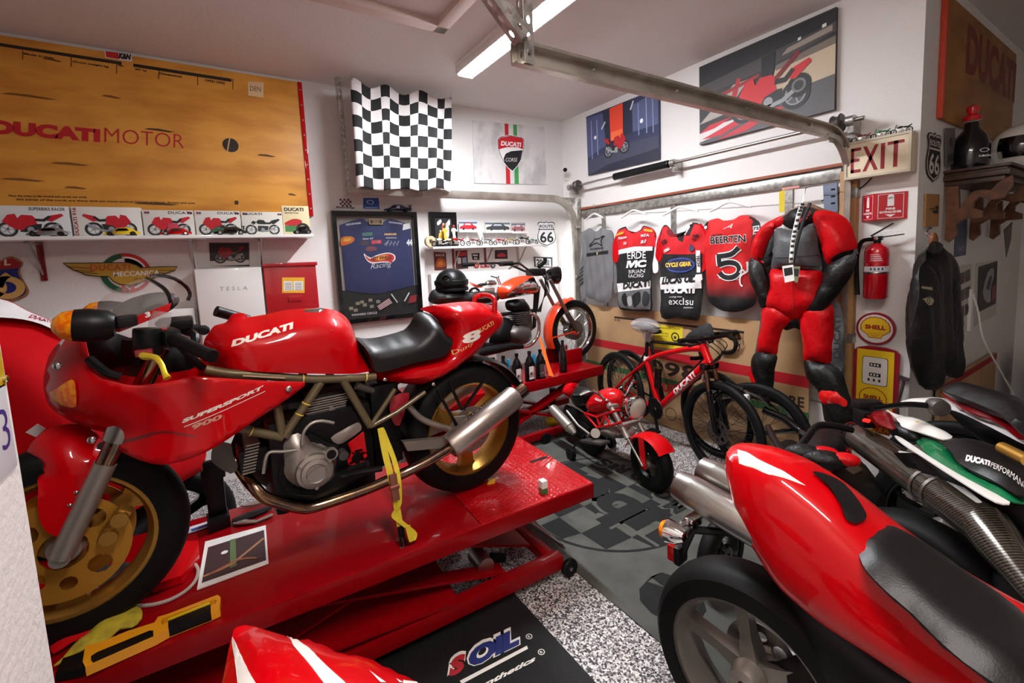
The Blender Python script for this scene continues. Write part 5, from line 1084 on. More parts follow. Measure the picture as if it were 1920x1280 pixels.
solo(g,'extinguisher_sign','red folded FIRE EXTINGUISHER sign on the white wall','sign')
# --- extinguisher
wx=.09;a,b=WB.px(1641,559,wx),WB.px(1641,458,wx);r=abs(WB.px(1664,520,wx)[0]-WB.px(1618,520,wx)[0])/2;u=a[0];z0,z1=a[1],b[1]
t=thing('fire_extinguisher','red fire extinguisher mounted on the white wall','fire extinguisher',WB.p(u,z0,wx));c=WB.p(u,z0,wx)
g=G().use(mat('ext_red',(196,10,30),.25,0,.8));h=z1-z0;g.lathe([(0,.004),(r*.9,0),(r,.008),(r,h*.86),(r*.9,h*.94),(r*.55,h*1.0),(r*.4,h*1.02),(0,h*1.02)],c,(0,0,1),36);g.build('cylinder',t)
g=G();Xa=V3((-.9,-.3,0));A0=-1.3
for z_a,z_b,c_ in((.50,.60,(236,234,234)),(.66,.84,(200,24,44))):g.use(flat(*c_,.3));g.lathe([(r*1.006,h*z_a),(r*1.006,h*z_b)],c,(0,0,1),28,X=Xa,a0=A0,a1=1.3)
g.use(flat(60,80,130))
for k in range(4):g.lathe([(r*1.012,h*.53),(r*1.012,h*.575)],c,(0,0,1),4,X=Xa,a0=-.5+k*.3,a1=-.36+k*.3)
g.use(flat(240,220,220));[g.lathe([(r*1.012,h*(.7+.035*k)),(r*1.012,h*(.715+.035*k))],c,(0,0,1),8,X=Xa,a0=-.5,a1=.5-.1*k)for k in range(4)];g.build('label',t)
g=G().use('steel');g.lathe([(r*1.01,h*.46),(r*1.03,h*.465),(r*1.03,h*.495),(r*1.01,h*.5)],c,(0,0,1),36);g.build('strap_band',t)
g=G().use('black_plastic');top=c+V3((0,0,h));g.cyl(top,top+V3((0,0,.03)),.018);g.box(top+V3((0,0,.035)),(.03,.05,.025),bev=.004);g.build('valve',t)
g=G().use('black_plastic');g.bar(top+V3((-.005,.03,.035)),top+V3((-.03,-.13,.05)),.016,.006);g.build('carry_handle',t)
g=G().use('black_plastic');g.bar(top+V3((0,.03,.05)),top+V3((-.01,-.075,.115)),.016,.006);g.build('lever',t)
g=G().use('rubber');g.tube([top+V3((0,.02,.03)),top+V3((0,.075,.02)),top+V3((0,.098,-.06)),top+V3((-.005,.095,-.18)),top+V3((-.01,.085,-.30))],.012,10,sm=4);g.build('hose',t)
g=G().use('chrome');g.lathe([(0,0),(.012,0),(.012,.006),(0,.008)],top+V3((-.02,.0,.035)),(-1,0,0),14);g.build('pressure_gauge',t)
# --- shell sign, round
def scallop(cx,cy,R,n=11):
    pts=[]
    for i in range(n*4+1):a=math.radians(-18)+math.radians(216)*i/(n*4);rr=R*(1+.05*abs(math.sin(i*math.pi/4)));pts.append((cx+rr*math.cos(a),cy+rr*math.sin(a)*.92))
    return pts+[(cx-R*.5,cy-R*.62),(cx-R*.42,cy-R*.84),(cx+R*.42,cy-R*.84),(cx+R*.5,cy-R*.62)]
def shell_logo(g,F,cx,cy,R,w,outline=True,yc=(240,196,40)):
    P=scallop(cx,cy,R);g.use(flat(150,30,30,.3));g.poly(F,[(cx+(x-cx)*1.07,cy+(y-cy)*1.07)for x,y in P],w);g.use(flat(*yc,.3));g.poly(F,P,w+.0005);g.use(flat(190,90,30,.3))
    for k in range(7):a=math.radians(58+k*10.7);g.stroke(F,[(cx+R*.5*math.cos(a+math.pi)*.5,cy-R*.78),(cx-R*.62*math.cos(a)*1.3,cy-R*.42)],R*.02,w+.001)
    g.use(flat(150,24,30,.3));g.text(F,'SHELL',cx-R*.74,cy-R*.12,R*1.5,R*.4,w+.0015,.05)
wq=.02;c=WB.px(1641,616,wq);R=abs(WB.px(1678,616,wq)[0]-WB.px(1604,616,wq)[0])/2
t=thing('pump_globe_sign','round yellow scallop shell sign with red rim above the petrol pump sign','sign',WB.p(c[0],c[1]-R,0));g=G().use(flat(150,20,40,.3));g.cyl(WB.p(*c,0),WB.p(*c,wq),R,n=48);g.use(flat(232,226,218,.3));g.disc(WB,*c,R*.88,wq+.0006,48);g.build('disc',t);g=G();shell_logo(g,WB,c[0],c[1]+R*.04,R*.70,wq+.0012);g.build('shell_emblem',t)
# --- petrol pump sign
u0,u1=WB.px(1600,720,wq)[0],WB.px(1684,720,wq)[0];v1=WB.px(1641,650,wq)[1];v0=v1-(u1-u0)*2.05;W_,H_=u1-u0,v1-v0;P=lambda x,y:(u0+W_*x,v0+H_*y);F=WB.off(wq)
t=thing('petrol_pump_sign','yellow and red petrol pump shaped sign on the white wall','sign',WB.p((u0+u1)/2,v0,0))
g=G().use(flat(150,20,36,.3));g.plate(WB,[[P(0,0),P(1,0),P(1,.93),P(.93,.97),P(.7,1.0),P(.3,1.0),P(.07,.97),P(0,.93)]],.0,wq);g.build('plate',t)
g=G().use(flat(238,196,36,.3));g.rect(F,*P(.07,.04),*P(.9,.955),.0005);g.use(flat(150,20,36,.3));g.rect(F,*P(.91,.04),*P(.935,.95),.0006);g.build('yellow_face',t)
g=G().use(flat(60,40,40));rr=lambda x0,y0,x1,y1,k:smooth([P(x0+k,y0),P(x1-k,y0),P(x1,y0+k*.5),P(x1,y1-k*.5),P(x1-k,y1),P(x0+k,y1),P(x0,y1-k*.5),P(x0,y0+k*.5)],3)
g.poly(F,rr(.2,.48,.77,.86,.05),.001);g.use(flat(226,220,214));g.poly(F,rr(.215,.487,.755,.853,.05),.0015);g.use(flat(24,24,26))
for y in(.73,.595):g.rect(F,*P(.36,y),*P(.62,y+.05),.002)
for x in(.33,.45,.57):g.rect(F,*P(x,.53),*P(x+.05,.565),.002)
g.use(flat(226,220,214));[g.rect(F,*P(.39+.07*k,y+.012),*P(.43+.07*k,y+.038),.0025)for k in range(3)for y in(.73,.595)];g.build('meter_window',t)
g=G();shell_logo(g,F,u0+W_*.46,v0+H_*.30,W_*.29,.001,yc=(238,196,36));g.build('shell_emblem',t)
g=G().use(flat(70,50,54));g.tube([F.p(*P(1.0,.66),.004),F.p(*P(1.12,.64),.012),F.p(*P(1.1,.5),.012),F.p(*P(1.02,.3),.012),F.p(*P(1.04,.1),.012)],.008,8,sm=4);g.bar(F.p(*P(1.02,.655),.014),F.p(*P(1.24,.63),.014),.02,.014,WB.N);g.build('pump_hose',t)
# ================================================================= dark wall round the corner
ZC=lambda pts:zz(1680,380,3.367,pts)
ZD=lambda pts:zz(1720,150,3.88,pts)
# plywood panel
a=WC.px(1763.5,221,.02);b=WC.px(1768,100,.02);u0=a[0];u1=WC.px(1905,120,.02)[0];v0=a[1]
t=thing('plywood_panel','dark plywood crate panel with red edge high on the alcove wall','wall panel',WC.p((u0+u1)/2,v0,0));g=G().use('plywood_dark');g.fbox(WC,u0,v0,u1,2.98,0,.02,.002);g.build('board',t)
g=G().use(flat(190,60,30));g.fbox(WC,u0-.006,v0,u0+.02,2.98,.002,.03,.002);g.build('edge_strip',t);g=G().use(flat(120,40,26));q=WC.px(1812,105,.021);g.text(WC,'DUCATI',q[0],q[1]-.1,1.3,.3,.021,.05);g.build('lettering',t)
q=bbpx(WC,1739,247,1766,341,.01);road_shield(WC,q,'road_sign','dark ROUTE 66 shield sign round the corner, beside the wooden shelf',(30,26,28),(210,200,190),(206,200,194),w0=.004)
art('plaque',[(1735,425),(1760,424),(1762,364),(1737.5,363)],'narrow brown wooden plaque with a dark wing emblem above the leather jacket','plaque',(168,122,70),[('p',(36,28,24),[(.15,.55),(.9,.66),(.9,.4),(.6,.4),(.4,.5)]),('s',(168,122,70),[(.2,.56),(.7,.6)],.006),('s',(168,122,70),[(.3,.5),(.75,.54)],.006)],th=.012,F=WC)
# wooden shelf with scrolled brackets
xs=WC.px(1771,325,0)[0];FB=Fr((xs,.905,0),(0,-1,0),(0,0,1),(-1,0,0));dep=FB.px(1900,310)[0];zt=FB.px(1771,321)[1];Ls=1.15
t=thing('wooden_shelf','dark wooden wall shelf on scrolled brackets round the corner','shelf',(xs+Ls/2,.905-dep/2,zt-.45))
g=G().use('shelf_wood_dark')
for k,(d_,z_,h_)in enumerate(((0,0,.018),(.018,.018,.016),(.006,.034,.03),(.03,.064,.03))):g.box((xs+Ls/2,.905-(dep-d_)/2,zt-z_-h_/2),(Ls+.06-d_*2,dep-d_,h_),bev=.004)
g.build('board',t)
br=[(205,775),(300,772),(306,940),(345,880),(390,825),(440,800),(540,800),(590,745),(690,690),(694,765),(630,855),(530,872),(450,850),(410,885),(405,930),(470,950),(470,1000),(340,1012),(280,1050),(285,1130),(225,1180),(198,1160),(208,1000)]
P=FB.tr(ZD(br));
for k,dx in enumerate((0.0,Ls*.46,Ls*.92)):
    g=G().use('shelf_wood');g.plate(Fr((xs+dx,.905,0),(0,-1,0),(0,0,1),(-1,0,0)),[P],-.03,.006);g.build('bracket',t)
# jug with red stopper
def on_shelf(px,x):return FB.px(px,315)[0]
c=V3((xs+.16,.905-.14,zt));s_=np.linalg.norm(c-CAM)/CAMF
d_=(c-CAM)@CM[2]/CAMF;c=PX(1818,312,xs+.16);c[2]=zt;d_=(c-CAM)@CM[2]/CAMF;R=27*d_;H=118*d_
t=thing('oil_jug','black plastic jug with red bulb stopper on the wooden shelf','jug',c);g=G().use('black_gloss');g.lathe([(0,0),(R*.94,0),(R,.01),(R,H*.36),(R*.8,H*.52),(R*.42,H*.64),(R*.34,H*.74),(0,H*.74)],c,(0,0,1),28);g.build('body',t)
g=G().use(mat('stopper_red',(200,10,24),.2,0,.8));g.lathe([(0,H*.76),(R*.5,H*.76),(R*.46,H*.83),(R*.24,H*.87),(R*.34,H*.93),(R*.3,H*.98),(0,H*1.02)],c,(0,0,1),22);g.build('stopper',t);g=G().use('glass_clear');g.lathe([(R*.34,H*.72),(R*.36,H*.77)],c,(0,0,1),20);g.build('neck_ring',t)
g=G().use(flat(220,220,220));Fj=Fr(c+unit((-.75,-.65,0))*(R+.001),(.65,-.75,0),(0,0,1),(-.75,-.65,0));g.annul(Fj,R*.2,H*.27,R*.2,R*.26,0,q=.5);g.text(Fj,'SUBARU',-R*.1,H*.17,R*.7,H*.03,0,.04);g.build('lettering',t)
c2=PX(1864,308,xs+.3);c2[2]=zt;g=G().use('glass_clear');r_=13*d_;g.lathe([(0,0),(r_,0),(r_,.1),(r_*.9,.1),(r_*.9,.004),(0,.004)],c2,(0,0,1),24);solo(g,'glass_jar','clear glass jar between the jug and the helmet','jar')
c3=V3((xs+.42,.905-dep*.66,zt));c3=PX(1915,305,xs+.42);c3[2]=zt;r_=46*d_*1.1
t=thing('race_helmet','white helmet with black visor on the wooden shelf','helmet',c3);g=G().use('white_gloss');g.ell(c3+V3((0,0,r_*.72)),(r_*.92,r_*.86,r_*.86),n=28,m=16,t0=0,t1=2.56);g.build('shell',t)
g=G().use('black_gloss');g.lathe([(r_*.955*math.cos(a),r_*.72+r_*.9*math.sin(a))for a in np.linspace(-.42,.42,9)],c3,(0,0,1),24,X=(-.8,-.6,0),a0=-1.2,a1=1.2);g.build('visor',t)
art('shelf_picture',[(1774,314),(1791,306),(1791,240),(1774,240)],'grey picture card leaning on the wall beside the jug','picture',(110,106,104),[('c',(70,50,50),(.5,.6),.03),('p',(60,58,58),[(.1,.1),(.9,.1),(.9,.3),(.1,.3)])],th=.006,F=WC.off(.01))
# leather jacket
wj=.11
J=thing('leather_jacket','black leather jacket hanging on a hook round the corner','jacket',WC.p(*WC.px(1750,730,wj),wj))
def jp(name,m,pts,th,dw):P=smooth(WC.tr(ZC(pts),wj+dw),3);g=G().use(m);g.body(WC,P,th,th*1.2,wc=lambda u,v:wj+dw+.008*math.sin(u*40+v*12),res=.03);g.build(name,J);return g
tb=jp('jacket_body','leather_black',[(228,245),(262,262),(300,300),(342,400),(352,500),(368,700),(374,900),(300,1040),(272,1050),(150,1040),(112,1000),(118,800),(140,560),(160,400),(200,310)],.06,0)
jp('sleeve','leather_black',[(170,380),(140,520),(112,760),(104,960),(130,1060),(165,1168),(268,1172),(274,1050),(250,900),(235,640),(215,450)],.045,.05)
jp('sleeve','leather_black',[(320,390),(344,430),(364,600),(378,860),(394,1090),(302,1082),(298,1000),(310,800),(312,560)],.045,.03)
jp('collar','leather_black',[(214,245),(268,250),(296,300),(260,330),(222,320),(200,300)],.06,.03)
g=G().use(flat(170,160,130));s2=(tb.bvh(),1);Fj=WC.off(wj+.1)
P=Fj.tr(ZC([(165,606),(185,602),(195,596),(215,594),(236,606),(240,622),(228,644),(206,648),(192,634),(180,616)]));g.poly(Fj,P,0);g.use(flat(90,80,60));q=np.mean(P,0);g.annul(Fj,*q,.012,.02,.001);g.use(flat(170,160,130));g.poly(Fj,Fj.tr(ZC([(162,540),(230,552),(230,534),(162,526)])),0);g.build('chest_badges',J)
q=Fj.px(*ZC([(238,235)])[0]);g=G().use('shelf_wood');g.ell(WC.p(*WC.px(*ZC([(236,245)])[0],wj),wj),(.03,.02,.05),n=12,m=8);g.build('hanger',J);g=G().use('chrome');a_=WC.px(*ZC([(236,232)])[0],wj);b_=WC.px(*ZC([(232,160)])[0],.01);g.tube([WC.p(*a_,wj),WC.p(a_[0],b_[1]-.03,.08),WC.p(*b_,.005)],.005,8,sm=3);g.build('hook',J)
# pictures on the alcove wall
art('blue_plate',[(1789,482),(1811,478),(1814,408),(1792,414)],'blue-grey metal plate on the alcove wall below the shelf bracket','plate',(72,82,104),[('p',(110,116,130),[(.3,.12),(.8,.15),(.8,.3),(.3,.27)])],th=.004,F=WC)
g_=[('p',(90,80,76),[(x,y),(x+.26,y),(x+.26,y+.16),(x,y+.16)])for y in(.24,.48,.72)for x in(.08,.38,.68)]
art('calendar',[(1784,640),(1820,615),(1822,494),(1783,503)],'white photo calendar sheet on the alcove wall behind the jacket','calendar',(200,194,188),g_+[('p',(120,40,40),[(.12,.74),(.28,.74),(.28,.84),(.12,.84)]),('p',(110,36,40),[(.42,.74),(.58,.74),(.58,.84),(.42,.84)]),('p',(40,44,60),[(.7,.26),(.9,.26),(.9,.36),(.7,.36)])],th=.003,F=WC)
art('wall_print',[(1827,612),(1868,589),(1870,487),(1831,494)],'tall print of a pale curved bike tank on the alcove wall','poster',(196,190,184),[('p',(36,34,36),[(.08,.2),(.95,.2),(.95,.94),(.08,.94)]),('p',(150,150,152),[(.3,.5),(.5,.8),(.75,.84),(.8,.7),(.66,.5),(.7,.3),(.5,.3)],1),('p',(60,60,64),[(.45,.55),(.6,.72),(.7,.7),(.6,.5)],1),('p',(150,40,44),[(.74,.26),(.9,.3),(.88,.56),(.74,.5)])],th=.004,F=WC)
g=G().use(flat(96,88,82));P=WC.tr(ZC([(682,170),(735,120),(728,230),(698,345)]),.003);g.plate(WC,[P[::-1]],0,.003);solo(g,'pennant','small dark pointed pennant on the alcove wall','pennant')
g=G().use('white_matte');P=[WC.px(*q,.02)for q in ZC([(484,572),(482,690),(468,830),(480,930),(530,1070),(565,1180)])];g.tube([WC.p(*q,.02+.03*k)for k,q in enumerate(P)],.006,8,sm=5);g.box(WC.p(P[0][0],P[0][1]-.12,.012),(.03,.02,.3));solo(g,'extension_lead','white cable hanging down the alcove wall','cable')
q0,q1=WC.px(1797,704,.04),WC.px(1870,647,.04);t=thing('crate_panel','brown crate panel with a red stripe leaning on the alcove wall','crate panel',(4.5,.86,0));F=WC.off(.04)
g=G().use('cardboard');g.fbox(WC,3.75,.004,q1[0],q0[1],.015,.04,.003);g.build('board',t);g=G().use(flat(160,24,34));v_=(WC.px(1799,722,.04)[1]+WC.px(1870,665,.04)[1])/2;g.rect(F,3.75,v_,q1[0],q0[1]-.002,.001);g.build('red_stripe',t);g=G().use(flat(54,92,50));g.rect(F,3.75,.25,q1[0],.29,.001);g.build('green_stripe',t)
# dark clutter by the far wall
g=G().use('shelf_wood_dark');g.box((5.72,.3,.28),(.5,.9,.56),bev=.01);t=thing('wooden_chest','dark wooden chest at the right edge of the picture by the far wall','chest',(5.72,.3,0));g.build('chest_body',t);g=G().use('red_dark');g.box((5.72,.3,.575),(.52,.92,.03),bev=.008);g.build('lid',t)
t=thing('baseball_cap','black cap hanging on the far wall above the chest','cap',(5.93,.62,1.15));g=G().use('cloth_black');g.ell((5.93,.62,1.25),(.06,.11,.12),n=20,m=12);g.build('crown',t);g=G().use('cloth_black');g.ell((5.90,.6,1.14),(.06,.1,.02),n=18,m=8);g.build('peak',t)
# licence plates and yellow sign on the divider wall
WD=Fr((-.34,0,0),(0,1,0),(0,0,1),(1,0,0))
def dz(pts,w=0):return WD.tr(zz(0,740,8.0,pts),w)
P=dz([(-400,1600),(200,1180),(215,1000),(60,180),(-400,200)],.004)
a,b=WD.px(28,870,.004),WD.px(8,770,.004);u1=WD.px(29,850,.004)[0];v0,v1=WD.px(24,880,.004)[1],WD.px(10,790,.004)[1]
v1=v0+.152
t=thing('licence_plate','white licence plate with blue digits on the rough wall at the left edge','licence plate',WD.p(u1-.15,v0,0));g=G().use(flat(206,208,212,.35));g.fbox(WD,u1-.305,v0,u1,v1,.001,.005,.002);g.build('plate',t)
g=G().use(flat(36,40,120,.35));g.text(WD,'3',u1-.05,v0+.042,.036,.07,.0056,-.01);g.text(WD,'46',u1-.145,v0+.042,.08,.07,.0056,-.01);g.build('digits',t);g=G().use('steel');g.cyl(WD.p(u1-.06,v1-.016,.004),WD.p(u1-.06,v1-.016,.008),.007,n=10);g.build('screw',t)
a=WD.px(13,722,.004);t=thing('yellow_sign','yellow sign with a black arc at the left edge of the picture','sign',WD.p(a[0]-.2,a[1],0));g=G().use(flat(208,172,30,.35));g.fbox(WD,a[0]-.3,a[1],a[0]-.004,a[1]+.3,.001,.005,.002);g.build('plate',t);g=G().use(flat(30,28,24));g.annul(WD,a[0]-.12,a[1]+.13,.09,.1,.0056,40);g.build('black_arc',t);g=G().use('chrome');g.cyl(WD.p(a[0]-.012,a[1]+.014,.005),WD.p(a[0]-.012,a[1]+.014,.01),.006,n=10);g.build('screw',t)
# ================================================================= wheels and lifts
def wheel(par,F,u,v,R,tw,rr,rim,nsp=3,spm=None,w=0.0,disc=None,wire=False,name='wheel',hub=.05,tm='rubber',sw=.05):
    """a wheel in the bike frame F; the rim is the part, tyre, spokes and discs hang on it"""
    c=F.p(u,v,w);A=F.N;h=tw/2;g=G().use(rim);k=(R-rr)
    rw=h*.72
    g.lathe([(rr-.012,-rw),(rr+.008,-rw),(rr+.008,-rw+.012),(rr-.004,-rw*.6),(rr-.014,0),(rr-.004,rw*.6),(rr+.008,rw-.012),(rr+.008,rw),(rr-.012,rw),(rr-.03,rw*.3),(rr-.03,-rw*.3)],c,A,48,closed=True);W=g.build(name,par)
    g=G().use(tm);n=12;g.lathe([(rr+k*(math.sin(t)**.8 if math.sin(t)>0 else 0),-h*math.cos(t)*(1 if abs(math.cos(t))<.8 else 1-(abs(math.cos(t))-.8)*.9))for t in np.linspace(0,math.pi,n)]+[(rr+.004,h*.5),(rr+.004,-h*.5)],c,A,48,closed=True);g.build('tyre',W)
    spm=spm or rim;g=G().use(spm)
    if wire:
        for i in range(nsp):
            a=2*math.pi*i/nsp;b=a+(.5 if i%2 else-.5);s_=1 if(i//2)%2 else-1
            g.cyl(F.p(u+hub*math.cos(b),v+hub*math.sin(b),w+s_*h*.8),F.p(u+(rr-.012)*math.cos(a),v+(rr-.012)*math.sin(a),w),.0016 if R<.5 else .002,n=5,caps=False)
        g.build('spokes',W)
    else:
        for i in range(nsp):
            a=2*math.pi*i/nsp+.5;d=np.array([math.cos(a),math.sin(a)]);e=np.array([-d[1],d[0]]);L=rr-.015
            rings=[[F.p(*(np.array([u,v])+d*s_*L+e*(x*q)),w+y*z)for x,y in((-1,-1),(1,-1),(1,1),(-1,1))]for s_,q,z in((.1,sw*.7,.035),(.5,sw*.42,.022),(.85,sw*.5,.02),(1,sw*.9,.02))];g.loft(rings)
        g.build('spokes',W)
    g=G().use('alloy' if not wire else rim);g.lathe([(.012,-h*.95),(hub*.8,-h*.9),(hub,-h*.5),(hub*.7,0),(hub,h*.5),(hub*.8,h*.9),(.012,h*.95)],c,A,24,closed=True);g.build('hub',W)
    if disc:
        rd,m,ws=disc
        for s_ in ws:
            D=F.sub(u,v,w+s_);g=G().use(m);nh=8;hol=[[(rd*.66*math.cos(a)+q*.19*rd*math.cos(t),rd*.66*math.sin(a)+q*.19*rd*math.sin(t))for t in np.linspace(0,2*math.pi,10,False)]for k_,a in enumerate(np.linspace(0,2*math.pi,nh,False))for q in(1.0 if k_%2 else .7,)]
            g.plate(D,[[(rd*math.cos(t)*(1+.0*i),rd*math.sin(t))for i,t in enumerate(np.linspace(0,2*math.pi,40,False))],[(rd*.36*math.cos(t),rd*.36*math.sin(t))for t in np.linspace(0,2*math.pi,16,False)]]+hol,-.0025,.0025);g.build('brake_disc',W)
    return W
LZ=.47
def bolt_row(par,F,pts,w,r=.009,m='chrome'):
    for p in pts:q=F.px(*p,w);parts('bolt',par,m,[lambda g:g.ell(F.p(*q,w),(r,r,r*.5),F.U,F.V,12,6)])
# lift table under the red bike
c1,c2,c3=PZ(1112,905,LZ),PZ(130,1275,LZ),PZ(978,812,LZ)
LU=unit((c1-c2)*V3((1,1,0)));LF=Fr((c1[0],c1[1],LZ),LU,np.cross((0,0,1),LU),(0,0,1));LW=.80;LL=2.35
LT=thing('motorcycle_lift','red tread plate lift table carrying the red sport bike','lift table',LF.p(-LL/2,LW/2,-LZ))
g=G().use('red_lift');g.fbox(LF,-LL,0,-.62,LW,-.035,0,.004);g.build('deck',LT)
g=G().use('tread_plate');g.fbox(LF,-.617,0,0.0,LW,-.03,.002,.003);g.build('tread_panel',LT)
q=LF.px(1010,862);g=G().use('black_plastic');g.fbox(LF,q[0]-.055,q[1]-.012,q[0]+.055,q[1]+.012,.0022,.0032);g.build('slot',LT)
g=G().use('red_lift');g.fbox(LF,-LL,-.004,0,.02,-.075,-.002,.003);g.build('side_rail',LT);g=G().use('red_lift');g.fbox(LF,-LL,LW-.02,0,LW+.004,-.075,-.002,.003);g.build('side_rail',LT)
# scissor legs and base frame
BF=Fr(LF.p(-.16,.08,-LZ),LU,LF.V,(0,0,1));bw=LW-.14
for v_ in(.0,bw):g=G().use('red_lift');g.fbox(BF,-1.75,v_-.03,.0,v_+.03,.05,.12,.004);g.build('base_rail',LT)
for u_ in(-1.72,-.04):g=G().use('red_lift');g.fbox(BF,u_-.03,0,u_+.03,bw,.055,.11,.004);g.build('base_crossbar',LT)
for v_ in(.06,bw-.06):
    for a,b in(((-1.5,.12),(-.35,.42)),((-1.45,.41),(-.3,.12))):
        g=G().use('red_lift');vv=v_+(.045 if a[1]<.2 else 0);g.bar(BF.p(a[0],vv,a[1]),BF.p(b[0],vv,b[1]),.012,.075,BF.V);g.build('scissor_arm',LT)
g=G().use('red_lift');rings=[[BF.p(u_,v_,z)for v_,z in((-.028,a),(.34,a+.03),(.34,a+.042),(-.028,a+.012))]for u_,a in((-1.8,.20),(-.56,.118))];g.loft(rings);g.build('scissor_plate',LT)
g=G().use('red_lift');rings=[[BF.p(u_,v_,z)for v_,z in((.12,a),(v2,a),(v2,a+.012),(.12,a+.012))]for u_,a,v2 in((-.85,.40,.3),(-.1,.12,.55))];g.loft(rings);g.build('scissor_plate',LT)
g=G().use('steel');c_=PZ(903,1052,.16);g.cyl(c_-LF.V*.05,c_+LF.V*.07,.042,n=24);g.use('black_plastic');g.cyl(c_+LU*.05,c_+LU*.12-V3((0,0,.03)),.022,n=14);g.build('hydraulic_ram',LT)
g=G().use('black_plastic');g.fbox(BF,-1.75,.03,-.62,bw-.03,.012,.05,.004);g.build('shade_sheet',LT)  # added black sheet that gives the dark shading under the lift
for v_ in(.0,.05):g=G().use('steel');g.cyl(BF.p(.03,v_*.2,.13),BF.p(.03-v_,bw,.13),.008,n=10);g.build('base_rod',LT)
for u_,v_ in((.03,-.035),(.03,bw+.035),(-1.72,-.035)):
    g=G().use('black_plastic');g.lathe([(.008,-.014),(.04,-.014),(.046,-.008),(.046,.008),(.04,.014),(.008,.014)],BF.p(u_,v_,.047),LF.V,22,closed=True);g.use('steel');g.cyl(BF.p(u_,v_-.018,.047),BF.p(u_,v_+.018,.047),.01,n=10);g.build('castor_wheel',LT)
# ================================================================= the red sport bike on the lift
Pr,Pf=V3((.93,1.955,0)),V3((-.483,1.89,0));SU_=unit(Pr-Pf)
S=Fr((Pf[0],Pf[1],LZ),SU_,(0,0,1),np.cross(SU_,(0,0,1)))
if S.N[1]>0:S.N=-S.N
B=thing('sport_motorcycle','red faired sport motorcycle strapped on the red lift table','motorcycle',S.p(.7,0,0))
sp_=lambda pts,w=0.0,n=3,cl=True,cr=():smooth(S.tr(pts,w),n,cl,cr)
def pw(px,py,w):return S.p(*S.px(px,py,w),w)
wheel(B,S,.01,.313,.312,.125,.225,'gold_rim',3,disc=(.16,'gold_disc',(.058,-.058)),name='front_wheel',sw=.06)
wheel(B,S,1.425,.318,.318,.175,.225,'gold_rim',3,disc=(.11,'alloy',(.07,)),name='rear_wheel',sw=.07)
# fork
for s_ in(1,-1):
    a=S.p(.01,.313,.098*s_);tq=S.px(283,690,.1);b=S.p(tq[0],tq[1],.098*s_);d=b-a
    g=G().use('alloy');g.cyl(a,a+d*.48,.029);g.lathe([(0,-.03),(.02,-.03),(.024,.02),(0,.02)],a,S.N,18);g.build('fork_slider',B)
    g=G().use('pipe');g.cyl(a+d*.46,b+d*.12,.026);g.use('steel');g.cyl(a+d*.60,a+d*.70,.036,.04);g.build('fork_tube',B)
    g=G().use('gold_rim');e=S.p(.135,.36,.085*s_)
    g.box(e,(.11,.05,.04),unit(S.U*.6+S.V*.8),S.N,.012)
    for k in(-.028,.028):p=e+(S.U*.55+S.V*.83)*k;g.cyl(p,p+S.N*s_*.04,.022,n=16)
    g.build('brake_caliper',B)
g=G().use('red_paint');P=[(36,860),(58,832),(96,812),(150,812),(186,845),(172,882),(156,930),(140,985),(131,1002),(117,1007),(98,1001),(85,992),(74,970),(71,940),(72,914),(60,896),(38,880)]
g.body(S,sp_(P,.085,2),.09,.05,[i//2 in(0,1,2,3,15,16)for i in range(34)],res=.03);g.build('front_mudguard',B)
bolt_row(B,S,[(143,923),(131,947)],.092,.006)
# fairing
FP=[(138,624),(152,640),(163,664),(181,694),(218,710),(251,716),(286,714),(333,705),(366,699),(453,705),(500,709),(568,712),(568,719),(541,739),(504,762),(450,796),(403,826),(363,846),(319,860),(285,862),(235,853),(181,838),(134,826),(94,806),(67,786),(57,759),(55,726),(66,682),(87,655),(111,633)]
P=sp_(FP,.15,2,True,(0,11,12));soft=[(i//2)>=21 for i in range(len(P))]
g=G().use('red_paint');g.body(S,P,lambda u,v:.215-.05*max(0,min(1,(u-.45)/.4)),.30,soft,sides=(1,-1),wall=False,res=.022,p=2.0);FB_=(g.bvh(),1);fo=g.build('fairing',B,solid=.004)
g=G().use('black_plastic');g.body(S,sp_([(150,640),(170,690),(250,712),(330,702),(372,690),(350,660),(250,640),(190,622)],.05,2),.13,.06,res=.04);g.build('cockpit_panel',B)
g=G().use('black_plastic');g.tube([pw(166,672,.17),pw(200,698,.19),pw(226,706,.19)],.012,8,sm=3);g.build('cockpit_trim',B)
# crease and vent along the fairing side
g=G().use('red_dark');g.map2(S,*(lambda P:([x for i in range(len(P))for x in(P[i]+np.array([0,.006]),P[i]-np.array([0,.006*(1-i/len(P))]))],[(2*i,2*i+1,2*i+3,2*i+2)for i in range(len(P)-1)]))([V3(q)for q in smooth(S.tr([(200,846),(262,822),(300,808),(330,808),(366,813)],.17),4,False)]),.001,FB_);g.build('fairing_vent',B)
g=G().use('amber');g.polysurf(S,sp_([(76,752),(84,745),(105,730),(130,714),(139,720),(140,765),(118,769),(90,765)],.17,2),FB_,.006,.012);g.build('indicator_lens',B)
g=G().use(flat(236,226,214,.3));F2=S
def dec(g,s_,bl,br,tl,surf,w0,bold=.05,w=.0015):g.textpx(S,s_,bl,br,tl,w,bold,surf=surf,fw=w0)
dec(g,'SUPERSPORT',(341,788),(489,726),(344,779.5),FB_,.17,.055);a,b,c,d=S.tr([(345,795),(495,730),(495,728.6),(345,793.6)],.17)
g.map2(S,[V3(a)+(V3(b)-a)*t+(V3(d)-a)*k for t in np.linspace(0,1,16)for k in(0,1)],[(2*i,2*i+2,2*i+3,2*i+1)for i in range(15)],.0015,FB_);g.build('lettering',B)
g=G().use(flat(200,150,130,.3));dec(g,'900',(358,800),(414,778),(360,790),FB_,.17,.04);g.build('lettering',B)
bolt_row(B,S,[(172,825),(107,686),(541,729)],.20,.011)
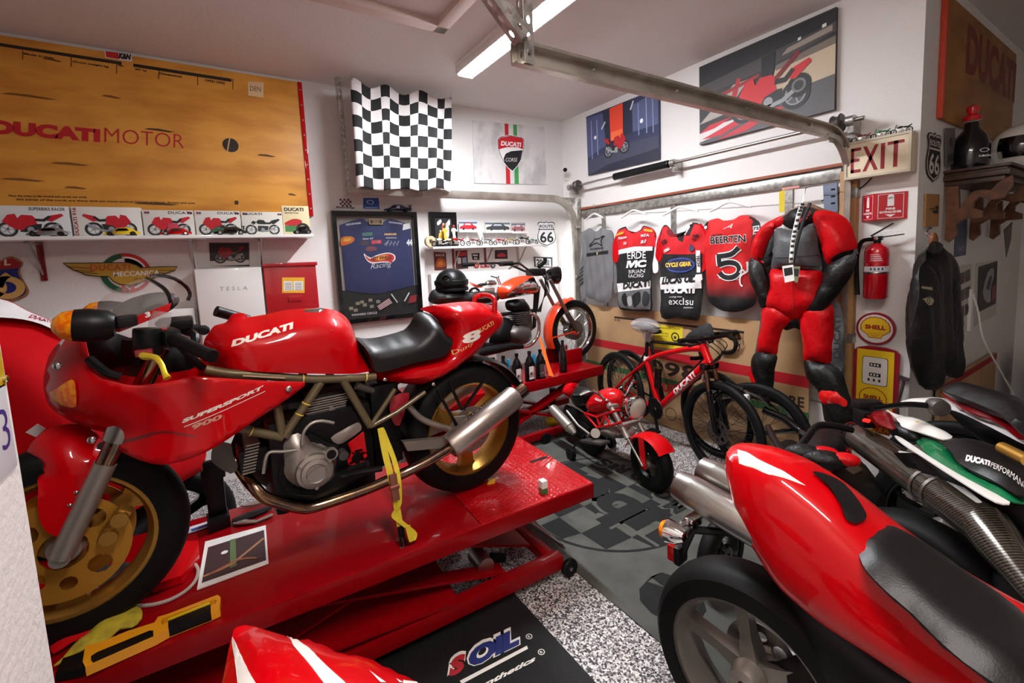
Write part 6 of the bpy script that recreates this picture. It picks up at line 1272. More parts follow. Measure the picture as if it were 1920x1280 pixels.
# tank
TP=[(381,655),(384,638),(392,626),(403,612),(424,606),(434,593),(443,588.5),(460,588.5),(466,596),(500,590.5),(545,581.5),(603,578.8),(633,583),(654,597),(666,618),(675,647),(687,668),(699,686),(697,698),(661,700.6),(544,698),(474,694),(410,690),(385,677)]
P=S.tr(TP[:18],.03)+S.tr(TP[18:],.135);P=smooth(P,3,True,(8,18));soft=[i//3<17 or i//3>=22 for i in range(len(P))]
g=G().use('red_paint');g.body(S,P,lambda u,v:.16-.05*max(0,(.80-v)/.1)*.4,.14,soft,res=.02,p=2.4);TB=(g.bvh(),1);g.build('fuel_tank',B)
g=G().use(flat(238,226,214,.3));dec(g,'DUCATI',(433,650),(548.5,616),(437,637),TB,.13,.06);g.build('lettering',B)
g=G().use('chrome');q=S.px(586,581,0.02);g.lathe([(0,.012),(.036,.012),(.046,.006),(.05,0)],S.p(q[0],q[1]-.008,.0),(0,0,1),28);g.build('filler_cap',B)
# seat and tail
P=sp_([(676,638),(700,640),(730,636),(774,623),(786.5,610),(795,593),(807,587.5),(824,592),(839,606),(848,625),(836,653),(822,666),(765,679),(702,695),(692,674),(684,656)],.10,3)
g=G().use('seat_vinyl');g.body(S,P,.14,.06,[i//3<9 for i in range(len(P))],res=.022,p=2.4);g.build('seat',B)
P=sp_([(702,697),(765,680),(822,667),(837,654),(850,626),(838,603),(822,589),(806,582),(829,575),(892,567.5),(932,572),(951,580),(963,600),(951,621),(926,645),(892,677),(850,706),(820,723),(812,731),(760,726),(719,722),(711,716)],.10,3,True,(0,12,18))
g=G().use('red_paint');g.body(S,P,lambda u,v:.145-.05*max(0,min(1,(u-1.25)/.45)),.05,res=.02,p=2.2);KB=(g.bvh(),1);g.build('tail_cowl',B)
g=G().use(flat(226,190,120,.3));dec(g,'DUCATI',(890,625.5),(924,608.5),(887.5,617.5),KB,.1,.02);dec(g,'Dusty',(846,667),(882,646),(847,657),KB,.1,.0);g.build('lettering',B)
g=G().use(flat(238,230,222,.3));dec(g,'8',(862,645),(896,635),(864,624),KB,.1,.05,.002);g.build('race_number',B)
g=G().use(flat(150,30,30,.3));g.map2(S,*(lambda P:([x for i in range(len(P))for x in(P[i]+np.array([0,.002]),P[i]-np.array([0,.002]))],[(2*i,2*i+1,2*i+3,2*i+2)for i in range(len(P)-1)]))([V3(q)for q in smooth(S.tr([(852,628),(880,612),(925,590)],.1),6,False)]),.001,KB);g.build('cowl_seam',B)
g=G().use('red_paint');g.tube([pw(888,570,-.07),pw(892,557,-.07),pw(905,553,-.05),pw(919,555,.03),pw(927,562,.07),pw(927.5,578,.08),pw(927,594,.08)],.0125,10,sm=4);g.build('grab_handle',B)
bolt_row(B,S,[(722,711),(813,720),(549,729)],.125,.009)
# frame tubes
tubes=[[(385,692),(430,700),(474,702),(567,710),(638,710),(704,706)],[(602,716),(532,818)],[(520,762),(530,816)],[(440,801),(530,820)],[(643,712),(694,799)],[(694,800),(741,729)],[(694,800),(745,772),(797,735)]]
for s_ in(1,-1):
    for k,tb in enumerate(tubes):
        g=G().use('frame_bronze');g.tube([S.p(*S.px(x,y,.135),.135*s_)for x,y in tb],.0155 if k<5 else .010,10,sm=3 if k==0 else 0);g.build('frame_tube',B)
g=G().use(flat(230,200,70,.4))
for x,y,x2,y2 in((567,710,569,710),(685,707.5,687,707.5),(575,755,574,757),(562,775,561,777),(470,808,472,808.5)):a,b=pw(x,y,.135),pw(x2,y2,.135);g.cyl(a,b,.0166,n=14)
g.build('frame_bands',B)
g=G().use(flat(196,168,140,.4));a,b=pw(455,703.6,.15),pw(534,708,.15);g.bar(a,b,.004,.016,S.N);g.build('frame_plate',B)
# engine
EZ=lambda pts:zz(380,660,4.268,pts)
g=G().use('black_satin');a,b=S.px(500,880,.0),S.px(690,870,0);g.fbox(S,a[0],.22,b[0],.58,-.13,.12,.03);g.build('crankcase',B)
g=G().use('black_plastic');g.body(S,sp_([(432,850),(470,790),(540,726),(640,716),(720,716),(768,745),(792,800),(770,850),(700,895),(560,935),(470,905)],.0,2),.07,.04,res=.04,wc=lambda u,v:-.06);g.build('dark_filler',B)  # black body added to darken the gaps behind the engine
g=G().use('alloy');P=smooth(S.tr(EZ([(640,770),(700,690),(785,640),(870,690),(900,735),(1000,745),(1075,780),(1100,850),(1090,960),(1075,1050),(1020,1080),(850,1125),(720,1100),(660,1030),(655,900)]),.16),3);g.body(S,P,.05,.025,wc=lambda u,v:.11,res=.02);g.build('clutch_cover',B)
q=S.px(*EZ([(900,955)])[0],.17);g=G().use('alloy');g.lathe([(.066,0),(.064,.018),(.052,.022),(.05,.034),(.036,.038),(.032,.033),(0,.033)],S.p(*q,.155),S.N,36);D=S.off(.19);g.poly(D,[(q[0]+x,q[1]+y)for x,y in smooth([(-.034,-.012),(-.012,-.02),(.012,-.014),(.034,.012),(.012,.02),(-.014,.014)],3)],.001)
for k in range(3):a=k*2.1+.5;g.cyl(S.p(q[0]+.06*math.cos(a),q[1]+.06*math.sin(a),.165),S.p(q[0]+.06*math.cos(a),q[1]+.06*math.sin(a),.18),.007,n=8)
g.build('cover_dome',B)
g=G().use('alloy');g.body(S,sp_(EZ([(1040,705),(1120,650),(1250,580),(1280,590),(1285,640),(1180,720),(1100,755)]),.16,2),.03,.014,wc=lambda u,v:.13,res=.02);g.build('belt_cover',B)
g=G().use('red_paint');P=S.tr(EZ([(1165,735),(1290,640),(1312,800),(1290,880),(1240,905),(1165,900),(1195,800)]),.15);c_=np.mean(P,0);g.plate(S,[P]+[[(c_[0]+.03*math.cos(a)+.008*math.cos(t),c_[1]-.02+.03*math.sin(a)+.008*math.sin(t))for t in np.linspace(0,2*math.pi,8,False)]for a in np.linspace(0,2*math.pi,6,False)],.14,.15);g.build('sprocket_cover',B)
g=G().use('black_plastic');q=S.px(*EZ([(1030,815)])[0],.18);g.cyl(S.p(*q,.15),S.p(*q,.186),.017);g.use('alloy');g.lathe([(.017,0),(.024,0),(.024,.032),(.017,.032)],S.p(*q,.15),S.N,18);g.build('oil_filler',B)
g=G().use('alloy_dark');q=S.px(*EZ([(1130,830)])[0],.17);g.cyl(S.p(*q,.13),S.p(*q,.17),.018);g.build('plug',B)
for i,y in enumerate((395,415,435,455,475,495,515)):
    g=G().use('alloy');a,b=S.px(*EZ([(840-4*i,y)])[0],.1),S.px(*EZ([(1180-6*i,y+2)])[0],.1);g.fbox(S,a[0],a[1]-.002,b[0],a[1]+.002,-.08,.1+.004*(i%2));g.build('cooling_fin',B)
g=G().use('black_satin');a,b=S.px(*EZ([(850,620)])[0],.09),S.px(*EZ([(1170,290)])[0],.09);g.fbox(S,a[0],a[1],b[0],b[1],-.08,.088,.012);g.build('rear_cylinder',B)
q=S.px(*EZ([(1035,458)])[0],.11);g=G().use('steel');g.cyl(S.p(*q,.09),S.p(*q,.112),.011,n=12);g.build('stud',B)
for i in range(10):
    g=G().use('alloy');a,b=S.px(*EZ([(345-3*i,755+i*25)])[0],.1),S.px(*EZ([(460-4*i,755+i*25)])[0],.1);g.fbox(S,a[0],a[1]-.0022,b[0],a[1]+.0022,-.07,.1);g.build('cooling_fin',B)
g=G().use('black_satin');a,b=S.px(*EZ([(300,1010)])[0],.09),S.px(*EZ([(560,740)])[0],.09);g.fbox(S,a[0],a[1],b[0]+.06,b[1],-.08,.085,.015);g.build('front_cylinder',B)
g=G().use('alloy_dark');g.body(S,sp_(EZ([(85,790),(120,750),(230,760),(250,850),(290,950),(230,1005),(100,930),(70,880)]),.11,2),.05,.025,wc=lambda u,v:.07,res=.03);g.build('cylinder_head',B)
g=G().use('alloy');a=[pw(*EZ([p])[0],.17)for p in((800,740),(810,640),(870,570),(950,550),(1050,568))];g.tube(a,.006,8,sm=4);g.build('oil_line',B)
g=G().use('alloy');a=[pw(*EZ([p])[0],.15)for p in((760,780),(640,795),(540,800),(505,850),(485,970))];g.tube(a,.006,8,sm=4);g.build('oil_line',B)
g=G().use('black_plastic');a=[pw(*EZ([p])[0],.16)for p in((850,660),(930,700),(1000,740),(1080,760))];g.tube(a,.008,8,sm=4);a=[pw(*EZ([p])[0],.15)for p in((640,900),(630,1000),(720,1130),(890,1150))];g.tube(a,.007,8,sm=4);g.build('cable',B)
g=G().use('alloy_dark');P=EZ([(1240,260),(1300,250),(1410,300),(1400,330),(1330,320),(1260,290)]);g.cyl(pw(668,722,.12),pw(700,733,.12),.018,.012,n=14);g.build('shock_reservoir',B)
g=G().use('black_satin');g.fbox(S,S.px(690,800)[0],.26,S.px(745,800)[0],.62,-.06,.06,.02);g.tube([S.p(1.0,.62,.0),S.p(1.12,.36,.0)],.035,10);g.build('shock_absorber',B)
g=G().use(flat(150,20,34,.4));g.body(S,sp_([(735,748),(770,738),(766,760),(752,800),(738,790)],.1,2),.02,.01,wc=lambda u,v:.08,res=.02);g.build('fuse_box',B)
# exhaust
g=G().use('pipe');g.tube([pw(440,862,.02),pw(462,895,.06),pw(478,914,.10),pw(500,934,.12),pw(560,951,.13),pw(585,951,.13),pw(640,934,.14),pw(700,912,.16),pw(752,889,.19),pw(800,866,.2),pw(846,838,.2)],.021,12,sm=4);g.build('exhaust_pipe',B)
for s_ in(1,-1):
    a,b=S.px(843,838,.2),S.px(967,742,.2);c_=S.px(983,727,.2)
    A_,B_,C_=S.p(*a,.2*s_),S.p(*b,.2*s_),S.p(*c_,.2*s_);L=np.linalg.norm(B_-A_);g=G().use('titanium');g.lathe([(.02,-.0),(.05,0),(.056,.012),(.056,L-.01),(.05,L),(.02,L)],A_,B_-A_,36);g.build('silencer',B)
    g=G().use('pipe');L2=np.linalg.norm(C_-B_);g.lathe([(.03,-.005),(.032,.006),(.032,L2),(.027,L2),(.027,.0)],B_,B_-A_,28);g.build('silencer_tip',B)
ax=unit(B_-A_);a,b=S.px(878,786,.256),S.px(910,760,.256);g=G().use(flat(40,34,32));g.text(S,'DUCATI',a[0],a[1],np.hypot(b[0]-a[0],b[1]-a[1]),.013,.2575,.03,rot=math.atan2(b[1]-a[1],b[0]-a[0]));g.build('lettering',B)
# swingarm, hugger and brackets
for s_ in(1,-1):
    g=G().use('alloy');P=S.tr([(755,828),(829,821),(885,800),(895,812),(840,838),(764,845)],.1);g.plate(S,[P],.09*s_-.015,.09*s_+.015);g.build('swingarm',B)
g=G().use('alloy');g.tube([pw(766,760,.1),pw(785,781,.1),pw(812,795,.1),pw(848,806,.1)],.014,10,sm=3);g.build('swingarm_brace',B)
g=G().use('black_plastic');a0=math.radians(42);g.lathe([(.335,-.095),(.35,-.06),(.352,.06),(.335,.095),(.332,.06),(.332,-.06)],S.p(1.425,.318,0),S.N,20,X=S.U,closed=True,a0=math.radians(-150)if np.cross(S.N,S.U)[2]<0 else math.radians(25),a1=math.radians(-25)if np.cross(S.N,S.U)[2]<0 else math.radians(150));g.build('hugger',B)
g=G().use('alloy');P=S.tr([(848,782),(873,779),(878,797),(868,806),(845,812)],.12);g.plate(S,[P],.11,.125);g.build('caliper_bracket',B)
for p0,p1 in(((820,732),(858,800)),((842,716),(866,768)),((868,768),(912,706))):g=G().use('black_plastic');g.bar(pw(*p0,.13),pw(*p1,.13),.012,.014,S.N,.003);g.build('silencer_bracket',B)
g=G().use('black_plastic');g.tube([pw(640,893,.15),pw(680,884,.17),pw(716,878,.18)],.012,8);g.tube([pw(655,880,.2),pw(690,868,.26)],.012,8);g.build('footrest',B)
g=G().use('alloy_dark');a,b=S.px(560,946,.06),S.px(672,915,.06);g.fbox(S,a[0],.205,b[0],.235,-.1,.11,.01);g.build('sump',B)
# screen with black trim
arch=[(322,573,.15),(318,556,.145),(308,541,.12),(290,529,.07),(275,520,.0),(296,516,-.06),(326,522,-.11),(347,535,-.14),(356,550,-.15),(352,563,-.15)]
ap=smooth([pw(*q)for q in arch],3,False);g=G().use('black_gloss');g.tube(ap,.0065,8);g.build('screen_trim',B)
base=[pw(*q)for q in((205,610,.14),(170,618,.12),(146,616,.09),(134,620,.05),(128,622,0))]
bl=[(S.U@(p-S.O),S.V@(p-S.O),S.N@(p-S.O))for p in base];base=base+[S.p(u,v,-w)for u,v,w in bl[-2::-1]];base=smooth(base,4,False)
def resamp(P,n):
    P=np.array(P);d=np.r_[0,np.cumsum(np.linalg.norm(np.diff(P,axis=0),axis=1))];t=np.linspace(0,d[-1],n);return np.stack([np.interp(t,d,P[:,k])for k in range(3)],1)
A1,A2=resamp(base,25),resamp(ap,25);rows=[]
for k in range(9):t=k/8;bul=.03*math.sin(math.pi*t);rows.append([A1[i]*(1-t)+A2[i]*t+S.V*bul*math.sin(math.pi*i/24)for i in range(25)])
g=G().use('glass_clear');g.loft(rows,False,False,closed=False);g.build('windscreen',B)
for s_ in(1,-1):
    P3=[S.p(*S.px(x,y,.15),.15*s_)for x,y in((205,612),(322,567),(318,581),(300,592),(225,622),(205,622))];g=G().use('red_paint');g.loft([P3,[p+S.N*.006*s_ for p in P3]]);g.build('screen_rail',B)
g=G().use('white_gloss');g.textpx(S.off(.157),'3',(273,596),(283,593),(271,586),.0008,.05);g.build('race_number',B)
for s_ in(1,-1):
    q=S.px(168,609,.2);c_=S.p(q[0],q[1],.21*s_);g=G().use('black_plastic');g.lathe([(0,.055),(.03,.055),(.042,.04),(.047,.0),(.044,-.03),(.0,-.03)],c_,unit(S.U-S.V*.12),28);mo=g.build('mirror',B);g=G().use('amber');g.lathe([(.0435,-.028),(.036,-.055),(.018,-.072),(0,-.076)],c_,unit(S.U-S.V*.12),24);g.build('indicator_lens',mo)
    q2=S.px(250,600,.17);g=G().use('black_plastic');g.bar(c_+S.U*.05,S.p(q2[0],q2[1],.16*s_),.03,.035,(0,0,1),.006);g.build('mirror_arm',B)
# bars, levers and instruments
for s_ in(1,-1):
    h0,h1=pw(310,628,.16),pw(398,668,.36)
    if s_<0:h0,h1=S.p(*S.px(310,628,.16),-.16),S.p(*S.px(398,668,.36),-.36)
    d=unit(h1-h0);L=np.linalg.norm(h1-h0);g=G().use('black_satin');g.cyl(h0-d*.06,h0+d*.06,.011);g.build('handlebar',B)
    g=G().use('rubber');g.lathe([(0,L),(.019,L),(.021,L-.01),(.018,L-.016)]+[(.0175+.0012*(i%2),L-.02-i*.006)for i in range(20)]+[(.022,.05),(0,.05)],h0,d,18);g.build('grip',B)
    g=G().use('black_plastic');g.box(h0+d*.02,(.055,.05,.05),d,S.V,.01);g.use('red_lens');g.box(h0+d*.02+V3((0,0,.026))-S.U*.01,(.016,.016,.006));g.build('switchgear',B)
g=G().use(mat('lever_gold',(232,200,40),.3,.5,.4));g.tube([pw(262,662,.24),pw(272,668,.26),pw(290,670,.29),pw(302,682,.32),pw(309,700,.34),pw(314,709,.35)],[.009,.011,.009,.007,.007,.010],8,sm=3);g.build('clutch_lever',B)
g=G().use('red_dark');g.box(pw(270,661,.24),(.04,.03,.02),bev=.004);g.build('lever_bracket',B)
for x,y,w_,r_,h_ in((278,640,.17,.038,.08),(262,652,.05,.045,.06)):g=G().use('black_plastic');c_=pw(x,y,w_);g.lathe([(0,-h_/2),(r_*.9,-h_/2),(r_,-h_*.4),(r_,h_*.4),(r_*.95,h_/2),(0,h_/2)],c_,unit((.1,0,1)),24);g.build('instrument_pod',B)
g=G().use('poly_bag');c_=pw(300,602,.15);g.lathe([(0,-.03),(.024,-.03),(.028,.0),(.024,.03),(0,.032)],c_,(0.3,0,1),18);g.build('brake_reservoir',B)
g=G().use('black_plastic');g.ell(pw(275,575,-.17),(.10,.03,.045),unit(S.U+S.V*.25),S.N,20,12);g.build('mirror',B)
g=G().use('black_plastic');g.tube([pw(300,610,.0),pw(340,618,-.02),pw(366,630,.02),pw(360,660,.05)],.014,8,sm=3);g.tube([pw(330,640,.1),pw(350,660,.12),pw(380,690,.1)],.012,8,sm=3);g.build('cable',B)
g=G().use('black_plastic');g.box(pw(330,606,-.05),(.1,.12,.04),S.U,S.N,.01);g.cyl(pw(405,583,-.30),pw(465,600,-.34),.022,n=14);g.build('throttle_housing',B)
# ================================================================= rug, mat
RG=Fr((0,0,.004),(0,1,0),(-1,0,0),(0,0,1))
t=thing('floor_rug','grey rug with a black checkered circle logo on the flake floor','rug',(1.94,2.0,0))
g=G().use('rug_grey');g.box((1.94,1.9,.003),(1.14,2.54,.006));g.build('carpet',t)
cx,cy,cr=2.0,2.07,.57;g=G().use('rug_black');g.annul(FL,cx,cy,cr-.02,cr,.0066,64)
for i in range(-3,3):
    for j in range(-3,3):
        if(i+j)%2:continue
        q=[(cx+.2*(i+a),cy+.2*(j+b))for a,b in((0,0),(1,0),(1,1),(0,1))]
        if all(np.hypot(x-cx,y-cy)<cr+.1 for x,y in q):g.poly(FL,[(lambda d:(x,y)if d<cr-.02 else(cx+(x-cx)*(cr-.02)/d,cy+(y-cy)*(cr-.02)/d))(np.hypot(x-cx,y-cy))for x,y in q],.0066)
g.build('logo_checker',t)
def rt(s_,y0,y1,xb,xt,w,b):g.text(RG,s_,y0,-xb,y1-y0,xb-xt,w,b)
g=G().use('rug_grey');rt('uber',1.53,2.62,2.12,1.76,.0034,.12);g.use('rug_black');rt('uber',1.53,2.62,2.12,1.76,.004,.05)
for s_,y,x in(('M',1.66,2.30),('O',1.8,2.36),('T',1.93,2.40),('O',2.06,2.42),('R',2.22,2.41),('S',2.37,2.38)):g.use('rug_grey');rt(s_,y-.01,y+.13,x+.03,x-.14,.0034,.11);g.use('rug_black');rt(s_,y,y+.11,x+.01,x-.12,.004,.05)
rt('e',1.1,1.4,1.74,1.46,.004,.06);g.build('lettering',t)
t=thing('rubber_mat','black ribbed rubber mat with blue and red lettering beside the lift','mat',(.55,1.35,0));g=G().use('mat_rubber');g.box((.52,1.3,.003),(1.03,1.0,.006));g.build('mat_sheet',t)
F=FL.off(.0065);g=G().use(flat(236,232,224))
for s_,a,b,c,o in(('OIL',(876,1258),(978,1208),(874,1213),(22,36,104)),('S',(838,1274),(874,1258),(840,1230),(170,24,36))):g.use(flat(236,232,224));g.textpx(F,s_,a,b,c,.0004,.13,.1);g.use(flat(*o));g.textpx(F,s_,(a[0]+3,a[1]-3),(b[0]-3,b[1]),(c[0]+4,c[1]+5),.0012,.07,.1)
a,b,c,d=F.tr([(866,1282),(990,1216),(988,1210),(862,1276)]);g.use(flat(236,232,224));g.poly(F,[a,b,c,d],.0004);g.textpx(F,'Synthetics',(880,1306),(1003,1242),(884,1290),.0006,.04,.15)
for x,y in((992,1193),(1015,1222)):q=F.px(x,y);g.annul(F,*q,.011,.014,.0006);g.text(F,'R',q[0]-.005,q[1]-.006,.01,.012,.0006,.02)
g.build('lettering',t)
# ================================================================= rear lift with the orange bike
t=thing('motorcycle_lift','red lift table under the orange motorcycle near the corner','lift table',(2.0,3.3,0));L2=.555
g=G().use('red_lift');g.box((1.875,3.33,L2-.02),(2.05,.62,.04),bev=.004);g.build('deck',t)
g=G().use('red_lift');g.box((1.875,3.01,L2-.03),(2.05,.03,.085),bev=.004);g.build('side_rail',t)
for a,b in(((1.0,.52),(2.3,.06)),((1.0,.06),(2.3,.52))):
    for y in(3.06,3.56):g=G().use('red_lift');g.bar((a[0]+.45,y,a[1]),(b[0]+.45,y,b[1]),.02,.1,(0,1,0));g.build('scissor_arm',t)
for y in(3.03,3.6):g=G().use('red_lift');g.box((2.0,y,.08),(1.9,.06,.06),bev=.004);g.build('base_rail',t)
for y in(3.29,3.51):g=G().use('red_lift');g.box((2.76,y,L2+.07),(.26,.03,.14),bev=.01);g.build('wheel_chock',t)
g=G().use('black_plastic');g.cyl((2.2,2.98,.05),(2.2,3.02,.05),.045,n=18);g.build('castor_wheel',t)
O_=Fr((0,3.4,0),(1,0,0),(0,0,1),(0,-1,0));Z1=lambda p:zz(860,480,5.332,p);Z5=lambda p:zz(780,370,5.121,p)
o=lambda pts,w=0.0,n=3:smooth(O_.tr(pts,w),n);ow=lambda p,w=0.0:O_.p(*O_.px(*p,w),w)
OB=thing('vintage_motorcycle','orange vintage motorcycle with chrome tank sides on the rear lift','motorcycle',(2.2,3.4,L2))
wheel(OB,O_,2.885,L2+.302,.302,.10,.235,'chrome',36,wire=True,name='front_wheel',hub=.06);wheel(OB,O_,1.58,L2+.302,.302,.11,.235,'chrome',36,wire=True,name='rear_wheel',hub=.06)
g=G().use('alloy_dark');g.cyl(O_.p(2.885,L2+.302,.04),O_.p(2.885,L2+.302,-.04),.095,n=28);g.build('brake_drum',OB)
g=G().use('orange_paint');g.body(O_,o(Z1([(410,330),(445,285),(560,220),(680,195),(760,205),(808,240),(828,300),(810,372),(700,390),(480,432),(430,425)]),.04),.10,.08);ob_=(g.bvh(),1);g.build('fuel_tank',OB)
g=G().use('chrome');g.polysurf(O_,o(Z1([(500,385),(555,315),(680,245),(780,215),(805,285),(780,355),(640,392),(520,405)]),.08,2),ob_,.003);g.build('tank_panel',OB)
g=G().use('seat_vinyl');g.body(O_,o(Z5([(150,1000),(178,900),(240,885),(480,895),(545,915),(560,1000),(545,1030),(250,1034)]),.06),.12,.06);g.build('pannier_bag',OB)
g=G().use('seat_vinyl');g.body(O_,o(Z5([(545,925),(700,900),(815,925),(830,985),(760,1015),(545,1030)]),.06),.11,.05);g.build('seat',OB)
for s_ in(1,-1):
    a,b,c=O_.p(2.885,L2+.302,.075*s_),O_.p(*O_.px(1038,560),.075*s_),O_.p(*O_.px(1022,524),.075*s_);g=G().use('alloy_dark');g.cyl(a,a+(b-a)*.6,.026);g.use('steel');g.cyl(a+(b-a)*.6,c,.018);g.build('fork_leg',OB)
g=G().use('black_gloss');q=O_.px(*Z1([(945,190)])[0]);g.lathe([(.0,-.07),(.05,-.06),(.082,.0),(.088,.04),(.07,.05),(0,.056)],O_.p(*q),(1,0,-.1),24);g.build('headlight',OB)
g=G().use('black_satin');h=Z1([(400,75),(540,75),(610,75),(700,140),(760,185)]);hp=[ow(p,w)for p,w in zip(h,(.36,.30,.26,.12,.05))];g.tube(hp+[O_.p(O_.px(*h[k])[0]+.0,hp[k][2],-w)for k,w in((4,.05),(3,.12),(2,.26),(0,.36))],.011,8,sm=3);g.build('handlebar',OB)
for w_ in(.33,-.33):a=ow(Z1([(475,75)])[0],.33);a=a+V3((0,(.33-w_),0));g=G().use('rubber');g.cyl(a-V3((.06,0,0)),a+V3((.06,0,0)),.019,n=14);g.build('grip',OB)
g=G().use('steel');g.tube([ow(p,.28)for p in Z1([(600,95),(540,100),(500,130)])],.006,6);g.build('lever',OB)
g=G().use('black_satin');g.box(ow(Z1([(770,160)])[0]),(.12,.18,.07),bev=.02);g.tube([ow(Z1([(800,110)])[0]),ow(Z1([(860,60)])[0]),ow(Z1([(865,20)])[0])],.02,8);g.build('instruments',OB)
for k in range(5):g=G().use('black_plastic');g.tube([ow(Z1([(780+k*20,150)])[0],.05+.02*k),ow(Z1([(860+12*k,230+30*k)])[0],.1),ow(Z1([(850,420)])[0],.05),ow(Z1([(780+10*k,560)])[0],.04)],.004,6,sm=4);g.build('cable',OB)
c_=V3((2.885,3.4,L2+.302));n_=16;g=G().use('orange_paint')
g.loft([[c_+V3((r*math.cos(a),w,r*math.sin(a)))for r,w in((.318,-.07),(.335,-.045),(.34,0),(.335,.045),(.318,.07),(.313,.07),(.330,.04),(.335,0),(.330,-.04),(.313,-.07))]for a in np.linspace(math.radians(95),math.radians(205),n_)]);g.build('mudguard',OB)
for a in(120,185):g=G().use('orange_paint');r=math.radians(a);g.bar(c_+V3((0,-.07,0)),c_+V3((.315*math.cos(r),-.07,.315*math.sin(r))),.012,.006,(0,1,0));g.build('mudguard_stay',OB)
g=G().use('orange_paint');c2=V3((1.58,3.4,L2+.302));g.loft([[c2+V3((r*math.cos(a),w,r*math.sin(a)))for r,w in((.325,-.08),(.345,0),(.325,.08),(.32,.08),(.338,0),(.32,-.08))]for a in np.linspace(math.radians(40),math.radians(200),n_)]);g.build('rear_mudguard',OB)
g=G().use('black_satin');g.body(O_,o(Z1([(495,470),(540,440),(680,430),(725,470),(740,560),(700,590),(580,560),(510,540)]),.05,2),.08,.03);g.build('cylinder_head',OB)
g=G().use('black_satin')
for k in range(6):q=Z1([(560+4*k,575+20*k),(690,575+20*k)]);a,b=O_.px(*q[0],.06),O_.px(*q[1],.06);g=G().use('alloy_dark');g.fbox(O_,a[0],a[1]-.004,b[0],a[1]+.004,-.06,.07);g.build('cooling_fin',OB)
g=G().use('alloy_dark');a,b=O_.px(*Z1([(575,760)])[0]),O_.px(*Z1([(700,540)])[0]);g.fbox(O_,a[0],a[1],b[0],b[1],-.05,.055,.012);g.build('cylinder_barrel',OB)
g=G().use('black_satin');g.body(O_,o(Z1([(380,640),(500,620),(560,700),(560,860),(470,900),(300,880)]),.0,2),.07,.04,res=.04);g.build('side_case',OB)
g=G().use('alloy_dark');g.body(O_,o(Z1([(470,760),(540,700),(690,680),(752,740),(748,840),(690,890),(550,876),(490,820)]),.06,2),.1,.04);g.build('crankcase',OB)
g=G().use('chrome');g.tube([ow(p,.09)for p in Z1([(700,570),(765,590),(800,650),(800,770),(750,860),(690,900),(640,905)])],.017,10,sm=4);g.build('exhaust_pipe',OB)
g=G().use('black_satin');g.tube([ow(p,.1)for p in Z1([(640,905),(520,900),(380,930),(180,970)])],[.02,.035,.04,.04],12,sm=3);g.build('silencer',OB)
g=G().use('black_satin');g.tube([ow(Z1([(770,350)])[0]),ow(Z1([(755,700)])[0]),ow(Z1([(560,850)])[0]),O_.p(1.58,L2+.302)],.02,8);g.tube([O_.p(1.75,1.1),O_.p(2.45,1.1),ow(Z1([(800,300)])[0])],.018,8);g.build('frame',OB)
g=G().use('white_matte');q=O_.px(766,606,.0);F=Fr(O_.p(1.2,.98,.05),(.5,-.85,0),(.25,.1,1));g.plate(F,[[(-.09,-.1),(.09,-.1),(.09,.1),(-.09,.1)]],0,.002);g.use(flat(40,60,44));g.text(F,'D4T',-.08,-.03,.16,.07,.0026,.03);g.bar(F.p(0,.05,0),O_.p(1.36,1.05),.02,.01);g.build('licence_plate',OB)
# helmet with goggles on the pannier
q=V3(O_.px(*Z5([(345,895)])[0],.0));hc=O_.p(q[0],q[1],0.0);H=thing('half_helmet','matte black half helmet with goggles on the orange bike','helmet',hc);r=.138
g=G().use('black_satin');g.ell(hc+V3((0,0,.055)),(r,r*.88,r*.95),n=28,m=14,t0=0,t1=1.98);g.build('shell',H);g=G().use('rubber');g.lathe([(r*.98,.0),(r*1.01,.012),(r*.98,.026),(r*.93,.012)],hc,(0,0,1),28,closed=True);g.build('rim_band',H)
g=G().use('rubber');g.lathe([(r*.985,.05),(r*1.02,.055),(r*1.02,.085),(r*.985,.09)],hc,(0,0,1),28);e=hc+V3((-r*.62,-r*.66,.095));g.lathe([(.03,-.01),(.05,-.01),(.052,.012),(.034,.018)],e,(-.6,-.75,.2),20,closed=True);g.use('black_gloss');g.ell(e,(.036,.036,.012),unit((-.75,.6,0)),unit(np.cross((-.6,-.75,.2),(-.75,.6,0))),16,8);g.build('goggles',H)
# chrome chopper model on a slim stand
t=thing('display_stand','slim white display stand behind the orange bike','stand',(2.13,3.72,0));g=G().use('white_matte');g.box((2.13,3.72,.59),(.06,.06,1.18));g.box((2.13,3.72,1.19),(.46,.14,.02),bev=.004);g.build('pedestal',t)
mini_bike('model_motorcycle',Fr((2.13,3.72,1.2),(-1,0,0),(0,0,1),(0,1,0)),.46,'chrome','large chrome chopper model standing behind the orange bike',None)
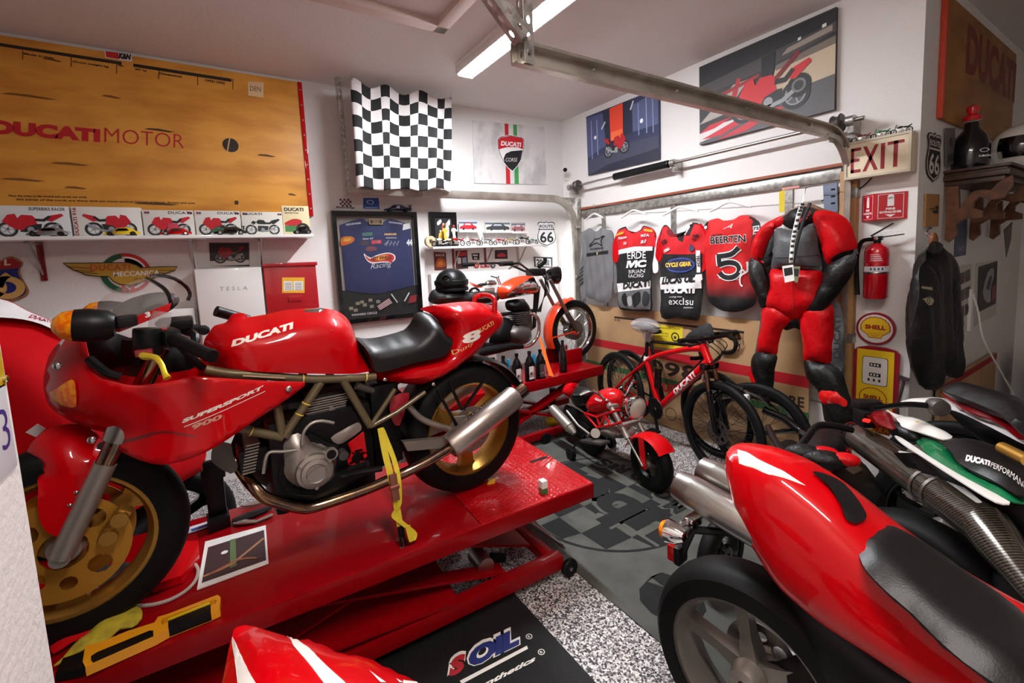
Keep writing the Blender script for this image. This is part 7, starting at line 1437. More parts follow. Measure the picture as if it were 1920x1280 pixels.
# bottles along the rear lift
for k,px in enumerate((926,945,970,994,1014)):
    u=O_.px(px,705,.36)[0];c=V3((u,3.04,L2+.0));lab=('half hidden behind the red bike tail, leftmost of the row','with a dark red picture label, second from the left','with a white picture label, in the middle of the row','with a white label of a rider, second from the right','with a small grey label, rightmost and touching the orange strap')[k]
    t=thing('oil_bottle','black oil bottle '+lab,'bottle',c,'oil bottles on the rear lift');g=G().use('black_plastic');g.box(c+V3((0,0,.085)),(.075,.06,.17),bev=.012);g.lathe([(.036,.17),(.032,.19),(.013,.225),(.013,.24)],c,(0,0,1),16);g.build('body',t);g=G().use('black_gloss');g.cyl(c+V3((0,0,.238)),c+V3((0,0,.262)),.016,n=14);g.build('cap',t)
    F=Fr(c+V3((0,-.0305,.08)),(1,0,0),(0,0,1),(0,-1,0));g=G().use(flat(*((224,220,214)if k in(2,3)else(70,66,66)if k==4 else(150,120,116))));g.rect(F,-.028,-.05,.018,.06,.0005);g.use(flat(170,90,100));g.rect(F,.018,-.05,.034,.05,.0005);moto_art(g,F,-.026,-.03,.04,.05,(120,30,36),.001);g.build('label',t)
    if k in(1,3):g=G().use(mat('blue_tag%d'%k,(40,130,170),.4));g.box(c+V3((.048,.0,.19)),(.02,.03,.08),bev=.004);solo(g,'blue_bottle_top','blue spout tube between the black bottles, '+('left one' if k==1 else 'right one'),'spout','blue spouts on the rear lift')
g=G().use('webbing_orange');a,b=ow((1012,632),.12),O_.p(O_.px(1034,698,.4)[0],L2+.02,.4);d=unit(b-a);X=unit(np.cross(d,(0,1,.2)));g.loft([[p+X*s_*w_ for s_ in(-1,1)]+[p+X*-s_*w_+V3((0,.004,0))for s_ in(-1,1)]for p,w_ in((a,.012),(a+(b-a)*.3,.022),(a+(b-a)*.7,.02),(b,.03))]);t_=solo(g,'orange_strap','bright orange tie-down strap beside the bottles on the rear lift','strap')
g=G().use('black_gloss');c=V3((O_.px(1056,690,.3)[0],3.1,L2));g.lathe([(0,0),(.036,0),(.036,.17),(.014,.23),(.014,.29),(0,.29)],c,(0,0,1),20);solo(g,'wine_bottle','tall dark glass bottle right of the orange strap','bottle')
# ================================================================= red bicycle
W0,W1=V3((2.80,1.76,0)),V3((3.0,2.90,0));kU=unit(W0-W1);K=Fr((W1[0],W1[1],0),kU,(0,0,1),np.cross(kU,(0,0,1)))
if K.N[0]>0:K.N=-K.N
wb=np.linalg.norm(W0-W1);R=.345
MB=thing('mountain_bicycle','red mountain bicycle with white lettering in front of the crate panel','bicycle',K.p(wb/2,0,0));k_=lambda x,y,w=0.0:K.p(*K.px(x,y,w),w)
wheel(MB,K,wb,R,R,.055,.30,'black_gloss',32,wire=True,spm='black_satin',name='front_wheel',hub=.03,disc=(.09,'steel',(.035,)));wheel(MB,K,0,R,R,.055,.30,'black_gloss',32,wire=True,spm='black_satin',name='rear_wheel',hub=.03)
hd,st,bb,hb=k_(1318,648),k_(1212,672),k_(1236,764),k_(1330,678)
for a,b,r0,r1,nm in((hd,hb,.026,.028,'head_tube'),(hb,bb,.034,.026,'down_tube'),(st,bb,.021,.023,'seat_tube')):g=G().use('red_paint');g.cyl(a-unit(b-a)*.01,b+unit(b-a)*.01,r0,r1,n=18);g.build(nm,MB)
g=G().use('red_paint');g.tube([hd+V3((0,0,-.02)),k_(1290,654),k_(1240,664),st-V3((0,0,.02))],[.026,.022,.019,.019],14,sm=4);g.build('top_tube',MB)
for w in(.04,-.04):
    g=G().use('red_paint');g.tube([st-V3((0,0,.02)),K.p(.12,R+.12,w),K.p(0,R,w*1.5)],.011,8);g.build('seat_stay',MB);g=G().use('red_paint');g.tube([bb,K.p(.2,R-.04,w),K.p(0,R,w*1.5)],.012,8);g.build('chain_stay',MB)
    ft=hb-V3((0,0,.03))+K.N*w;e=K.p(wb,R,w*1.4);g=G().use('pipe');g.cyl(ft,ft+(e-ft)*.42,.015);g.build('fork_stanchion',MB);g=G().use('black_gloss');g.cyl(ft+(e-ft)*.38,e,.022,.018);g.build('fork_lower',MB)
g=G().use('black_gloss');f2=hb-V3((0,0,.03));g.box(f2,(.05,.14,.045),K.U,K.N,.01);e=K.p(wb,R,0);m=f2+(e-f2)*.45;g.box(m+K.U*.03,(.03,.13,.05),K.U,K.N,.01);g.build('fork_crown',MB)
g=G().use('rubber');s1=k_(1212,646);sp1=k_(1214,618);g.cyl(st,sp1,.014);g.build('seat_post',MB);g=G().use('white_gloss');g.cyl(st-V3((0,0,.015)),st+V3((0,0,.02)),.022);g.build('seat_clamp',MB)
g=G().use('black_plastic');SF=Fr(sp1+V3((0,0,.03)),K.U,K.N*-1 if np.cross(K.U,K.N)[2]<0 else K.N,(0,0,1));g.body(SF,smooth([(-.13,-.07),(-.13,.07),(-.02,.05),(.14,.018),(.15,0),(.14,-.018),(-.02,-.05)],3),.03,.03,sides=(1,-1));g.build('saddle',MB)
g=G().use('poly_bag');g.ell(sp1+V3((0,0,.03))-K.U*.03,(.15,.10,.065),K.U,K.N,16,10);g.tube([sp1-V3((0,0,.02)),sp1-V3((0,0,.10))],[.05,.02],8);g.build('plastic_wrap',MB)
stem=hd+V3((0,0,.05));g=G().use('black_satin');g.cyl(hd,stem+V3((0,0,.02)),.018);g.cyl(stem,stem+K.U*.08+V3((0,0,.02)),.018);g.build('stem',MB);bc=stem+K.U*.08+V3((0,0,.02))
g=G().use('black_satin');g.tube([bc+K.N*.26-K.U*.05,bc+K.N*.12,bc-K.N*.12,bc-K.N*.26-K.U*.05],.013,8,sm=3);g.build('handlebar',MB)
for s_ in(.2,-.2):g=G().use('rubber');p=bc+K.N*s_-K.U*.035;g.cyl(p-K.N*.06,p+K.N*.06,.017,n=12);g.build('grip',MB);g=G().use('black_plastic');p=bc+K.N*s_*.7;g.tube([p,p+K.U*.03-V3((0,0,.02)),p+K.N*np.sign(s_)*.1+K.U*.03-V3((0,0,.03))],.006,6);g.build('brake_lever',MB)
for k in range(4):g=G().use('black_plastic');g.tube([bc+K.N*(.1-.05*k),bc+K.U*.12-V3((0,0,.1-.02*k))+K.N*(.05-.02*k),hb+K.U*.04+K.N*.03],.0035,6,sm=4);g.build('cable',MB)
g=G().use('black_satin');g.lathe([(.015,-.004),(.085,-.004),(.088,0),(.085,.004),(.015,.004)],bb+K.N*.04,K.N,30,closed=True);g.use('black_satin');g.bar(bb+K.N*.06,bb+K.N*.06+unit(K.U*.3-K.V)*.17,.022,.014,K.N);g.bar(bb-K.N*.06,bb-K.N*.06-unit(K.U*.3-K.V)*.17,.022,.014,K.N);g.build('crankset',MB)
g=G().use('black_plastic');e=bb+K.N*.06+unit(K.U*.3-K.V)*.17;g.box(e+K.N*.05,(.09,.09,.02),bev=.005);g.build('pedal',MB)
g=G().use('white_gloss');p0,p1=hb+(bb-hb)*.16,hb+(bb-hb)*.62;L=np.linalg.norm(p1-p0);TF=Fr(p1+K.N*.034,unit(p0-p1),np.cross(K.N,unit(p0-p1)),K.N);bvt=G();bvt.cyl(hb,bb,.034,.026,n=18);g.text(Fr(p1,TF.U,TF.V,K.N),'DUCATI',0,-.022,L*.9,.042,.002,.05,.15,surf=(bvt.bvh(),1));g.build('lettering',MB)
g=G().use('black_gloss');a=bb+(st-bb)*.45;g.cyl(a+K.U*.05,a+K.U*.06+V3((0,0,.16)),.03,n=16);g.build('bottle_cage',MB)
# road bicycle behind, with drop bars
rU=unit(V3((-.12,-1,0)));RF=Fr((3.16,2.62,0),rU,(0,0,1),np.cross(rU,(0,0,1)))
if RF.N[0]>0:RF.N=-RF.N
RB=thing('road_bicycle','black road bicycle with drop handlebar between the red bicycle and the crate panel','bicycle',RF.p(.5,0,0));r_=lambda x,y,w=0.0:RF.p(*RF.px(x,y,w),w)
fx=RF.px(1340,790)[0];wheel(RB,RF,fx,.335,.335,.028,.305,'black_gloss',28,wire=True,spm='steel',name='front_wheel',hub=.025);wheel(RB,RF,fx-.98,.335,.335,.028,.305,'black_gloss',28,wire=True,spm='steel',name='rear_wheel',hub=.025)
hu=fx-.1;g=G().use('black_gloss');g.tube([RF.p(hu-.06,.88),RF.p(hu,.72)],.02,12);g.tube([RF.p(hu,.74),RF.p(fx-.55,.27)],.018,10);g.tube([RF.p(hu-.04,.84),RF.p(fx-.68,.80)],.015,10);g.tube([RF.p(fx-.7,.88),RF.p(fx-.55,.27)],.016,10);g.tube([RF.p(fx-.68,.8),RF.p(fx-.98,.335)],.01,8);g.tube([RF.p(fx-.55,.27),RF.p(fx-.98,.335)],.011,8);g.build('frame',RB)
for w in(.03,-.03):g=G().use('chrome');g.tube([RF.p(hu,.72,w),RF.p(hu+.05,.5,w),RF.p(fx,.335,w)],.009,8,sm=3);g.build('fork_blade',RB)
g=G().use('rubber');hb_=RF.p(hu-.0,.93)
for s_ in(1,-1):b_=hb_+RF.N*.17*s_;g.tube([hb_,b_,b_+RF.U*.1,b_+RF.U*.15-V3((0,0,.05)),b_+RF.U*.13-V3((0,0,.12)),b_+RF.U*.03-V3((0,0,.15))],.015,10,sm=4)
g.build('drop_bar',RB);g=G().use('rubber');g.cyl(RF.p(hu-.06,.88),hb_,.014);g.build('stem',RB)
for s_ in(1,-1):b_=hb_+RF.N*.17*s_+RF.U*.13;g=G().use('rubber');g.ell(b_+V3((0,0,.02)),(.045,.018,.022),unit(RF.U+V3((0,0,.5))),RF.N,12,8);h_=g.build('brake_hood',RB);g=G().use('chrome');g.tube([b_+RF.U*.04+V3((0,0,.03)),b_+RF.U*.06-V3((0,0,.04)),b_+RF.U*.04-V3((0,0,.1))],.006,6);g.build('brake_lever',h_)
g=G().use('cloth_black');g.body(RF.off(.1),smooth([RF.px(*p,.1)for p in((1285,632),(1300,618),(1326,605),(1336,614),(1338,642),(1312,644),(1290,643))],2),.05,.03);g.build('bar_bag',RB)
g=G().use('alloy');p=RF.p(hu+.03,.66);g.tube([p+RF.N*.05-V3((0,0,.06)),p+RF.N*.04,p-RF.N*.04,p-RF.N*.05-V3((0,0,.06))],.009,8);g.build('brake_caliper',RB)
g=G().use('black_plastic');c=RF.p(fx-.68,.9);g.ell(c,(.13,.06,.03),RF.U,RF.N,14,8);g.build('saddle',RB)
# black bicycle, partly seen behind the foreground bikes
bU=unit(V3((.06,-1,0)));BFk=Fr((2.98,1.60,0),bU,(0,0,1),(-1,-.06,0));b_=lambda x,y,w=0.0:BFk.p(*BFk.px(x,y,w),w)
KB_=thing('black_bicycle','black knobbly tyred bicycle behind the red race bike tail','bicycle',BFk.p(0,0,0));wheel(KB_,BFk,0,.34,.34,.06,.285,'black_gloss',28,wire=True,spm='black_satin',hub=.03,name='rear_wheel')
g=G().use('black_gloss');g.tube([b_(1432,768,.05),b_(1470,784,.05),b_(1500,806,.05)],.026,12);g.tube([b_(1410,744,.05),b_(1436,752,.05),b_(1462,770,.05)],.009,8);g.tube([b_(1500,806,.05),BFk.p(.0,.34,.05)],.014,8);g.tube([b_(1500,806,.04),BFk.p(.55,.3,.0)],.02,8);g.build('frame',KB_)
g=G().use('rubber');g.cyl(b_(1362,716,.12),b_(1394,732,.12),.02,n=14);g.build('grip',KB_);g=G().use('black_gloss');g.tube([b_(1394,732,.12),b_(1425,744,.1),b_(1446,760,.06)],.012,8);g.build('handlebar',KB_)
g=G().use('white_gloss');g.box(b_(1400,746,.13),(.035,.03,.05),bev=.008);g.build('lever_clamp',KB_);g=G().use('alloy');g.tube([b_(1400,752,.13),b_(1386,752,.14),b_(1372,745,.15),b_(1354,747,.15)],.006,6,sm=3);g.build('brake_lever',KB_)
wheel(KB_,BFk,1.0,.34,.34,.06,.285,'black_gloss',28,wire=True,spm='black_satin',hub=.03,name='front_wheel')
# ================================================================= small red ride-on motorcycle
A,C_=V3((2.30,1.95,0)),V3((2.37,2.62,0));qU=unit(C_-A);Q=Fr(A,qU,(0,0,1),np.cross(qU,(0,0,1)))
if Q.N[0]>0:Q.N=-Q.N
Z6=lambda p:zz(1010,680,5.12,p);q_=lambda p,w=0.0:Q.p(*Q.px(*Z6([p])[0],w),w);qs=lambda pts,w=0.0,n=3:smooth(Q.tr(Z6(pts),w),n)
KM=thing('ride_on_motorcycle',"child's small red ride-on motorcycle with training wheels on the rug",'ride-on toy',Q.p(.3,0,0));yl=.006
wheel(KM,Q,0,.18+yl,.18,.11,.10,'black_plastic',5,spm='alloy_dark',name='front_wheel',hub=.03,sw=.03);wheel(KM,Q,.66,.17+yl,.17,.10,.10,'black_plastic',5,name='rear_wheel',hub=.03,sw=.03)
hdq=Q.px(*Z6([(755,370)])[0],.0)
for s_ in(1,-1):e=Q.p(0,.18+yl,.075*s_);a=Q.p(hdq[0]+.0,hdq[1],.075*s_);m=e+(a-e)*.42;g=G().use('steel');g.cyl(e,m,.009);g.use('alloy');g.cyl(m,a,.018);g.cyl(m,m+(a-e)*.06,.022);g.build('fork_leg',KM)
for k in(.62,.95):a=Q.p(0,.18+yl,0)+(Q.p(hdq[0],hdq[1])-Q.p(0,.18+yl))*k;g=G().use('alloy');g.box(a,(.04,.2,.03),Q.U,Q.N,.006);g.build('fork_clamp',KM)
g=G().use('red_paint');cf=Q.p(0,.18+yl)
g.loft([[cf+Q.U*r*math.cos(a)+Q.V*r*math.sin(a)+Q.N*w for r,w in((.19,-.07),(.205,-.04),(.21,0),(.205,.04),(.19,.07),(.185,.07),(.2,.04),(.205,0),(.2,-.04),(.185,-.07))]for a in np.linspace(math.radians(20),math.radians(140),14)])
for s_ in(1,-1):g.bar(cf+V3((0,0,-.02))+Q.N*.065*s_,cf+V3((0,0,.19))+Q.N*.068*s_+Q.U*.02,.05,.006,Q.N)
g.build('mudguard',KM)
g=G().use('red_paint');g.body(Q,qs([(440,470),(470,330),(540,275),(640,250),(720,290),(745,380),(735,450),(640,490),(520,505)],.05),.11,.09);kb=(g.bvh(),1);g.build('fuel_tank',KM);g=G().use('white_gloss');g.textpx(Q,'DUCATI',Z6([(530,352)])[0],Z6([(600,375)])[0],Z6([(540,335)])[0],.002,.05,surf=kb,fw=.1);g.build('lettering',KM)
g=G().use('seat_vinyl');g.body(Q,qs([(320,250),(400,235),(500,285),(470,330),(440,440),(420,480),(350,390),(320,330)],.03),.10,.05);g.build('seat',KM);g=G().use('red_paint');g.body(Q,qs([(225,215),(300,195),(345,215),(318,250),(312,340),(300,360),(245,310)],.03),.09,.04);g.build('tail_cowl',KM)
for s_ in(1,-1):
    for tb in(((440,480),(560,620),(700,600),(790,570)),((440,480),(560,520),(770,450)),((560,520),(590,610)),((590,610),(640,505)),((640,505),(690,600))):g=G().use('red_paint');g.tube([Q.p(*Q.px(*Z6([p])[0],.1),.1*s_)for p in tb],.009,8);g.build('frame_tube',KM)
g=G().use('alloy');g.body(Q,qs([(515,640),(560,620),(700,640),(820,640),(830,720),(700,750),(560,730),(515,700)],.08,2),.09,.03);g.cyl(q_((545,675),.1),q_((545,675),.14),.035,n=20);g.build('engine_block',KM)
g=G().use('black_plastic');g.body(Q,qs([(260,400),(420,480),(540,600),(520,720),(330,700),(250,560)],.0,2),.06,.03);g.build('chassis',KM)
g=G().use('alloy');g.cyl(q_((130,440),.16),q_((300,620),.14),.042,.046,n=24);g.cyl(q_((300,620),.14),q_((350,680),.13),.046,.02,n=24);g.build('silencer',KM);g=G().use('alloy');g.tube([q_((270,460),.13),q_((380,600),.13),q_((490,685),.13)],.009,8);g.build('side_rail',KM)
g=G().use('alloy_dark');a,b=q_((440,740),.16),q_((640,770),.16);g.bar(a,b,.09,.02,(0,0,1),.004);g.build('footboard',KM)
g=G().use('chrome');q=q_((950,435),.0);d_=unit(-Q.U-V3((0,0,.08)));g.lathe([(0,-.09),(.05,-.08),(.078,-.03),(.084,.0),(.074,.006)],q,d_,28);hl=g.build('headlight',KM);g=G().use(mat('lamp_glass',(214,206,190),.15,0,.6));g.lathe([(.076,.0),(.05,.014),(0,.018)],q,d_,26);g.build('headlight_lens',hl)
h0=Q.p(hdq[0]+.01,hdq[1]+.02);g=G().use('chrome');g.tube([h0+Q.N*.26+Q.U*.08+V3((0,0,.05)),h0+Q.N*.18+Q.U*.03+V3((0,0,.08)),h0+Q.N*.08,h0-Q.N*.08,h0-Q.N*.18+Q.U*.03+V3((0,0,.08)),h0-Q.N*.26+Q.U*.08+V3((0,0,.05))],.01,8,sm=3);g.build('handlebar',KM)
for s_ in(1,-1):p=h0+Q.N*.26*s_+Q.U*.09+V3((0,0,.045));g=G().use('rubber');g.cyl(p-Q.N*.03*s_-Q.U*.02,p+Q.N*.04*s_+Q.U*.03,.016,n=12);g.build('grip',KM)
for s_ in(1,-1):p=Q.p(.66,.045+yl,.2*s_);g=G().use('black_plastic');g.lathe([(.008,-.018),(.045,-.018),(.045,.018),(.008,.018)],p,Q.N,20,closed=True);g.build('training_wheel',KM);g=G().use('black_satin');g.tube([p,p+V3((0,0,.06))-Q.N*.04*s_,Q.p(.64,.2,.06*s_)],.008,6);g.build('training_bracket',KM)
# yellow hose gun behind the little bike
c=PZ(1038,792,0);t=thing('jack_stand','yellow and black hydraulic jack behind the small red motorcycle','jack',c);g=G().use('yellow_paint');g.cyl(c,c+V3((0,0,.03)),.08,n=24);g.cyl(c+V3((0,0,.03)),c+V3((0,0,.16)),.045,n=20);g.build('jack_body',t);g=G().use('black_plastic');g.cyl(c+V3((0,0,.16)),c+V3((0,0,.34)),.03,n=18);g.build('jack_ram',t)
# ================================================================= red race bike in the right foreground
D=V3((.1045,-.9945,0));T=Fr((1.26,.68,0),D,(0,0,1),(-.9945,-.1045,0));tp=lambda x,y,w:T.p(*T.px(x,y,w),w)
RBk=thing('race_motorcycle','red race motorcycle in the right foreground with twin steel silencers under its tail','motorcycle',T.p(.4,0,0))
mat('grey_wheel',(128,122,116),.35,.6)
wheel(RBk,T,0,.318,.318,.185,.235,'grey_wheel',5,name='rear_wheel',disc=(.11,'steel',(-.05,)),sw=.04)
wheel(RBk,T,1.42,.305,.305,.12,.225,'grey_wheel',5,name='front_wheel')
st=[(-.075,1.0,.955,.035),(-.06,1.012,.93,.07),(-.02,1.018,.84,.10),(.03,1.02,.77,.125),(.1,1.01,.70,.14),(.2,.965,.665,.15),(.3,.90,.655,.155),(.42,.84,.63,.15),(.56,.80,.60,.15),(.8,.86,.6,.16),(1.0,.92,.62,.17)]
rings=[]
for s_,zt,zb,hw in st:
    h=zt-zb;half=[(0,zt),(hw*.38,zt-.004),(hw*.66,zt-.02*min(1,h/.1)),(hw*.86,zt-h*.22),(hw*.97,zt-h*.5),(hw,zt-h*.72),(hw*.93,zb+h*.08),(hw*.8,zb)];ring=half+[(-w,z)for w,z in half[:0:-1]];rings.append([T.p(s_,z,w)for w,z in ring])
R2=np.array(rings);t_=np.arange(len(rings));tt=np.linspace(0,len(rings)-1,60);sm2=np.array([[np.interp(tt,t_,R2[:,i,k])for k in range(3)]for i in range(R2.shape[1])]);sm2=sm2.transpose(2,0,1)
for _ in range(3):sm2[1:-1]=(sm2[:-2]+sm2[1:-1]*2+sm2[2:])/4
g=G().use('red_paint');g.loft(list(sm2));SBV=g.bvh();g.build('tail_cowl',RBk)
def drop(px,py,w0=0.0):
    r=ray(px,py);h=SBV.ray_cast(Vector(CAM),Vector(unit(r)));return None if h[0]is None else V3(h[0])+V3(h[1])*(.0016+w0)
def patch(g,px,w0=0.0,res=4.0):
    v,f,_=cdt(px,res);P=[drop(x,y,w0)for x,y in v];g.add([p if p is not None else V3((0,0,0))for p in P],[q for q in f[:]if all(P[i]is not None for i in q)]);return g
g=G().use(flat(232,226,218,.3));patch(g,[(1383,843),(1386,869),(1440,889),(1511,911),(1470,884),(1400,848)]);g.build('white_decal',RBk)
g=G().use('seat_vinyl');patch(g,smooth([(1520,889),(1545,893),(1575,908),(1600,935),(1619,965),(1617,978),(1600,984),(1583,976),(1572,950),(1550,915)],3),.008);g.build('tail_pad',RBk)
F=Fr(T.p(0,0,0),T.U,T.N,(0,0,1))
if np.cross(F.U,F.V)[2]<0:F.V=-F.V
P=[F.px(x,y,z)for x,y,z in((1607,1015,.88),(1641,974,.90),(1673,972,.90),(1760,1020,.87),(1840,1080,.84),(1925,1140,.82),(2010,1210,.82),(1960,1330,.79),(1830,1290,.78),(1764,1239,.79),(1709,1180,.81),(1655,1126,.835),(1619,1076,.86))]
zf=lambda u,v:float(np.interp(u,[.22,.30,.42,.56,.9],[.905,.885,.84,.80,.82]));g=G().use('seat_vinyl');g.body(F,smooth(P,3),.04,.05,sides=(1,-1),wc=lambda u,v:zf(u,v)-.012,res=.02);g.build('seat',RBk)
for s_ in(1,-1):
    a,b=T.p(-.215,.855,.072*s_),T.p(.16,.79,.072*s_);L=np.linalg.norm(b-a);g=G().use('steel');g.lathe([(.033,.012),(.036,.0),(.043,.004),(.05,.05),(.0505,.055),(.0505,L),(0,L)],a,b-a,36);g.use('black_plastic');g.lathe([(0,.06),(.033,.06),(.033,.012)],a,b-a,24);g.build('silencer',RBk)
g=G().use('alloy');g.bar(T.p(-.10,.80,.0),T.p(.1,.79,0),.08,.03,(0,0,1),.01);g.build('silencer_bracket',RBk)
q=tp(1258,996,.2);g=G().use('chrome');d=unit(-T.U-T.V*.1);g.lathe([(0,-.05),(.016,-.045),(.03,-.02),(.034,.008),(.03,.012),(0,.012)],q,d,22);ind=g.build('indicator',RBk);g=G().use('amber');g.lathe([(.031,.011),(.024,.026),(0,.03)],q,d,22);g.build('indicator_lens',ind);g=G().use('chrome');q2=tp(1300,975,.13);g.tube([q-d*.02,(q+q2)/2+V3((0,0,.006)),q2],.009,8);g.box(q2,(.05,.03,.03),bev=.006);g.build('indicator_arm',RBk)
q=tp(1266,1032,.16);g=G().use('red_lens');g.box(q,(.03,.045,.05),T.U,T.N,.006);g.build('reflector',RBk);g=G().use('black_plastic');g.box(q+V3((0,0,.0))+T.U*.018,(.02,.05,.056),T.U,T.N,.006);g.tube([q+T.U*.02,q2+V3((0,0,-.03)),T.p(0,.75,.0)],.012,8);g.build('plate_bracket',RBk)
g=G().use('black_plastic');g.body(T,smooth([(.02,.70),(.3,.62),(.6,.58),(1.0,.62),(1.2,.55),(.9,.3),(.5,.22),(.1,.3),(.0,.34),(.12,.45)],2),.085,.05,res=.05);g.build('engine_block',RBk)
g=G().use('red_paint');g.body(T,smooth([(.75,.9),(.9,1.0),(1.2,.98),(1.5,.86),(1.55,.7),(1.3,.5),(1.0,.45),(.9,.6)],2),.2,.15,res=.05);g.build('fuel_tank',RBk)
g=G().use('alloy_dark');g.tube([T.p(0,.32,-.1),T.p(.3,.36,-.1),T.p(.5,.36,-.06)],.035,10);g.build('swingarm',RBk)
for s_ in(1,-1):g=G().use('steel');g.cyl(T.p(1.42,.31,.09*s_),T.p(1.18,.9,.09*s_),.026);g.build('fork_leg',RBk)
# ================================================================= white, green and red bike behind it
Y3=lambda p:zz(1560,700,5.333,p)
HU=unit(V3((-.64,-.77,0)));HO=V3((1.99,.44,0));Hf=Fr(HO,HU,(0,0,1),np.cross(HU,(0,0,1)))
HB=thing('supermoto_motorcycle','white, green and red motorcycle tail with carbon silencer at the right edge','motorcycle',HO)
def deck(name,m,pts,z,th,R,par=HB,n=3,sides=(1,-1),zs=0.0):
    """a panel seen from above, at its own height; zs tilts it along the bike"""
    F=FL;P=[F.px(*p,z)for p in Y3(pts)];P=smooth(P,n);g=G().use(m);g.body(F,P,th,R,wc=lambda u,v:z+zs*((V3((u,v,0))-HO)@HU),sides=sides,res=.02);bv=g.bvh();g.build(name,par);return bv
deck('side_panel','white_gloss',[(625,625),(700,650),(1000,850),(1300,1030),(1780,1290),(1640,1290),(1300,1090),(900,830),(700,700)],.885,.02,.02)
deck('side_panel','green_paint',[(830,650),(1110,680),(1210,790),(1280,910),(1600,1080),(1960,1240),(1930,1300),(1760,1270),(1300,1030),(1000,850)],.865,.02,.02)
sb_=deck('seat','seat_vinyl',[(1120,690),(1350,675),(1650,760),(1940,850),(1940,1235),(1600,1070),(1290,915),(1205,800)],.89,.03,.03)
deck('tail_panel','white_gloss',[(540,360),(640,410),(900,475),(1060,555),(1205,632),(1120,662),(950,610),(700,530),(640,450)],.90,.02,.015)
deck('lower_panel','white_gloss',[(660,780),(800,800),(900,870),(1300,1130),(1500,1290),(1440,1290),(1000,980),(760,850)],.80,.012,.012)
deck('tail_light','red_dark',[(395,370),(520,358),(640,440),(665,510),(600,560),(440,480)],.89,.02,.02)
F=FL;g=G().use(flat(232,230,226,.4));a,b,c=F.px(*Y3([(1330,880)])[0],.90),F.px(*Y3([(1570,975)])[0],.90),F.px(*Y3([(1345,846)])[0],.90);A_,B2,C2=map(V3,(a,b,c));g.text(F,'DUCATI',a[0],a[1],1,1,.0015,.07,surf=(sb_,1),eu=B2-A_,ev=C2-A_);a,b,c=[V3(F.px(*Y3([p])[0],.90))for p in((1580,982),(1980,1160),(1594,948))];g.text(F,'PERFORMANCE',a[0],a[1],1,1,.0015,.0,surf=(sb_,1),eu=b-a,ev=c-a);g.build('seat_lettering',HB)
pz=lambda x,y,z:PZ(*Y3([(x,y)])[0],z)
PF=[pz(370,570,.80),pz(580,632,.80),pz(592,535,.88),pz(435,450,.88)];FP_=Fr(PF[0],PF[1]-PF[0],PF[3]-PF[0],np.cross(unit(PF[1]-PF[0]),unit(PF[3]-PF[0])));l2=[((p-FP_.O)@FP_.U,(p-FP_.O)@FP_.V)for p in PF];W_,H_=l2[1][0],l2[2][1]
g=G().use(flat(214,176,40,.4));g.plate(FP_,[l2],-.003,0);g.use(flat(214,40,30,.4));g.disc(FP_,W_*.25,H_*.5,H_*.36,.0006);g.use(flat(150,30,30,.4));g.rect(FP_,W_*.3,.004,W_*.95,H_*.38,.0009);g.use(flat(230,150,40));g.text(FP_,'SUN',W_*.34,H_*.06,W_*.55,H_*.26,.0014,.05);g.build('licence_plate',HB)
g=G().use('black_plastic');g.ell(pz(715,590,.87),(.075,.035,.035),HU,Hf.N,16,10);g.build('indicator',HB);g=G().use('black_plastic');g.box(pz(350,320,.9),(.07,.1,.05),HU,Hf.N,.015);g.box(pz(330,440,.86),(.08,.06,.07),HU,Hf.N,.015);g.use('led_red');g.box(pz(345,470,.9),(.02,.02,.008));g.build('tail_bracket',HB)
a,b=PZ(1606,815,.74),PZ(1852,988,.74);ax=unit(b-a);L=np.linalg.norm(b-a);g=G().use('carbon');g.cyl(a,b,.062,n=36);g.build('silencer',HB);g=G().use('black_gloss');g.lathe([(0,-.05),(.035,-.05),(.05,-.035),(.064,0),(.064,.03),(.062,.03)],a,ax,32);g.build('silencer_end',HB)
for k in(.66,.74):g=G().use('steel');c=a+(b-a)*k;g.lathe([(.063,-.006),(.066,-.006),(.066,.006),(.063,.006)],c,ax,32,closed=True);g.build('silencer_clamp',HB)
g=G().use('carbon');e=PZ(1925,1085,.70);g.loft([G().ring(p,unit(np.cross(ax,(0,0,1))),unit(np.cross(np.cross(ax,(0,0,1)),ax)),r,28)for p,r in((b,.064),(b+(e-b)*.35,.06),(e,.04),(e+(e-b)*.5,.03))]);g.build('exhaust_cone',HB)
Hf=Fr(HO,(-.2,-.98,0),(0,0,1),np.cross(unit((-.2,-.98,0)),(0,0,1)));wheel(HB,Hf,-.05,.31,.31,.17,.225,'black_gloss',5,name='rear_wheel');wheel(HB,Hf,1.35,.3,.3,.12,.225,'black_gloss',5,name='front_wheel')
def running_gear(par,F,m,top):
    def bd(name,mm,pts,th,R):g=G().use(mm);g.body(F,smooth(pts,3),th,R,res=.04);g.build(name,par)
    bd('engine_block','black_plastic',[(.12,.55),(.45,.68),(.8,.62),(.8,.35),(.55,.22),(.2,.3)],.10,.05);bd('subframe','black_plastic',[(-.15,top-.06),(.2,top-.04),(.5,top-.1),(.5,.62),(.25,.6)],.06,.04)
    bd('fuel_tank',m,[(.28,top-.04),(.5,top+.08),(.8,top+.08),(1.0,top-.04),(.8,top-.2),(.4,top-.16)],.14,.09);g=G().use('alloy_dark');g.tube([F.p(-.05,.32,-.07),F.p(.4,.4,-.06)],.03,10);g.build('swingarm',par)
    for s_ in(1,-1):g=G().use('steel');g.cyl(F.p(1.35,.3,.08*s_),F.p(1.08,top+.06,.08*s_),.024);g.build('fork_leg',par)
    g=G().use('black_satin');g.tube([F.p(.95,top+.16,.36),F.p(1.05,top+.12,.12),F.p(1.05,top+.12,-.12),F.p(.95,top+.16,-.36)],.012,8,sm=3);g.build('handlebar',par)
running_gear(HB,Hf,'white_gloss',.88)
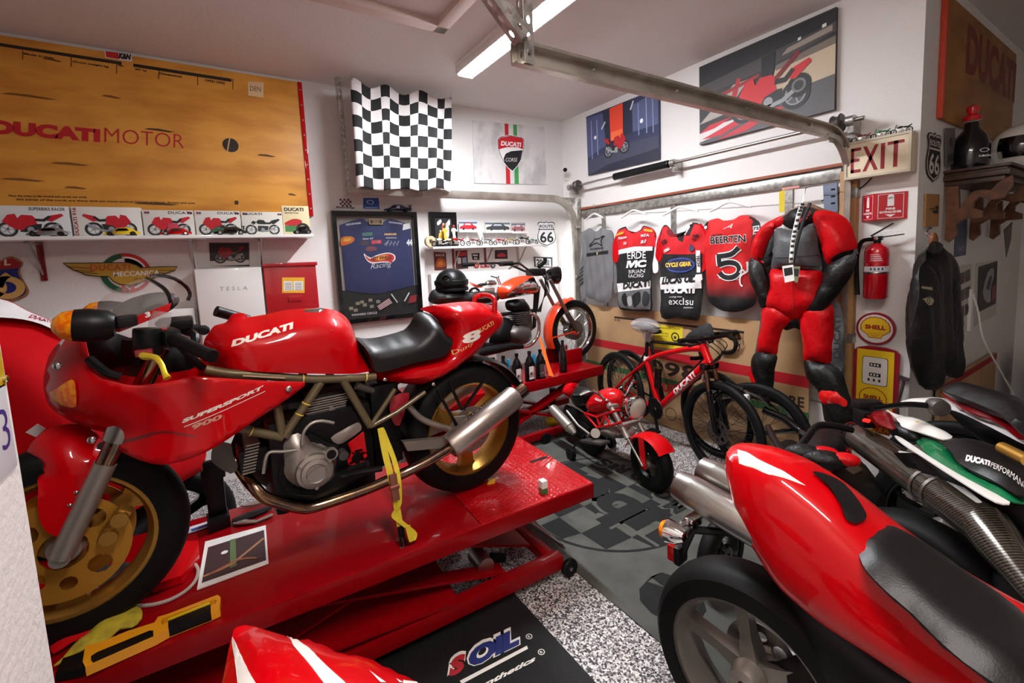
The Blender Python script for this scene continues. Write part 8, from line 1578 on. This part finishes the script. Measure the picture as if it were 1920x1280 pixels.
g=G().use('gold_rim');g.cyl(pz(1700,740,.95),pz(1960,870,.95),.018,n=12);g.build('lever',HB)
# white bike furthest right
WO=PZ(1850,760,.9);WBk=thing('white_motorcycle','white and dark red motorcycle tail furthest right beside the alcove wall','motorcycle',(WO[0],WO[1],0))
deck('side_panel','white_gloss',[(690,282),(900,252),(1150,260),(1300,325),(1600,480),(1960,665),(1960,720),(1600,540),(1300,395),(1130,345),(950,330)],.92,.02,.02,WBk)
deck('tail_panel','red_dark',[(1095,195),(1250,228),(1500,325),(1700,420),(1960,640),(1860,650),(1650,485),(1350,375),(1180,275)],.95,.03,.03,WBk)
deck('seat','seat_vinyl',[(1095,170),(1165,118),(1320,140),(1650,230),(1960,340),(1960,640),(1700,420),(1500,325),(1250,228)],1.0,.04,.05,WBk)
g=G().use('black_plastic');g.tube([pz(400,352,.98),pz(600,325,.98),pz(780,308,.98),pz(1000,325,.97)],.011,8,sm=3);g.build('indicator_arm',WBk);g=G().use('alloy_dark');g.lathe([(0,-.03),(.026,-.03),(.034,0),(.03,.02),(0,.026)],pz(1060,335,.97),unit(V3((-.6,-.6,0))),20);g.build('indicator',WBk)
wf=Fr((WO[0],WO[1],0),(-.2,-.98,0),(0,0,1),Hf.N);wheel(WBk,wf,-.1,.31,.31,.16,.225,'black_gloss',5,name='rear_wheel');wheel(WBk,wf,1.35,.3,.3,.12,.225,'black_gloss',5,name='front_wheel');running_gear(WBk,wf,'red_dark',.92)
# black bars and gloves between the bikes
PB=thing('pit_bike','small black pit bike with red frame between the race bike and the carbon silencer','motorcycle',PZ(1540,860,.3)*V3((1,1,0)))
g=G().use('black_satin');g.tube([PZ(1440,800,.74),PZ(1470,850,.76),PZ(1500,836,.8),PZ(1530,800,.84),PZ(1560,797,.84),PZ(1598,806,.82)],.014,10,sm=4);g.build('handlebar',PB)
def pad(name,m,px,z,th,R):g=G().use(m);g.body(FL,smooth([FL.px(x,y,z)for x,y in px],3),th,R,wc=lambda u,v:z,res=.025,sides=(1,-1));g.build(name,PB)
pad('seat','seat_vinyl',[(1508,826),(1530,806),(1580,812),(1592,840),(1580,862),(1530,868)],.66,.05,.05);pad('bodywork','black_plastic',[(1440,850),(1480,830),(1520,850),(1600,860),(1660,930),(1620,960),(1500,900)],.5,.06,.05)
g=G().use('red_paint');g.tube([PZ(1540,890,.58),PZ(1560,872,.62),PZ(1588,846,.66)],.018,8);g.build('frame',PB);g=G().use('alloy');pl=[PZ(x,y,.56)for x,y in((1575,872),(1590,861),(1618,882),(1600,890))];g.loft([pl,[q+V3((0,0,.004))for q in pl]]);g.build('side_plate',PB)
w1=PZ(1352,1034,.17);pv=w1-V3(PB.location);pf=Fr(PB.location,unit(pv*V3((1,1,0))),(0,0,1));pd=np.hypot(pv[0],pv[1]);pf.N=np.cross(pf.U,(0,0,1));wheel(PB,pf,pd-.8,.17,.17,.08,.11,'black_gloss',20,wire=True,name='rear_wheel');wheel(PB,pf,pd,.17,.17,.08,.11,'black_gloss',20,wire=True,name='front_wheel')
for k,(x,y)in enumerate(((1512,850),(1548,862))):c=PZ(x,y,.80);g=G().use('leather_black');g.ell(c,(.075,.04,.035),unit((.5,-.8,0)),unit((.8,.5,0)),14,8);g.use('leather_red');g.ell(c+V3((.03,-.05,.012)),(.05,.03,.024),unit((.5,-.8,0)),unit((.8,.5,0)),12,8);solo(g,'riding_glove','black and red riding glove on the pit bike, '+('left one' if k==0 else 'right one'),'glove')
# ================================================================= red tail with white stripes at the bottom
zt=.86;F=FL;PT=[F.px(x,y,zt)for x,y in((432,1128),(455,1120),(500,1130),(620,1165),(745,1205),(830,1245),(880,1300),(900,1420),(330,1420),(398,1260))];NT=thing('striped_motorcycle','red motorcycle tail with white stripes at the bottom edge in front of the lift','motorcycle',(PT[4][0]-.1,PT[4][1]-.2,0))
P=smooth(PT,3,True,(7,8));g=G().use('red_paint');g.body(F,P,.10,.22,[i//3 not in(7,)for i in range(len(P))],wc=lambda u,v:zt-.10+.03,res=.02,sides=(1,-1),relax=12);SBV=g.bvh();g.build('tail_cowl',NT)
g=G().use(flat(238,232,226,.3));W4=lambda pts:zz(380,900,2.824,pts)
for ps in([(128,672),(145,690),(240,880),(220,860),(160,760)],[(140,810),(160,830),(290,1090),(190,1090)],[(328,702),(360,720),(560,890),(770,1090),(650,1090),(480,880)],[(722,866),(740,880),(970,1074),(940,1074)],[(786,870),(800,876),(1060,1074),(1040,1074)],[(1060,1062),(1330,1056),(1370,1090),(1060,1090)]):patch(g,W4(ps))
g.build('white_stripes',NT)
nf=Fr((NT.location[0]-.05,NT.location[1]-.25,0),unit(V3((.35,-.93,0))),(0,0,1),unit(V3((-.93,-.35,0))));wheel(NT,nf,0,.31,.31,.16,.225,'black_gloss',5,name='rear_wheel');g=G().use('black_plastic');g.box(nf.p(.2,.6,0),(.3,.12,.4),nf.U,nf.N,.03);g.build('undertray',NT)
# ================================================================= covered bike and things on the lift
YC=Fr((0,2.83,0),(1,0,0),(0,0,1),(0,-1,0))
t=thing('covered_motorcycle','motorcycle under a red and white cloth cover behind the sport bike nose','covered motorcycle',YC.p(-1.05,0,0))
P=[YC.px(*q,.1)for q in((-230,660),(-150,580),(-60,560),(0,566),(40,585),(95,608),(150,630),(230,690),(330,790))];P=P+[(P[-1][0]+.1,.7),(P[-1][0]+.08,.56),(P[0][0]-.08,.56),(P[0][0]-.1,.7)]
g=G().use('cloth_red');g.body(YC,smooth(P,3,True,(10,11)),.34,.3,[i//3!=10 for i in range(39)],res=.05,wc=lambda u,v:.02*math.sin(u*17+v*5));cb=(g.bvh(),1);g.build('cover',t)
lo=[YC.px(*q,.3)for q in((160,655),(104,640),(50,616),(0,602),(-60,600),(-150,620),(-235,680))];bp=P[:8][:7]+lo
g=G().use('cloth_white');g.body(YC,smooth(bp,3),.346,.3,[i//3<6 for i in range(3*len(bp))],res=.04,wc=lambda u,v:.02*math.sin(u*17+v*5),sides=(1,),hmin=.008);cb=(g.bvh(),1);g.build('white_band',t)
g=G().use(flat(170,30,60));a,b,c=[V3(YC.px(*q,.25))for q in((28,601),(96,623),(30,596))];g.text(YC,'DUCATI TEAM',a[0],a[1],1,1,.007,.03,surf=cb,eu=b-a,ev=c-a);g.build('lettering',t)
for u_ in(-.35,-1.75):wheel(t,YC,u_,.31,.31,.14,.225,'black_gloss',5,name='wheel')
g=G().use('black_plastic');g.body(YC,smooth([(-.5,.6),(-.3,.5),(-.5,.25),(-1.1,.2),(-1.6,.3),(-1.7,.6)],3),.15,.08,res=.06);g.build('engine_block',t)
def lz(x,y,h=0.0):return PZ(x,y,LZ+h)
def on_deck(name,label,cat,m,pts,h,w0=.003,n=2,R=None,grp=None,art_=None):
    P=smooth([FL.px(x,y,LZ+w0)for x,y in pts],n)if n>1 else[FL.px(x,y,LZ+w0)for x,y in pts];g=G().use(m)
    if np.cross(np.array(P[1])-P[0],np.array(P[2])-P[1])<0:P=P[::-1]
    if R:g.body(FL,P,h,R,sides=(1,-1),wc=lambda u,v:LZ+w0+h*.9+.15*h*math.sin(u*70+v*40),res=.015)
    else:g.plate(FL,[P],LZ+w0,LZ+w0+h)
    if art_:art_(g)
    return solo(g,name,label,cat,grp)
ZY=lambda p:zz(80,1080,5.333,p);Z3=lambda p:zz(0,840,2.909,p)
# clear document bag
def bag_art(g):
    Fd=FL.off(LZ+.0085);q=lambda*p:[Fd.px(*x)for x in Z3(p)]
    g.use(flat(60,40,42));g.poly(Fd,q((1135,540),(1440,445),(1452,610),(1100,735))[::-1],0);g.use(flat(90,110,70));g.poly(Fd,q((1255,500),(1285,492),(1290,640),(1255,655))[::-1],.0006);g.use(flat(170,120,90));g.stroke(Fd,q((1110,700),(1250,640),(1330,580),(1440,490)),.012,.0012,3);g.use(flat(150,90,60));g.stroke(Fd,q((1140,690),(1300,610),(1400,600)),.01,.0018,3);g.use(flat(220,220,220));g.disc(Fd,*q((1225,570))[0],.012,.0024)
on_deck('document_bag','clear plastic bag with white edges lying on the lift deck','bag','white_gloss',Z3([(1120,515),(1450,425),(1465,630),(1075,775)]),.005,n=1,art_=bag_art)
# work lamp
t=thing('work_lamp','orange and black slim work lamp lying along the near edge of the lift','work lamp',lz(260,1205));Fd=FL.off(LZ+.004);q=lambda p:[Fd.px(*x)for x in ZY(p)][::-1]
slot=[(1195,545),(1215,505),(1730,312),(1752,325),(1735,360),(1270,540),(1210,572)]
g=G().use(mat('lamp_orange',(240,160,24),.4,0,.3));g.plate(Fd,[q([(415,950),(440,785),(600,745),(860,635),(1130,548),(1165,490),(1270,458),(1690,292),(1760,265),(1788,290),(1782,400),(1690,445),(1270,612),(1130,692),(440,1000)]),q(slot)[::-1]],0,.03);g.build('body',t)
g=G().use('black_plastic');g.plate(Fd,[q([(500,900),(560,860),(1080,640),(1118,640),(1120,690),(520,960),(500,940)])],.03,.033);g.build('grip_pad',t);g=G().use('black_plastic');g.plate(Fd,[q([(1268,540),(1690,375),(1692,445),(1270,612)])],.002,.034);g.build('lamp_head',t);g=G().use('yellow_paint');g.plate(Fd,[q([(1268,528),(1682,355),(1682,376),(1270,545)])],.02,.037);g.build('light_strip',t);g=G().use('black_plastic');g.plate(Fd,[q([(140,1060),(215,900),(420,830),(412,960),(420,1000)])],.002,.026);g.build('end_cap',t)
on_deck('work_glove','yellow-green work glove lying behind the orange work lamp','glove','cloth_yellow',ZY([(120,960),(210,870),(420,660),(640,480),(760,420),(850,390),(900,330),(960,370),(1000,400),(1000,480),(900,560),(780,590),(640,720),(440,790),(220,900)]),.022,R=.02)
on_deck('red_cloth','crumpled red cloth beside the yellow work glove','cloth','cloth_red',ZY([(95,640),(200,450),(420,530),(590,490),(600,560),(460,650),(300,720),(110,820),(85,740)]),.02,R=.03)
on_deck('red_case','red plastic case on the lift behind the front wheel','case','red_paint',Z3([(835,790),(880,650),(950,560),(1000,545),(1085,540),(1090,620),(995,735)]),.03,n=1)
on_deck('tool_tray','dark navy fabric pouch on the lift below the front wheel','pouch','cloth_black',Z3([(290,860),(330,730),(500,690),(820,690),(790,840),(600,880),(380,870)]),.03,R=.03)
on_deck('blue_card','blue and white card lying behind the document bag','card',flat(210,214,226),Z3([(1010,440),(1140,400),(1150,425),(1020,470)]),.003,n=1,art_=lambda g:(g.use(flat(50,70,150)),g.poly(FL.off(LZ+.0066),[FL.px(x,y,LZ+.0066)for x,y in Z3([(1040,442),(1130,412),(1136,424),(1046,454)])][::-1],0)))
for k,(pts,m,lab)in enumerate((([(1265,400),(1340,360),(1470,320),(1490,330),(1400,375),(1290,415)],'black_plastic','black handled pliers on the lift beside the black stand'),([(1270,418),(1330,395),(1400,400),(1480,365),(1490,375),(1400,412),(1300,425)],'steel','silver pliers on the lift, next to the document bag'),([(1310,325),(1390,295),(1440,285),(1445,300),(1380,318)],'alloy','pale flat file on the lift behind the pliers'))):on_deck('pliers' if k<2 else 'file',lab,'tool',m,Z3(pts),.008,R=.008)
for pts,lab in(([(1000,620),(1050,625),(1080,660),(1060,730),(980,800),(850,850),(700,860),(560,850),(440,855),(250,885)],'long clear hose curving over the lift deck to the red case'),([(250,890),(330,860),(420,855),(480,880),(540,930),(560,965)],'short clear hose ending at the yellow work glove')):
    g=G().use(mat('hose_clear_%d'%len(pts),(196,184,176),.15,alpha=.75));g.tube([lz(x,y,.008+.008*(i%2))for i,(x,y)in enumerate(Z3(pts))],.006,8,sm=4);solo(g,'clear_hose',lab,'hose')
g=G().use('poly_bag');P=[lz(*p,.03)for p in ZY([(60,440),(280,330),(500,200),(690,230),(690,400),(440,490),(280,500),(100,520)])];g.loft([[p+V3((0,0,.02*((i*7)%3)-.018))for i,p in enumerate(P)],[p+V3((.004,.004,.02+.02*((i*5)%3)))for i,p in enumerate(P)]]);solo(g,'plastic_bag','crumpled clear plastic bag on the lift beside the divider wall','bag')
# black chock stand under the cylinder head
t=thing('support_stand','black upright stand on the lift deck under the engine of the sport bike','stand',lz(415,1000));g=G().use('black_plastic');P=[lz(*p,.002)for p in Z3([(1140,470),(1260,425),(1250,375),(1130,415)])];g.loft([P,[p+V3((0,0,.05))for p in P]]);g.build('base',t);c=sum(P)/4;g=G().use('black_plastic');g.box(c+V3((0,.01,.17)),(.07,.03,.26),bev=.008);g.box(c+V3((0,.01,.24)),(.09,.04,.05),bev=.008);g.build('column',t)
# yellow tie-down strap from the frame to the deck edge
t=thing('tie_down_strap','yellow ratchet tie-down strap from the bike frame to the lift edge','strap',lz(757,1022));sw_=.15
pts=[pw(713,802,.15),pw(722,850,.19),pw(732,890,.22),pw(742,940,.24),pw(750,985,.25)];e=lz(757,1024,.002);pts.append(e);P=smooth(pts,4,False)
def ribbon(g,P,w_,X):g.loft([[p+X*w_,p-X*w_,p-X*w_+S.N*.003,p+X*w_+S.N*.003]for p in P])
g=G().use('webbing');ribbon(g,P[:17],.0125,S.U);g.build('strap',t);g=G().use('webbing');ribbon(g,smooth([pw(716,804,.13),pw(738,860,.2),pw(747,900,.24),pw(748,945,.25),pw(738,965,.25),pw(754,980,.26),pw(777,1000,.27),pw(772,1014,.28),pw(764,985,.27)],4,False),.010,S.U);g.build('loose_end',t)
g=G().use('black_plastic');ribbon(g,P[16:],.013,S.U);g.build('black_strap',t);g=G().use(mat('ratchet_red',(140,84,70),.35,.5));a,b=pw(736,888,.235),pw(743,938,.255);g.bar(a,b,.03,.012,S.N,.004);g.cyl((a+b)/2-S.U*.018,(a+b)/2+S.U*.018,.010,n=12);g.build('ratchet',t);g=G().use('steel');g.tube([P[-3],P[-1],P[-1]-S.U*.015],.004,6);g.build('hook',t)
# small things on the tread plate
c=lz(1021,925);g=G().use('white_gloss');ax_=unit(lz(1030,896)-lz(1014,930));g.box(c+V3((0,.01,.032)),(.03,.035,.064),LU,LF.V,.002);g.use('green_paint');g.box(c+V3((0,.01,.014)),(.031,.036,.028),LU,LF.V);solo(g,'spark_plug_box','small white and green carton standing on the tread plate','box')
on_deck('yellow_tag','small yellow tag lying behind the rear tyre on the tread plate','tag',flat(226,160,40),[(914,909),(928,906),(930,899),(917,901)],.008,n=1)
g=G().use('white_matte');P=[pw(*q,-.12)for q in((48,810),(70,794),(86,803),(68,819))];g.loft([P,[p+S.N*.002 for p in P]]);solo(g,'paper_tag','white paper tag between the fairing and the front mudguard','tag')
